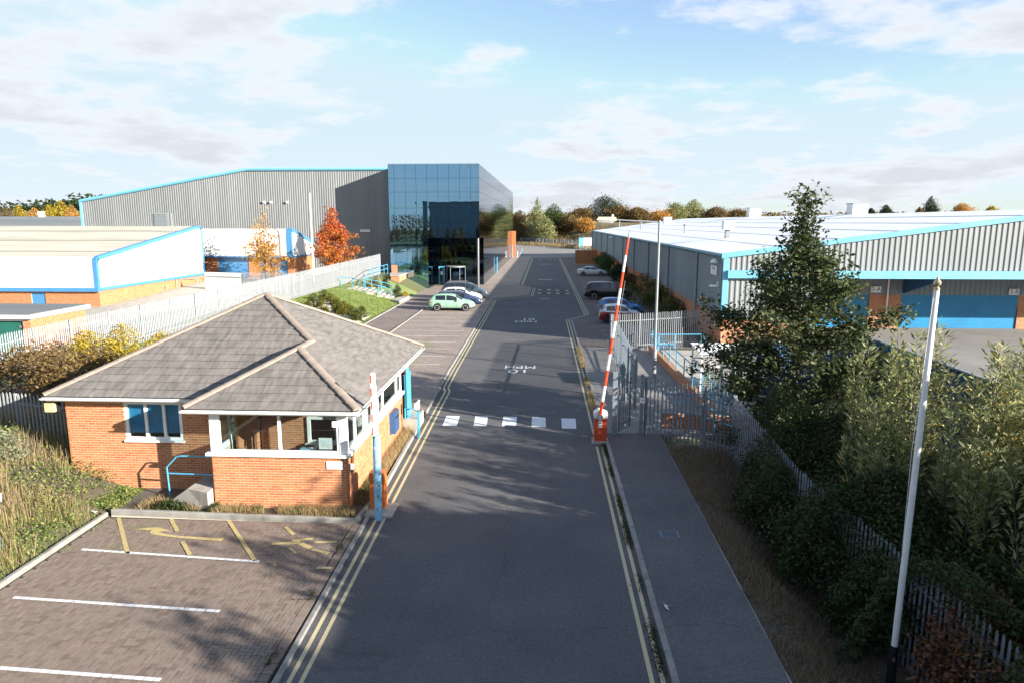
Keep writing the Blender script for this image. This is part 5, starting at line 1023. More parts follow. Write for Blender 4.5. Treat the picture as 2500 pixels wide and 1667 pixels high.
for x in (x0, x1):
    for y in (y0, y1): mb.b(x - .035, x + .035, y - .035, y + .035, .05, 2.1)
for z in (.1, 1.55, 2.1):
    for y in (y0, y1): mb.b(x0, x1, y - .03, y + .03, z - .03, z + .03)
    for x in (x0, x1): mb.b(x - .03, x + .03, y0, y1, z - .03, z + .03)
for x in (x0 + .9, x0 + 1.8): mb.b(x - .025, x + .025, y0 - .02, y0 + .02, .1, 2.1)
mb.build('frame', A['white_paint'], cg); mb = MB()
for k in range(26): x = x0 + .1 + k * .1; mb.tube([(x, y0, .1), (x, y0, 2.1)], .0035, 3)
for k in range(20): z = .15 + k * .1; mb.tube([(x0, y0, z), (x1, y0, z)], .0035, 3); mb.tube([(x0, y0, z), (x0, y1, z)], .0035, 3)
mb.build('mesh', A['white_paint'], cg); mb = MB(); mb.mesh_([(x0 - .1, y0 - .1, 2.12), (x1 + .1, y0 - .1, 2.12), (x1 + .1, y1 + .1, 2.24), (x0 - .1, y1 + .1, 2.24), (x0 - .1, y0 - .1, 2.16), (x1 + .1, y0 - .1, 2.16), (x1 + .1, y1 + .1, 2.28), (x0 - .1, y1 + .1, 2.28)], [(0, 3, 2, 1), (4, 5, 6, 7), (0, 1, 5, 4), (1, 2, 6, 5), (2, 3, 7, 6), (3, 0, 4, 7)]); mb.build('roof', A['roof_white'], cg)
GC = mat('green_cylinder', (.20, .42, .30), 3, .4); RC = mat('red_cylinder', (.55, .12, .05), 3, .4)
for i, (x, y, m_, h) in enumerate([(7.5, 31.8, GC, 1.35), (7.85, 31.8, GC, 1.3), (8.2, 31.8, GC, 1.35), (8.75, 31.8, GC, 1.4), (9.1, 31.85, GC, 1.35), (9.5, 31.8, GC, 1.3), (7.7, 32.5, RC, 1.45), (8.1, 32.5, RC, 1.4)]):
    t = thing('gas_cylinder', ('green gas cylinder standing in the front row of the white cage' if m_ is GC else 'red gas cylinder standing in the rear row of the white cage'), 'gas cylinder', (x, y, .06), 'green cylinders in the cage' if m_ is GC else 'red cylinders in the cage')
    mb = MB(); mb.lathe([(.12, .06), (.125, .1), (.125, h - .25), (.09, h - .12), (.045, h - .05), (.045, h)], (x, y, 0), 12); mb.build('bottle', m_, t, smooth=True); mb = MB(); mb.lathe([(.06, h), (.06, h + .1), (.03, h + .12)], (x, y, 0), 8); mb.build('valve', A['white_paint'], t)
# steps, pillars and rails up to the terrace
st = thing('garden_steps', 'pale stone steps rising through the grass bank towards the terrace', 'steps', (-18, 70, 0))
for k in range(9): mb = MB(); x = -15.9 - k * .5; z = gz(x - .3, 70) + .1; mb.b(x - .62, x, 69.2, 71.3, z - .35, z + .02); mb.build('step', A['concrete'], st)
for k in range(46):
    x = -15.6 - random.random() * 3.9; y = random.choice((68.8, 71.7)) + random.uniform(-.5, .6); s = random.uniform(.12, .34); z = gz(x, y) + .05
    t = thing('rock', 'pale rockery stone lying beside the garden steps', 'rock', (x, y, z), 'rockery stones') if k < 12 else None
    mb = MB(); rr_ = [random.uniform(.7, 1.2) for _ in range(8)]; mb.mesh_([(x + s * dx * rr_[i] , y + s * dy * rr_[i] * .8, z + s * .6 * dz * rr_[i]) for i, (dx, dy, dz) in enumerate([(-1, -1, -.3), (1, -1, -.3), (1, 1, -.3), (-1, 1, -.3), (-.7, -.7, .8), (.7, -.7, .8), (.7, .7, .8), (-.7, .7, .8)])], [(4, 5, 6, 7), (0, 1, 5, 4), (1, 2, 6, 5), (2, 3, 7, 6), (3, 0, 4, 7)])
    if t: mb.build('stone', A['gravel'], t)
    elif k == 12: pass
def gr(x, y, h): return (x, y, gz(x, y) + h)
rail('handrail', 'sky blue handrail on the near side of the garden steps', [[gr(-15.9, 69.0, .3), gr(-15.9, 69, .95), gr(-16.3, 69, 1.05), gr(-18.6, 69.1, 1.05), gr(-20.2, 70.2, 1.05), gr(-21.5, 70.2, 1.05)], [gr(-16.3, 69, .6), gr(-18.6, 69.1, .6), gr(-20.2, 70.2, .6)]] + [[gr(x, y, 0), gr(x, y, 1.05)] for x, y in ((-17.2, 69.05), (-18.6, 69.1), (-20.2, 70.2), (-21.4, 70.2))], .035)
rail('handrail', 'sky blue handrail on the far side of the steps running up to the glass office', [[gr(-16.3, 71.8, .5), gr(-16.3, 71.8, .95), gr(-17, 71.6, 1.05), gr(-19.3, 71.2, 1.05), (-19.6, 76, 3.0), (-19.4, 82.8, 3.05)], [gr(-17, 71.6, .6), gr(-19.3, 71.2, .6), (-19.6, 76, 2.5), (-19.4, 82.8, 2.55)]] + [[gr(x, y, 0), gr(x, y, 1.05)] for x, y in ((-17.5, 71.5), (-18.5, 71.35), (-19.3, 71.2))] + [[(x, y, 1.6), (x, y, 3.0)] for x, y in ((-19.55, 76), (-19.5, 78.5), (-19.45, 81), (-19.4, 82.7))], .035)
t = thing('brick_pillar', 'orange brick pillar with pale coping at the end of the terrace wall by the glass office', 'pillar', (-16.9, 77, 0)); brick_wall(t, (-18.2, 79.0), 0, 1.0, 0, 1.9); brick_wall(t, (-17.2, 79.0), pi / 2, 4, 0, 1.9); mb = MB(); mb.prism([(-18.25, 78.92), (-17.15, 78.92), (-17.1, 83.4), (-19.3, 83.4)], 1.91, 2.0); mb.build('coping', A['concrete'], t); mb = MB(); mb.prism([(-18.15, 79.05), (-17.26, 79.05), (-17.26, 83.3), (-19.2, 83.3)], .02, 1.91); mb.build('core', A['brick'], t)
t = thing('brick_pillar', 'taller orange brick pier behind the terrace wall touching the glass office', 'pillar', (-18.6, 83, 0)); brick_wall(t, (-19.0, 83.0), 0, .75, 1.9, 2.95)
t = thing('planter', 'low stone planter edge in front of the small conifer by the steps', 'planter', (-15, 68, 0)); mb = MB(); mb.prism([(-15.6, 67.7), (-14.6, 66.9), (-14.5, 71.4), (-15.4, 72.2)], .05, .42); mb.build('wall', A['concrete'], t)
for x, y, lab in ((-6.95, 161, 'blue and white banded bollard at the far end of the left pavement'),):
    t = thing('bollard', lab, 'bollard', (x, y, .05)); mb = MB(); mb.tube([(x, y, .05), (x, y, 1.4)], .16, 10); mb.build('shaft', A['white_paint'], t); mb = MB()
    for z in (.35, .85): mb.tube([(x, y, z), (x, y, z + .22)], .165, 10)
    mb.build('blue_band', A['blue'], t)
t = thing('blue_post', 'blue post against the glass wall part way along the left pavement', 'post', (-8.0, 110, .08)); mb = MB(); mb.tube([(-8.0, 110, .08), (-8.0, 110, 2.6)], .07, 8); mb.b(-8.1, -7.9, 109.9, 110.1, .08, .1); mb.build('shaft', A['blue'], t)
t = thing('blue_post', 'blue post by the orange brick pier at the far end of the left pavement', 'post', (-8.0, 158, .08)); mb = MB(); mb.tube([(-8.0, 157.5, .08), (-8.0, 157.5, 3.0)], .08, 8); mb.build('shaft', A['blue'], t)
# scraps of litter
for x, y, z, lab in ((2.6, 13.4, .1, 'white scrap of litter in the right hand gutter near the camera'), (3.95, 29.5, .09, 'flat white scrap on the right pavement under the palisade'), (-12.45, 17.2, .22, 'small white card lying on the bank kerb at the left')):
    t = thing('litter', lab, 'litter', (x, y, z)); mb = MB(); plates(mb, (x, y, z + .01), .03, 2, .01); mb.build('scrap', A['white_paint'], t)

# ---------------------------------------------------------------- cars (all face +x)
def paint(name, c): return mat(name, (tuple(x * .97 for x in c)), .8, .28, coat=.6, spec=.5)
A['car_glass'] = mat('car_glass', (.012, .016, .02), 3, .04, spec=.9)
A['lamp_red'] = mat('tail_lamp_red', (.45, .02, .01), 3, .25, coat=.5); A['lamp_clear'] = mat('headlamp_clear', (.65, .67, .7), 3, .15, coat=.5); A['alloy'] = mat('alloy_wheel', (.45, .45, .46), 4, .35, metal=.5)
def interp(pts, x):
    if x <= pts[0][0]: return pts[0][1]
    for (a, b), (c, d) in zip(pts, pts[1:]):
        if x <= c: return b + (d - b) * (x - a) / (c - a)
    return pts[-1][1]
def smoothp(pts, n=2):
    for _ in range(n):
        q = [pts[0]]
        for a, b in zip(pts, pts[1:]): q += [(a[0] * .75 + b[0] * .25, a[1] * .75 + b[1] * .25), (a[0] * .25 + b[0] * .75, a[1] * .25 + b[1] * .75)]
        pts = q + [pts[-1]]
    return pts
def car(name, label, loc, L_, W_, top, belt, wheels, r, col, side_win, front, rear, lower=None, tail='corner', rz=0., group=None, seams=(), alloy='alloy', rails=False):
    t = thing(name, label, 'car', loc, group, rz); top = smoothp(top, 2); hl = L_ / 2; base = .20
    def prof(x):
        p = 1 - .20 * abs(x / hl) ** 7 - (.05 * max(0, x / hl) ** 3); tp = interp(top, x); bl = min(interp(belt, x), tp - .03); rw = W_ * (.455 if tp - bl < .06 else .455 - .105 * min(1, (tp - bl) / .45)) * p
        zb = base + .10 * abs(x / hl) ** 10
        ar = zb + .1
        for xw in wheels:
            R_ = r + .055; dx = abs(x - xw)
            if dx < R_: ar = max(ar, r + sqrt(R_ * R_ - dx * dx))
        ar = min(ar, bl - .05); return p, tp, bl, rw, zb, ar
    def sec(x):
        p, tp, bl, rw, zb, ar = prof(x); w = W_ / 2 * p; hi = tp - bl > .06
        return [(0, zb), (w * .80, zb), (w * .955, ar), (w, max(ar + .01, .5 * bl + .12)), (w * .985, bl - .07 if bl - .07 > ar + .02 else ar + .02), (w * .955, bl), (rw, tp - (.055 if hi else .018)), (rw * .80, tp), (0, tp + .018)]
    xs_ = sorted(set([-hl + L_ * i / 96 for i in range(97)] + [xw + s * (r + .055) * k / 7 for xw in wheels for s in (-1, 1) for k in range(8)]))
    xs_ = [x for x in xs_ if -hl <= x <= hl]; mb = MB(); S_ = [sec(x) for x in xs_]; n = len(S_[0]); K = 2 * n - 2
    P = []
    for x, s in zip(xs_, S_):
        ring = [(x, y, z) for y, z in s] + [(x, -y, z) for y, z in s[-2:0:-1]]; P += ring
    F = []; MI = []
    for i in range(len(xs_) - 1):
        for k in range(K):
            a, b = i * K + k, i * K + (k + 1) % K; F.append((a, a + K, b + K, b)); kk = k if k < n - 1 else K - 1 - k; MI.append(1 if lower and kk < 4 else (2 if kk < 2 else 0))
    F.append(tuple(range(K))); F.append(tuple(range(len(P) - 1, len(P) - K - 1, -1))); MI += [1 if lower else 0] * 2
    b0 = len(mb.f); mb.mesh_(P, F, 0, .5); mb.m[b0:] = MI
    mb.build('body', [col, lower or col, A['dark']], t, smooth=True, local=True)
    def surf(x, f, s):
        q = sec(x); (y0, z0), (y1, z1) = q[5], q[6]; return (x, s * (y0 + (y1 - y0) * f + .006), z0 + (z1 - z0) * f + .002)
    for (a, b) in side_win:
        for s in (1, -1):
            mb = MB(); N_ = 10; c = [a + (b - a) * i / N_ for i in range(N_ + 1)]; lo = [surf(x, .10, s) for x in c]; hi = [surf(x, .93, s) for x in c]; PP = lo + hi
            mb.mesh_(PP, [((i, i + 1, i + N_ + 2, i + N_ + 1) if s < 0 else (i + N_ + 1, i + N_ + 2, i + 1, i)) for i in range(N_)], 0, .5); mb.build('side_window', A['car_glass'], t, local=True)
    for nm, (a, b) in (('windscreen', front), ('rear_window', rear)):
        mb = MB(); PP = []; N_ = 8
        for i in range(N_ + 1):
            x = a + (b - a) * i / N_; q = sec(x); (y1, z1), (y2, z2) = q[6], q[7]
            PP += [(x, -y1 * .97, z1 + .018), (x, -y2, z2 + .012), (x, 0, q[8][1] + .012), (x, y2, z2 + .012), (x, y1 * .97, z1 + .018)]
        mb.mesh_(PP, [(i * 5 + k, i * 5 + 5 + k, i * 5 + 6 + k, i * 5 + 1 + k) for i in range(N_) for k in range(4)], 0, .5); mb.build(nm, A['car_glass'], t, smooth=True, local=True)
    for xw in wheels:
        for s in (1, -1):
            y = s * (W_ / 2 - .11); w = MB(); w.lathe([(r - .07, -.1), (r - .015, -.1), (r, -.07), (r, .07), (r - .015, .1), (r - .07, .1)], (xw, y, r), 20, axis='y'); wh = w.build('wheel', A['tyre'], t, smooth=True, local=True)
            w = MB(); yo = y + s * .085; w.lathe([(r - .075, -.015), (r - .075, .012), (r - .10, .018), (.07, .002), (.0, .006)] if s > 0 else [(0, -.006), (.07, -.002), (r - .1, -.018), (r - .075, -.012), (r - .075, .015)], (xw, yo, r), 20, axis='y'); w.build('rim', A[alloy], wh, local=True)
            w = MB()
            for k in range(7): a = 2 * pi * k / 7; c = ((r - .075) * .62); w.box((xw + c * cos(a), yo + s * .02, r + c * sin(a)), (.06, .012, .06), 0, 0)
            w.build('hole', A['dark'], wh, local=True)
            w = MB(); w.lathe([(r + .035, -.1), (r + .035, .1)], (xw, s * (W_ / 2 - .17), r + .01), 20, axis='y'); w.build('wheel_arch', A['dark'], t, local=True)
    for s in (1, -1):
        w = W_ / 2; xm = front[0] - .12 if front[0] < front[1] else front[1]; q = surf(front[0] + .28 if front[0] > .0 else .5, .1, s)
        mb = MB(); mx_ = interp([(0, 0), (1, 1)], 0); xx = front[1] - .38; yy = s * (w * .96 + .09); mb.mesh_([(xx + dx, yy + dy, interp(belt, xx) + .06 + dz) for dx, dy, dz in [(-.05, -.08, -.06), (.07, -.06, -.05), (.07, .06, -.05), (-.05, .08, -.06), (-.05, -.08, .06), (.05, -.06, .05), (.05, .06, .05), (-.05, .08, .06)]], [(3, 2, 1, 0), (4, 5, 6, 7), (0, 1, 5, 4), (1, 2, 6, 5), (2, 3, 7, 6), (3, 0, 4, 7)]); mb.build('mirror', col, t, local=True)
        xf = hl - .20; zt = min(interp(top, xf) - .06, .80); mb = MB(); mb.mesh_([(xf - .22, s * w * .88, zt + .03), (xf - .1, s * w * .60, zt + .05), (hl - .045, s * w * .52, zt - .10), (hl - .10, s * w * .80, zt - .12), (xf - .22, s * w * .80, zt - .12), (xf - .22, s * w * .52, zt - .02)], [(0, 1, 2, 3), (3, 2, 1, 0), (0, 3, 4), (4, 3, 0)]); mb.build('headlight', A['lamp_clear'], t, local=True)
        z0, z1 = (.72, 1.0) if tail == 'corner' else (.75, 1.25); mb = MB(); xr = -hl + .10
        def sp(x, z): 
            q = sec(x)
            for (ya, za), (yb_, zb_) in zip(q[2:], q[3:]):
                if za <= z <= zb_ + 1e-6: return ya + (yb_ - ya) * (z - za) / max(1e-6, zb_ - za)
            return q[4][0]
        c = [xr - .02, xr + .09, xr + .2, xr + (.34 if tail == 'corner' else .16)]; lo = [(x, s * (sp(x, z0) + .008), z0 + .02 * i) for i, x in enumerate(c)]; hi = [(x, s * (sp(x, min(z1, interp(top, x) - .08)) + .008), min(z1, interp(top, x) - .08)) for x in c]
        mb.mesh_(lo + hi, [(i, i + 1, i + 5, i + 4) for i in range(3)] + [(i + 4, i + 5, i + 1, i) for i in range(3)]); mb.mesh_([(-hl - .012, s * w * .82, z0), (-hl - .012, s * w * .58, z0), (-hl + .04, s * w * .58, z1), (-hl + .04, s * w * .80, z1)], [(0, 1, 2, 3), (3, 2, 1, 0)]); mb.build('tail_light', A['lamp_red'], t, local=True)
        mb = MB()
        for xh in seams:
            q = sec(xh); yy = s * (q[4][0] + .004); mb.b(xh + .06, xh + .2, yy - .008, yy + .014, q[4][1] - .03, q[4][1] + .0)
        if seams: mb.build('door_handle', col, t, local=True)
        mb = MB()
        for xh in [x for x in seams] + [seams[0] + .98 if seams else 0]:
            for zf in range(6): za, zb_ = .34 + zf * .1, .44 + zf * .1; mb.b(xh + .25 - .004, xh + .25 + .004, s * (sp(xh + .25, za + .05)) - .004, s * sp(xh + .25, za + .05) + .004, za, zb_)
        mb.build('door_seam', A['dark'], t, local=True)
        if rails: mb = MB(); mb.tube([(rails[0], s * W_ * .33, interp(top, rails[0]) + .05), (rails[1], s * W_ * .33, interp(top, rails[1]) + .05)], .02, 6); mb.build('roof_rail', A['alloy'], t, local=True)
    mb = MB(); mb.b(hl - .055, hl + .012, -.26, .26, .42, .53); mb.build('number_plate', A['white_paint'], t, local=True); mb = MB(); mb.b(-hl - .012, -hl + .05, -.26, .26, .62 if tail == 'corner' else .72, .73 if tail == 'corner' else .83); mb.build('number_plate', mat('yellow_plate', (.65, .5, .08), 3, .4), t, local=True)
    mb = MB(); mb.b(hl - .03, hl + .006, -W_ * .32, W_ * .32, .27, .40); mb.build('grille', A['dark'], t, local=True)
    return t
HB = [(-2.12, .5), (-2.11, .86), (-2.02, 1.0), (-1.68, 1.42), (-1.25, 1.51), (-.3, 1.535), (.3, 1.46), (1.0, 1.03), (1.55, .90), (1.98, .74), (2.12, .48)]
BELT = [(-2.1, .98), (0, .93), (1.2, .90), (2.1, .8)]
GRP = 'cars parked in the bays'
car('hatchback_car', 'pale metallic green five door hatchback, nearest of the parked cars on the left', (-8.75, 62.6, .08), 4.22, 1.74, HB, BELT, (-1.28, 1.33), .32, paint('pale_green_paint', (.27, .46, .34)), [(-1.42, -.50), (-.42, .55)], (.42, 1.02), (-1.98, -1.6), group=GRP, seams=(-.7, .28))
car('estate_car', 'dark blue car parked between the pale green hatchback and the white car', (-8.55, 65.8, .08), 4.5, 1.75, [(-2.25, .5), (-2.24, .85), (-2.1, 1.05), (-1.8, 1.40), (-1.2, 1.47), (-.2, 1.48), (.4, 1.40), (1.15, 1.0), (1.8, .86), (2.15, .72), (2.25, .48)], BELT, (-1.35, 1.38), .31, paint('dark_blue_paint', (.025, .04, .09)), [(-1.75, -1.25), (-1.2, -.3), (-.22, .65)], (.5, 1.12), (-2.1, -1.75), group=GRP, seams=(-.6, .35), rails=(-1.7, .2))
car('hatchback_car', 'white hatchback between the dark blue car and the dark people carrier', (-8.7, 69.1, .08), 4.2, 1.74, HB, BELT, (-1.28, 1.33), .31, paint('white_car_paint', (.72, .73, .75)), [(-1.42, -.50), (-.42, .55)], (.42, 1.02), (-1.98, -1.6), group=GRP, seams=(-.7, .28))
MPV = [(-2.5, .55), (-2.48, .95), (-2.38, 1.15), (-2.12, 1.66), (-1.7, 1.77), (-.2, 1.79), (.6, 1.70), (1.45, 1.12), (2.0, .98), (2.4, .80), (2.5, .5)]
BELT2 = [(-2.5, 1.1), (0, 1.06), (1.5, 1.02), (2.4, .9)]
car('people_carrier', 'dark slate people carrier furthest along the row by the glass entrance', (-8.7, 72.6, .08), 5.0, 1.9, MPV, BELT2, (-1.5, 1.52), .34, paint('slate_paint', (.045, .065, .08)), [(-2.0, -1.05), (-.97, .1), (.18, 1.1)], (.75, 1.4), (-2.36, -2.1), group=GRP, tail='tall', seams=(-.35, .7), rails=(-1.9, .2))
car('saloon_car', 'silver four door saloon parked alone far along the right bays', (6.9, 105.3, .06), 4.5, 1.74, [(-2.25, .5), (-2.24, .86), (-2.1, .98), (-1.55, 1.03), (-.95, 1.38), (-.3, 1.43), (.25, 1.38), (1.0, 1.0), (1.7, .88), (2.12, .74), (2.25, .48)], BELT, (-1.33, 1.36), .31, paint('silver_paint', (.48, .50, .54)), [(-1.15, -.35), (-.27, .55)], (.38, .98), (-1.5, -1.0), group=GRP, seams=(-.6, .3))
car('people_carrier', 'black people carrier parked beside the bushes on the right', (6.55, 73.4, .06), 5.1, 1.95, MPV, BELT2, (-1.5, 1.52), .34, paint('black_paint', (.012, .012, .015)), [(-2.0, -1.05), (-.97, .1), (.18, 1.1)], (.75, 1.4), (-2.36, -2.1), group=GRP, tail='tall', seams=(-.35, .7), rails=(-1.9, .2))
car('hatchback_car', 'bright blue hatchback tucked behind the red and white small car', (6.55, 60.6, .06), 3.95, 1.72, [(-1.97, .5), (-1.96, .88), (-1.85, 1.1), (-1.55, 1.40), (-1.1, 1.47), (-.3, 1.48), (.3, 1.40), (1.0, 1.02), (1.5, .90), (1.85, .74), (1.97, .48)], [(-2, 1.12), (-.8, 1.0), (1.1, .9), (2, .8)], (-1.22, 1.27), .31, paint('bright_blue_paint', (.05, .22, .52)), [(-1.35, -.55), (-.47, .55)], (.4, .98), (-1.85, -1.5), group=GRP, tail='tall', seams=(-.75, .25))
car('small_car', 'small two tone hatchback, white above and dark red below, behind the right palisade', (6.05, 55.6, .06), 3.55, 1.63, [(-1.77, .5), (-1.76, .86), (-1.66, 1.0), (-1.36, 1.38), (-.9, 1.48), (-.2, 1.50), (.35, 1.40), (.92, 1.04), (1.35, .92), (1.68, .74), (1.77, .48)], [(-1.8, 1.02), (0, .96), (1, .94), (1.8, .8)], (-1.1, 1.2), .30, paint('white_upper_paint', (.72, .72, .72)), [(-1.2, -.52), (-.44, .52)], (.42, .9), (-1.64, -1.3), lower=paint('dark_red_lower_paint', (.22, .025, .03)), group=GRP, alloy='dark', seams=(.2,))

# ---------------------------------------------------------------- plants
def quads(name, V, rnd, m_, parent=None, off=(0, 0, 0), kind=None):
    """V: (n,4,3) array of leaf corners"""
    n = len(V); me = bpy.data.meshes.new(name); V = (V - np.array(off)).astype(np.float32).reshape(-1, 3)
    me.vertices.add(n * 4); me.vertices.foreach_set('co', V.ravel()); me.loops.add(n * 4); me.loops.foreach_set('vertex_index', np.arange(n * 4, dtype=np.int32))
    me.polygons.add(n); me.polygons.foreach_set('loop_start', np.arange(0, n * 4, 4, dtype=np.int32)); me.materials.append(A[m_] if isinstance(m_, str) else m_)
    at = me.attributes.new('rnd', 'FLOAT', 'FACE'); at.data.foreach_set('value', np.clip(rnd, 0, 1).astype(np.float32)); me.update(calc_edges=True)
    o = link(name, me, parent) if parent else link(name, me, None, off)
    return tag(o, kind=kind)
def leafquads(c, size, aspect=.55, up=.4, bias=None):
    n = len(c); nrm = rng.normal(size=(n, 3)); nrm[:, 2] = np.abs(nrm[:, 2]) + up
    if bias is not None: nrm += bias
    nrm /= np.linalg.norm(nrm, axis=1, keepdims=True); t = rng.normal(size=(n, 3)); t -= nrm * (t * nrm).sum(1, keepdims=True); t /= np.linalg.norm(t, axis=1, keepdims=True); b = np.cross(nrm, t)
    s = size * rng.uniform(.6, 1.25, (n, 1)); l = t * s; w = b * s * aspect; fold = nrm * s * .18
    return np.stack([c - l, c + w * .9 - l * .15 + fold, c + l, c - w * .9 - l * .15 + fold], 1)
def limb(mb, a, b, r0, r1, sag=0., n=6):
    a, b = Vector(a), Vector(b); d = b - a; pts = [a + d * f + Vector((random.uniform(-1, 1), random.uniform(-1, 1), random.uniform(-.5, .5))) * d.length * .04 * (0 < f < 1) + Vector((0, 0, sag * d.length * f * (1 - f))) for f in (0, .33, .66, 1)]
    mb.tube(pts, [r0, r0 * .75 + r1 * .25, r0 * .4 + r1 * .6, r1], n, cap=False)
def tree(name, label, cat, loc, h, prof, leaf, nleaf, size, group=None, trunk=.14, nlimb=40, clear=.12, rise=.25, clump=.35, aspect=.55, lean=0., fill=.25, stems=1, sx=1., top_sparse=0., jit=.2, hb=0.):
    """trunk with limbs to the crown outline prof [(z fraction, radius)], leaves in clumps round the limbs"""
    x, y, z = loc; t = thing(name, label, cat, loc, group); mb = MB(); off = wloc(t); tips = []
    def R_(f): return interp(prof, f)
    for s in range(stems):
        a0 = random.uniform(0, 2 * pi); sp = 0 if stems == 1 else random.uniform(.1, .35); dx, dy = cos(a0) * sp, sin(a0) * sp
        rr_ = trunk if stems == 1 else trunk * random.uniform(.5, .9); P = [Vector((x + dx * h * f * .6 + lean * f * h, y + dy * h * f * .6, z - .15 + (h * .97 + .15) * f * (1 if stems == 1 else random.uniform(.75, .95)))) + Vector((random.uniform(-1, 1), random.uniform(-1, 1), 0)) * h * .008 * (f > 0) for f in (0, .2, .4, .6, .8, 1)]
        mb.tube(P, [rr_ * 1.25, rr_, rr_ * .78, rr_ * .5, rr_ * .26, rr_ * .06], 8, cap=False)
        for k in range(nlimb // stems):
            f = clear + (1 - clear) * ((k + random.random()) / (nlimb // stems)) ** .9; i = min(4, int(f * 5)); p = P[i].lerp(P[i + 1], f * 5 - i); r = R_(min(1, f + rise * .3)) * random.uniform(.92 - jit, 1.0 + jit * .6); a = k * 2.4 + random.uniform(-.5, .5)
            e = Vector((x + cos(a) * r * sx + lean * f * h, y + sin(a) * r, min(z + h, p.z + r * rise * random.uniform(.4, 1.6)))); limb(mb, p, e, max(.008, rr_ * .42 * (1 - f * .8)), .006, -.1 if f < .5 else .1, 5); tips.append((p, e, r))
            for q in range(2): g = random.uniform(.35, .8); m2 = p.lerp(e, g); e2 = m2 + Vector((random.uniform(-1, 1), random.uniform(-1, 1), random.uniform(-.3, .7))) * r * .32; limb(mb, m2, e2, max(.006, rr_ * .14), .004, 0, 4); tips.append((m2, e2, r * .6))
    mb.build('trunk', A['bark'], t, smooth=True)
    C_ = []; wgt = np.array([max(.15, q[2]) * (1 if top_sparse == 0 else 1 - top_sparse * min(1, max(0, (q[1].z - z) / h - .45) * 2.2)) for q in tips]); wgt /= wgt.sum(); cnt = rng.multinomial(int(nleaf * (1 - fill)), wgt); rn = []
    for (p, e, r), k in zip(tips, cnt):
        if k == 0: continue
        nc = max(2, int(k / 45)); u = rng.uniform(.25, 1.05, nc) ** .7; cc = np.array(p)[None] + (np.array(e) - np.array(p))[None] * u[:, None] + rng.normal(size=(nc, 3)) * clump * .5; base = rng.uniform(0, 1, nc); j = rng.integers(0, nc, k)
        C_.append(cc[j] + rng.normal(size=(k, 3)) * np.array([1, 1, .7]) * clump * rng.uniform(.45, 1.0, (k, 1))); rn.append(base[j] * .55 + rng.uniform(0, .45, k))
    kf = int(nleaf * fill)
    if kf:
        f = rng.uniform(clear, .98, kf * 3); r = np.interp(f, [q[0] for q in prof], [q[1] for q in prof]); keep = rng.uniform(0, r.max(), kf * 3) ** 1 < r; f, r = f[keep][:kf], r[keep][:kf]; a = rng.uniform(0, 2 * pi, len(f)); q = np.sqrt(rng.uniform(0, 1, len(f))) * r * .85
        C_.append(np.stack([x + q * np.cos(a) * sx + lean * f * h, y + q * np.sin(a), z + f * h], 1)); rn.append(rng.uniform(0, .7, len(f)))
    C_ = np.concatenate(C_); C_[:, 2] = np.maximum(C_[:, 2], z + .03); quads('crown', leafquads(C_, size, aspect), np.concatenate(rn) * (1 - hb) + hb * (1 - (C_[:, 2] - z) / h), leaf, t, off); return t
def bush(name, label, cat, loc, r, h, leaf, n, size, group=None, clump=.22, aspect=.6, sx=1., nl=14):
    return tree(name, label, cat, loc, h, [(0, r * .72), (.25, r), (.6, r * .92), (.85, r * .6), (1, r * .12)], leaf, n, size, group, trunk=.05, nlimb=nl, clear=.02, rise=.35, clump=clump, aspect=aspect, fill=.45, stems=3, sx=sx)
ALD = [(0, 1.6), (.08, 2.5), (.19, 3.2), (.36, 3.5), (.48, 3.1), (.58, 2.7), (.73, 1.95), (.82, 1.05), (.93, .42), (1, .12)]
tree('alder_tree', 'big dark green tree with a pointed sparse top standing behind the right palisade', 'tree', (9.05, 24.8, -.05), 9.4, ALD, 'leaf_alder', 25000, .10, trunk=.17, nlimb=66, clear=.06, rise=.42, clump=.30, fill=.10, jit=.46)
tree('maple_tree', 'scarlet and orange autumn tree behind the left palisade fence', 'tree', (-24.3, 77, 1.5), 8.4, [(0, .4), (.22, 1.9), (.4, 2.6), (.55, 2.4), (.75, 1.5), (.9, .7), (1, .1)], 'leaf_red', 6800, .15, trunk=.13, nlimb=46, clear=.16, rise=.5, clump=.36, fill=.15, hb=.5, jit=.35)
tree('birch_tree', 'thin orange and gold tree with a sparse top in front of the blue doors', 'tree', (-30.2, 72.2, 1.0), 8.6, [(0, .6), (.15, 2.0), (.35, 2.8), (.5, 2.5), (.7, 1.7), (.88, 1.2), (1, .35)], 'leaf_orange', 4200, .13, jit=.35, trunk=.09, nlimb=44, clear=.08, rise=.9, clump=.42, fill=.05, top_sparse=.85)
k_ = 0
for x, y, r, h, lf, lab in ((-23.6, 33.4, 1.3, 2.2, 'leaf_yellow', 'yellow leaved shrub against the left palisade, left of its group'), (-21.9, 33.8, 1.4, 2.5, 'leaf_yellow', 'tall bright yellow shrub behind the gatehouse roof hip'), (-20.4, 34.6, 1.1, 2.1, 'leaf_yellow', 'yellow shrub in the gap between the gatehouse roof and palisade'), (-22.4, 29.3, 1.7, 2.1, 'leaf_brown', 'brown bramble thicket left of the gatehouse eave'), (-19.4, 28.0, 1.6, 2.0, 'leaf_brown', 'brown shrub just behind the left eave of the gatehouse'), (-20.4, 25.2, 1.5, 2.3, 'leaf_brown', 'brown and green shrub spilling over the overgrown palisade'), (-17.8, 23.4, 1.2, 2.2, 'leaf_brown', 'straggling brown shrub at the gatehouse left corner'), (-24.0, 26, 1.9, 2.2, 'leaf_brown', 'brown shrub at the far left edge')):
    bush('shrub', lab, 'shrub', (x, y, gz(x, y)), r, h, lf, 2600, .075, 'shrubs behind the gatehouse', clump=.3)
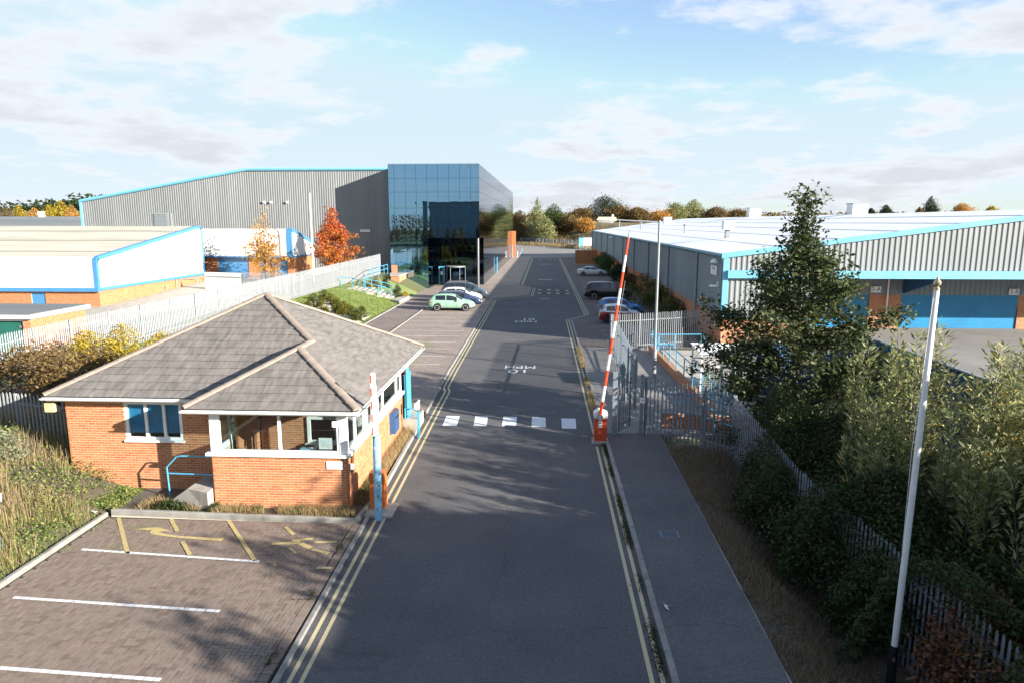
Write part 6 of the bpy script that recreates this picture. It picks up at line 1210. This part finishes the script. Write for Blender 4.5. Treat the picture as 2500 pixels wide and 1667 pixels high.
bush('shrub', 'grey green bushy weed clump at the left edge below the overgrown palisade', 'shrub', (-16.3, 18.6, gz(-16.3, 18.6)), .9, .9, mat('grey_green_leaf', [(.12, .15, .08), (.22, .25, .15), (.30, .32, .2)], 1.1, .6, attr=.6, trans=.3), 1500, .05)
# clipped shrubs on the grass bank
def onb(u, v, dz): 
    z = .6
    for _ in range(8): x, y = G(u, v, z); z = gz(x, y) + dz
    return x, y
TOP = [(452, 800, .40), (560, 745, .62), (695, 800, .55), (790, 895, .30), (740, 640, .62), (860, 710, .60), (970, 745, .45), (1095, 790, .38), (1190, 850, .42), (950, 865, .45), (1050, 890, .50), (1150, 880, .42), (1250, 980, .62), (1330, 985, .50), (1425, 915, .48)]
adj = ['bronze', 'green', 'olive', 'tiny', 'dark green', 'olive green', 'rusty', 'orange tinged', 'rust brown', 'golden', 'amber', 'bronze green', 'big dark', 'dark', 'evergreen']; plc = ['lowest at the left of the left group', 'in the middle of the left group', 'right end of the left group', 'alone on the gravel', 'highest at the back of the right group', 'second down the back of the right group', 'third down the back of the right group', 'fourth down the back of the right group', 'fifth down the back of the right group', 'left front of the right group', 'centre front of the right group', 'middle of the right group', 'lowest front of the right group', 'lower right front of the group', 'rightmost of the group beside the lawn']
for i, (px, py, r) in enumerate(TOP):
    x, y = onb(690 + px / 7.35, 640 + py / 7.35, .35); r *= 1.15
    bush('clipped_shrub', f'{adj[i]} round clipped bank shrub, {plc[i]}', 'shrub', (x, y, gz(x, y) + .03), r, r * 1.75, ['leaf_topiary', 'leaf_hedge'][i in (1, 4, 12, 13, 14)], 1300, .055, 'clipped shrubs on the bank', clump=.1)
mb = MB(); P = [onb(690 + a / 7.35, 640 + b / 7.35, 0) for a, b in [(640, 640), (760, 660), (900, 770), (1080, 850), (1250, 900), (1470, 960), (1590, 990), (1460, 1070), (1380, 1110), (1100, 1040), (860, 950), (700, 890), (520, 840), (400, 790)]]
cx_, cy_ = sum(p[0] for p in P) / len(P), sum(p[1] for p in P) / len(P)
for (a, b), (c, d) in zip(P, P[1:] + P[:1]):
    for i in range(5):
        f0, f1 = i / 5, (i + 1) / 5; Q = [(cx_ + (a - cx_) * f0, cy_ + (b - cy_) * f0), (cx_ + (a - cx_) * f1, cy_ + (b - cy_) * f1), (cx_ + (c - cx_) * f1, cy_ + (d - cy_) * f1), (cx_ + (c - cx_) * f0, cy_ + (d - cy_) * f0)]
        mb.poly([(x, y, gz(x, y) + .10) for x, y in (Q if i else Q[1:])][::-1])
struct(mb, 'gravel_bed', A['gravel'])
for (x, y, r, h, lf, lab) in ((-18.6, 73.0, .75, 1.1, 'leaf_brown', 'bronze shrub beside the dark conifer by the steps'), (-15.6, 70.6, .55, 1.5, 'leaf_dark', 'small dark conifer at the foot of the steps'), (-14.95, 71.3, .5, .85, 'leaf_yellow', 'round bright yellow shrub at the corner of the steps'), (-17.6, 74.0, .6, 1.7, 'leaf_dark', 'dark upright conifer in front of the terrace wall'), (-18.9, 71.9, .5, .6, 'leaf_yellow', 'low yellow plant half way up the steps')):
    bush('shrub', lab, 'shrub', (x, y, gz(x, y)), r, h, lf, 1100, .06, clump=.12)
for (x, y, r, h, lf, lab) in ((9.9, 121, 1.9, 3.0, 'leaf_green', 'green bush furthest along the right warehouse wall near the timber enclosure'), (9.5, 107, 2.0, 3.2, 'leaf_green', 'large green bush beside the silver saloon'), (10.2, 96, 1.6, 2.5, 'leaf_dark', 'dark bush between the silver saloon and the black people carrier'), (10.3, 86, 1.3, 1.9, 'leaf_brown', 'brownish bush against the brick base of the right warehouse'), (9.4, 67, 2.0, 3.3, 'leaf_hedge', 'big olive bush in front of the black people carrier'), (10.0, 61, 1.6, 2.7, 'leaf_hedge', 'olive bush between the lamp column and warehouse wall'), (10.2, 55.5, 1.5, 2.2, 'leaf_hedge', 'spreading olive bush nearest the crossing palisade'), (9.6, 50.5, 1.3, 1.6, 'leaf_hedge', 'low olive bush behind the crossing palisade')):
    bush('bush', lab, 'bush', (x, y, .0), r, h, lf, 3600, .11 if y > 80 else .085, 'bushes along the right warehouse', clump=.35)
# brambles and willows on the right
BR = [(7.4, 22.6, 1.3, 1.5), (7.2, 20.6, 1.3, 2.0), (8.3, 21.6, 1.5, 2.2), (7.0, 18.6, 1.2, 1.8), (8.2, 18.2, 1.4, 2.4), (6.9, 16.4, 1.2, 2.0), (8.0, 15.2, 1.3, 2.2), (7.3, 13.9, 1.1, 1.9), (7.9, 11.6, 1.2, 2.3), (8.8, 13.0, 1.3, 2.2), (9.4, 10.6, 1.4, 2.4), (10.2, 20.6, 1.6, 2.3), (9.8, 17.0, 1.5, 2.4), (10.6, 12.2, 1.5, 2.3)]
bl = ['behind the fence bend', 'below the big dark tree', 'against the trunk of the big tree', 'covering the fence just left of the flagpole top shadow', 'deep behind the fence, mid way', 'spilling onto the dry verge', 'left of the white flagpole', 'right behind the white flagpole base', 'in the lower right corner near the flagpole', 'right of the flagpole at mid height', 'at the lower right edge', 'between the big tree and the blue screen', 'under the willow shrubs', 'under the rightmost willows', 'low at the fence bend by the dry verge', 'hiding the fence below the big tree', 'tumbling over the fence top, left of the flagpole', 'low at the verge edge, mid way along', 'climbing over the fence beside the flagpole', 'low in front of the flagpole', 'right of the flagpole base over the fence', 'lowest in the right corner over the fence']
for i, (x, y, r, h) in enumerate(BR):
    bush('bramble', 'dark bramble thicket ' + bl[i], 'bramble', (x, y, gz(x, y) + .1), r, h + .4, 'leaf_bramble' if i not in (8,) else mat('rusty_bramble_leaf', [(.08, .03, .015), (.16, .06, .025), (.05, .06, .02)], 1.1, .6, attr=.6, trans=.3), 4200, .06, 'brambles along the right palisade', clump=.3)
def willow(loc, h, n, lab, spread=.9, yellow=.12):
    x, y, z = loc; t = thing('willow_shrub', lab, 'shrub', loc, 'willow shrubs by the blue screen'); off = wloc(t); mb = MB(); C_ = []; D_ = []; rn = []
    for s in range(n):
        a = random.uniform(0, 2 * pi); r = spread * sqrt(random.random()); hh = h * random.uniform(.62, 1.0); p0 = Vector((x + .15 * cos(a), y + .15 * sin(a), z - .1)); p1 = Vector((x + r * .75 * cos(a), y + r * .75 * sin(a), z + hh * .5)); p2 = Vector((x + r * cos(a) + random.uniform(-.2, .2), y + r * sin(a) + random.uniform(-.2, .2), z + hh))
        pts = [p0, p0.lerp(p1, .5) + Vector((0, 0, .1)), p1, p1.lerp(p2, .5), p2]; mb.tube(pts, [.022, .018, .014, .009, .003], 5, cap=False)
        k = int(hh * 62); f = np.sort(rng.uniform(.16, 1, k)); q = np.array([list(p) for p in pts]); pos = np.stack([np.interp(f * 4, range(5), q[:, i]) for i in range(3)], 1); an = rng.uniform(0, 2 * pi, k); side = rng.uniform(.04, .34, k) * (1 - .6 * f)
        pos = pos + np.stack([np.cos(an) * side, np.sin(an) * side, rng.normal(size=k) * .03], 1); d = np.stack([np.cos(an) * .75, np.sin(an) * .75, rng.uniform(.2, 1.1, k)], 1); C_.append(pos); D_.append(d / np.linalg.norm(d, axis=1, keepdims=True)); rn.append(np.where((rng.uniform(0, 1, k) < yellow * (1.4 - f)), 1.0, rng.uniform(.05, .78, k)))
    mb.build('stem', A['bark'], t, smooth=True); c = np.concatenate(C_); d = np.concatenate(D_); n_ = len(c); s = rng.uniform(.055, .115, (n_, 1)); sd = np.cross(d, rng.normal(size=(n_, 3))); sd /= np.linalg.norm(sd, axis=1, keepdims=True); w = sd * s * .27; nr = np.cross(d, sd) * s * .1
    quads('leaves', np.stack([c, c + d * s + w + nr, c + d * s * 2.1, c + d * s - w + nr], 1), np.concatenate(rn), 'leaf_willow', t, off)
for i, (x, y, h, n, sp, lab) in enumerate([(9.3, 18.6, 4.5, 26, 1.0, 'pale willow shrub leftmost, beside the big dark tree'), (10.6, 19.4, 5.0, 26, 1.0, 'tall pale willow shrub left of the flagpole top'), (10.2, 16.2, 4.9, 34, 1.1, 'yellow flecked willow shrub directly behind the flagpole'), (11.8, 17.2, 5.3, 30, 1.0, 'tallest pale willow shrub right of the flagpole top'), (11.4, 14.4, 4.9, 34, 1.1, 'leafy willow shrub right of the flagpole'), (13.0, 15.6, 5.0, 30, 1.0, 'willow shrub against the blue screen'), (12.6, 12.8, 4.6, 30, 1.0, 'willow shrub at the right edge of the view'), (9.2, 14.6, 4.3, 26, .9, 'willow shrub left of the flagpole middle'), (8.5, 16.8, 3.6, 24, .9, 'short willow shrub in front of the leftmost willow'), (9.9, 12.9, 4.3, 26, .9, 'willow shrub just right of the flagpole middle'), (10.4, 11.4, 3.5, 22, .9, 'low willow shrub in the lower right corner'), (13.4, 18.8, 4.8, 24, 1.0, 'willow shrub behind the others by the loading yard')]):
    willow((x, y, gz(x, y) + .1), h + 1.3, int(n * .55), lab, sp, .22 if i in (2, 4) else .08)
# trees out of the frame on the right, whose shade lies across the road
for i, (x, y, h) in enumerate([(13.0, 9.0, 7.6), (12.8, 5.6, 7.4), (12.6, 2.4, 7.2), (13.6, -1.2, 6.3), (15.9, 6.0, 7.6), (15.6, -5.0, 6.2), (13.6, 6.8, 7.0), (15.7, 12.0, 5.8), (15.9, 9.4, 6.2)]):
    tree('poplar_tree', 'leafy roadside tree outside the view on the right', 'tree', (x, y, 0), h, [(0, .8), (.15, 1.7), (.4, 2.1), (.7, 1.7), (.9, .8), (1, .1)], 'leaf_dark', 4200, .16, 'roadside trees outside the view', trunk=.12, nlimb=34, clump=.4)
for i, (x, y, h) in enumerate([(-24, -14, 7.5), (-32, -20, 8), (-17, -24, 9), (20, -24, 9)]):
    tree('roadside_tree', 'autumn tree behind the viewpoint', 'tree', (x, y, 0), h, [(0, .8), (.2, 2.0), (.5, 2.6), (.8, 1.6), (1, .1)], 'leaf_brown', 2500, .22, 'trees behind the viewpoint', trunk=.14, nlimb=30, clump=.5)
def G2(f, x, y): return np.array([f(a, b) for a, b in zip(x, y)])
# background trees on the hill and to the left
BG = [(1268, 512, 62, 268, 'leaf_brown', 'brown bush on the hill touching the glass office edge'), (1312, 480, 66, 262, 'leaf_willow', 'pale green pointed tree on the hill right of the glass office'), (1330, 528, 60, 254, 'leaf_willow', 'pale willow bush low in front of the pointed tree'), (1352, 497, 74, 270, 'leaf_green', 'round mid green tree on the hill next to the pointed tree'), (1392, 524, 60, 264, 'leaf_brown', 'brown bush on the hill between green trees'), (1420, 508, 66, 282, 'leaf_brown', 'brown tree left of the tall dark green tree'), (1478, 477, 96, 288, 'leaf_dark', 'tallest dark green tree in the middle of the hill'), (1430, 532, 46, 256, 'leaf_orange', 'small golden bush low on the hill'), (1512, 503, 66, 278, 'leaf_brown', 'brown tree right of the tall dark green tree'), (1556, 506, 76, 276, 'leaf_brown', 'wide brown bush behind the lantern arm'), (1610, 516, 70, 280, 'leaf_orange', 'orange bush on the skyline right of the lamp column'), (1652, 494, 62, 284, 'leaf_willow', 'pale yellow green tree on the skyline'), (1695, 486, 66, 290, 'leaf_willow', 'pale feathery tree on the skyline left of the big dark tree'), (1748, 505, 66, 286, 'leaf_brown', 'rusty round bush on the skyline'), (1800, 512, 60, 290, 'leaf_brown', 'low brown bush on the skyline behind the roof vents'), (2127, 508, 30, 330, 'leaf_dark', 'small dark round tree, leftmost beyond the white roof'), (2164, 500, 38, 330, 'leaf_dark', 'dark round tree beyond the white roof'), (2274, 477, 58, 330, 'leaf_dark', 'tall dark conical tree beyond the white roof'), (2245, 505, 40, 325, 'leaf_brown', 'brown bush at the foot of the conical tree'), (2350, 496, 56, 330, 'leaf_orange', 'orange tree beyond the white roof on the right'), (2422, 503, 40, 330, 'leaf_yellow', 'small yellow green tree furthest right beyond the white roof'), (14, 505, 80, 205, 'leaf_brown', 'brown green tree at the far left edge'), (44, 500, 60, 210, 'leaf_yellow', 'yellow green round tree at the far left'), (82, 506, 64, 205, 'leaf_orange', 'golden tree behind the dark roof'), (118, 498, 60, 212, 'leaf_yellow', 'bright yellow tree behind the dark roof'), (146, 488, 66, 216, 'leaf_yellow', 'tallest yellow tree near the grey warehouse corner'), (172, 500, 64, 210, 'leaf_orange', 'orange brown tree left of the grey warehouse corner'), (206, 502, 50, 214, 'leaf_yellow', 'yellow tree half hidden by the grey warehouse')]
for u, v, wpx, Y, lf, lab in BG:
    d = ray(u, v); k = Y / d.y; x, zt = d.x * k, CAM_H + d.z * k; zb_ = gz(x, Y) - .1; h = max(3.0, zt - zb_); r = wpx * Y / 1692 / 2
    pr = [(0, r * .75), (.25, r), (.6, r * .95), (.85, r * .55), (1, r * .1)] if 'conical' not in lab and 'pointed tree on' not in lab else [(0, r * .8), (.2, r), (.5, r * .7), (.8, r * .3), (1, .1)]
    tree('hill_tree', lab, 'tree', (x, Y, zb_), h, pr, lf, 6500, .30, 'trees on the skyline', trunk=.16, nlimb=24, clear=.03, clump=r * .22, fill=.4, stems=2)
def cloud(name, pts, size, m_, aspect=.6): return quads(name, leafquads(pts, size, aspect), rng.uniform(0, 1, len(pts)), m_, None, (0, 0, 0), 'stuff')
n = 26000; x = rng.uniform(-34, 110, n); y = np.array([min(285, max(190, 258 - 2.0 * (a + 10))) for a in x]) + rng.uniform(1, 60, n); k = (np.sin(x * .31) + np.sin(y * .23 + x * .1)) > -.2
x, y = x[k], y[k]; cloud('hill_scrub', np.stack([x, y, np.array([gz(a, b) for a, b in zip(x, y)]) + rng.uniform(0, 2.2, len(x)) * (np.sin(x * .4 + 1) * .5 + .6)], 1), .34, 'leaf_brown')
n = 9000; x = rng.uniform(-34, 16, n); y = np.array([min(285, max(190, 258 - 2.0 * (a + 10))) for a in x]) - rng.uniform(-6, 9, n); cloud('hill_grass', np.stack([x, y, rng.uniform(-.1, 1.1, n)], 1), .30, 'dry_grass', .3)
n = 9000; x = rng.uniform(-470, -215, n); y = rng.uniform(560, 720, n); cloud('far_wood', np.stack([x, y, np.array([gz(a, b) for a, b in zip(x, y)]) + rng.uniform(0, 1, n) ** .7 * (7 + 4 * np.sin(x * .06) + 3 * np.sin(x * .17))], 1), 2.2, 'leaf_dark')
n = 9000; x = rng.uniform(-34, 420, n); y = rng.uniform(420, 520, n); cloud('far_wood', np.stack([x, y, np.array([gz(a, b) for a, b in zip(x, y)]) + rng.uniform(0, 6, n)], 1), 1.2, 'leaf_brown')

# ---------------------------------------------------------------- grass and weeds
def blades(name, x, y, z, h, w, m_, lean=.35):
    n = len(x); a = rng.uniform(0, 2 * pi, n); b = rng.uniform(0, 2 * pi, n); hh = h * rng.uniform(.4, 1.15, n); l = rng.uniform(0, lean, n) * hh; c = np.stack([x, y, z], 1)
    wv = np.stack([np.cos(a), np.sin(a), np.zeros(n)], 1) * w / 2; top = c + np.stack([np.cos(b) * l, np.sin(b) * l, hh], 1)
    return quads(name, np.stack([c - wv, c + wv, top + wv * .35, top - wv * .35], 1), rng.uniform(0, 1, n), m_, None, (0, 0, 0), 'stuff')
n = 42000; x = rng.uniform(-25.5, -14.7, n); y = rng.uniform(46, 73, n); k = np.array([a > fence_at(b)[0] + .2 for a, b in zip(x, y)]) & ~((x < -14.9) & (y > 68.4))
gx = np.array([p[0] for p in P]); gy = np.array([p[1] for p in P])
def inpoly(x, y):
    r = np.zeros(len(x), bool); j = len(gx) - 1
    for i in range(len(gx)):
        c = ((gy[i] > y) != (gy[j] > y)) & (x < (gx[j] - gx[i]) * (y - gy[i]) / (gy[j] - gy[i] + 1e-9) + gx[i]); r ^= c; j = i
    return r
k &= ~inpoly(x, y); x, y = x[k], y[k]; blades('bank_grass', x, y, G2(gz, x, y) + .04, .13, .035, 'grass')
# weeds on the left bank
n = 42000; x = rng.uniform(-22, -12.35, n); y = rng.uniform(6, 22, n); k = (np.sin(x * 2.1 + y) + np.sin(y * 1.7 - x * .6) + rng.normal(size=n) * .7 > -.8) & ~((x > -14.2) & (y > 17.4) & (x > -13.0)); x, y = x[k], y[k]
hgt = .12 + .34 * (np.sin(x * 1.3 + y * .7) * .5 + .5); cloud('bank_weeds', np.stack([x, y, G2(gz, x, y) + .1 + rng.uniform(0, 1, len(x)) * hgt], 1), .046, 'leaf_bank')
n = 26000; x = rng.uniform(-22, -12.4, n); y = rng.uniform(6, 22, n); k = ((np.sin(x * 3.1) + np.sin(y * 2.7)) > -.5) & ~((x > -14.2) & (y > 17.4)); x, y = x[k], y[k]; blades('bank_stalks', x, y, G2(gz, x, y) + .08, .55, .012, 'dry_grass')
n = 9000; x = rng.uniform(-14.2, -12.2, n); y = rng.uniform(5, 17.4, n); blades('bank_grass', x, y, G2(gz, x, y) + .08, .16, .012, 'grass')
n = 5000; x = rng.uniform(-14.6, -12.1, n); y = rng.uniform(17.6, 19.1, n); cloud('bank_weeds', np.stack([x, y, .12 + rng.uniform(0, .35, n) * (-11.9 - x) / 2.5], 1), .045, 'leaf_bank')
# planting strip in front of the gatehouse
n = 6500; x = rng.uniform(-11.6, -5.2, n); y = rng.uniform(17.55, 18.0, n) + (x < -9.5) * rng.uniform(0, .6, n); k = (np.sin(x * 2.7) + np.sin(x * 7.1 + y * 3)) > -.9; x, y = x[k], y[k]; blades('strip_grass', x, y, np.full(len(x), .06), .20, .010, 'dry_grass', .7)
n = 5000; x = rng.uniform(-5.55, -5.13, n); y = rng.uniform(18.4, 25.4, n); blades('strip_grass', x, y, np.full(n, .06), .28, .011, 'dry_grass', .5)
n = 2200; x = rng.uniform(-11.4, -9.2, n); y = rng.uniform(17.6, 17.95, n); cloud('strip_weeds', np.stack([x, y, .08 + rng.uniform(0, .3, n) * (np.sin(x * 4) * .5 + .5)], 1), .035, 'leaf_bramble')
n = 900; x = rng.uniform(-9, -5.2, n); y = rng.uniform(17.5, 17.9, n); k = np.sin(x * 5.3) > .7; x, y = x[k], y[k]; cloud('strip_weeds', np.stack([x, y, .08 + rng.uniform(0, .22, len(x))], 1), .035, 'leaf_green')
n = 1500; x = rng.uniform(-5.5, -5.15, n); y = rng.uniform(18.6, 20.2, n); cloud('strip_weeds', np.stack([x, y, .08 + rng.uniform(0, .25, n)], 1), .035, 'leaf_green')
# tangled undergrowth over the right palisade
n = 110000; x = rng.uniform(4.9, 10.2, n); y = rng.uniform(7.0, 23.6, n); xe = 6.75 - .085 * (y - 8) + np.clip(y - 20.2, 0, 9) * .75 + .35 * np.sin(y * 1.9) + .25 * np.sin(y * 4.3); d_ = np.clip((x - xe) / .95, 0, 1)
top = (2.5 + .55 * np.sin(y * 1.25 + x * .9) + .35 * np.sin(x * 2.3 - y * .7)) * d_ ** .8 * np.clip((y - 6) / 3, 0, 1); k = (x > xe) & (top > .12) & ~((np.abs(x - 6.6) < .6) & (y < 12.7)); x, y, top = x[k], y[k], top[k]
cloud('bramble_undergrowth', np.stack([x, y, G2(gz, x, y) + .1 + np.maximum(.05, top - np.abs(rng.normal(size=len(x))) * .34 + (rng.uniform(0, 1, len(x)) > .96) * rng.uniform(0, .6, len(x)))], 1), .050, 'leaf_bramble')
n = 5200; x = rng.uniform(6.9, 10, n); y = rng.uniform(8.0, 12, n); cloud('bramble_undergrowth', np.stack([x, y, rng.uniform(-.5, 1.1, n)], 1), .055, mat('rust_leaf', [(.10, .035, .015), (.20, .08, .03), (.06, .06, .02)], 1.1, .6, attr=.6, trans=.3))
# wood behind the viewpoint
n = 12000; x = rng.uniform(-170, 140, n); y = rng.uniform(-120, -75, n); cloud('rear_wood', np.stack([x, y, rng.uniform(0, 1, n) * (8 + 3 * np.sin(x * .11) + 2 * np.sin(x * .31))], 1), .9, 'leaf_brown')
# dry verge on the right
n = 30000; x = 4.42 + rng.uniform(0, 1, n) * 2.6; y = rng.uniform(7, 24, n); k = (x < 4.5 + (25.2 - y) * 3 ) & (np.sin(x * 3.3 + y * 1.1) + np.sin(y * 2.3) + rng.normal(size=n) * .8 > -.6); x, y = x[k], y[k]; blades('verge_grass', x, y, G2(gz, x, y) + .1, .24, .012, 'shade_grass', .9)
n = 9000; x = rng.uniform(4.5, 6.8, n); y = rng.uniform(7, 24, n); cloud('verge_litter', np.stack([x, y, G2(gz, x, y) + rng.uniform(.12, .2, n)], 1), .04, 'leaf_brown')
# gutter weeds
n = 4200; y = rng.uniform(8, 24.5, n); x = 2.24 - np.abs(rng.normal(size=n)) * .09; k = np.sin(y * 2.7) + np.sin(y * 1.1 + 1) + rng.normal(size=n) * .5 > .1; x, y = x[k], y[k]; cloud('gutter_weeds', np.stack([x, y, rng.uniform(.005, .06, len(x))], 1), .028, 'leaf_bramble')
n = 3200; y = rng.uniform(25.8, 45, n); x = rng.uniform(1.95, 2.25, n); k = np.sin(y * 1.5) + np.sin(y * .6 + 2) > -.3; x, y = x[k], y[k]; blades('gutter_weeds', x, y, np.full(len(x), .01), .26, .014, 'dry_grass', .8)
n = 5200; y = rng.uniform(37, 46, n); x = rng.uniform(-10.5, -5.8, n); k = np.sin(x * 1.3) + np.sin(y * 1.1 + x * .4) + rng.normal(size=n) * .3 > 1.1; x, y = x[k], y[k]; blades('paving_weeds', x, y, np.full(len(x), .085), .05, .02, 'grass')
n = 2600; x = rng.uniform(-12.1, -9.5, n); y = rng.uniform(15.2, 17.2, n); k = np.sin(x * 4) + np.sin(y * 5) + rng.normal(size=n) * .4 > .9; x, y = x[k], y[k]; blades('paving_weeds', x, y, np.full(len(x), .04), .035, .012, 'grass')
n = 700; y = rng.uniform(10.5, 17, n); x = -4.98 - (y - 4) * .0129 + rng.normal(size=n) * .05; k = np.sin(y * 2.9) > .75; x, y = x[k], y[k]; cloud('gutter_weeds', np.stack([x, y, .05 + rng.uniform(0, .06, len(x))], 1), .03, 'leaf_bramble')
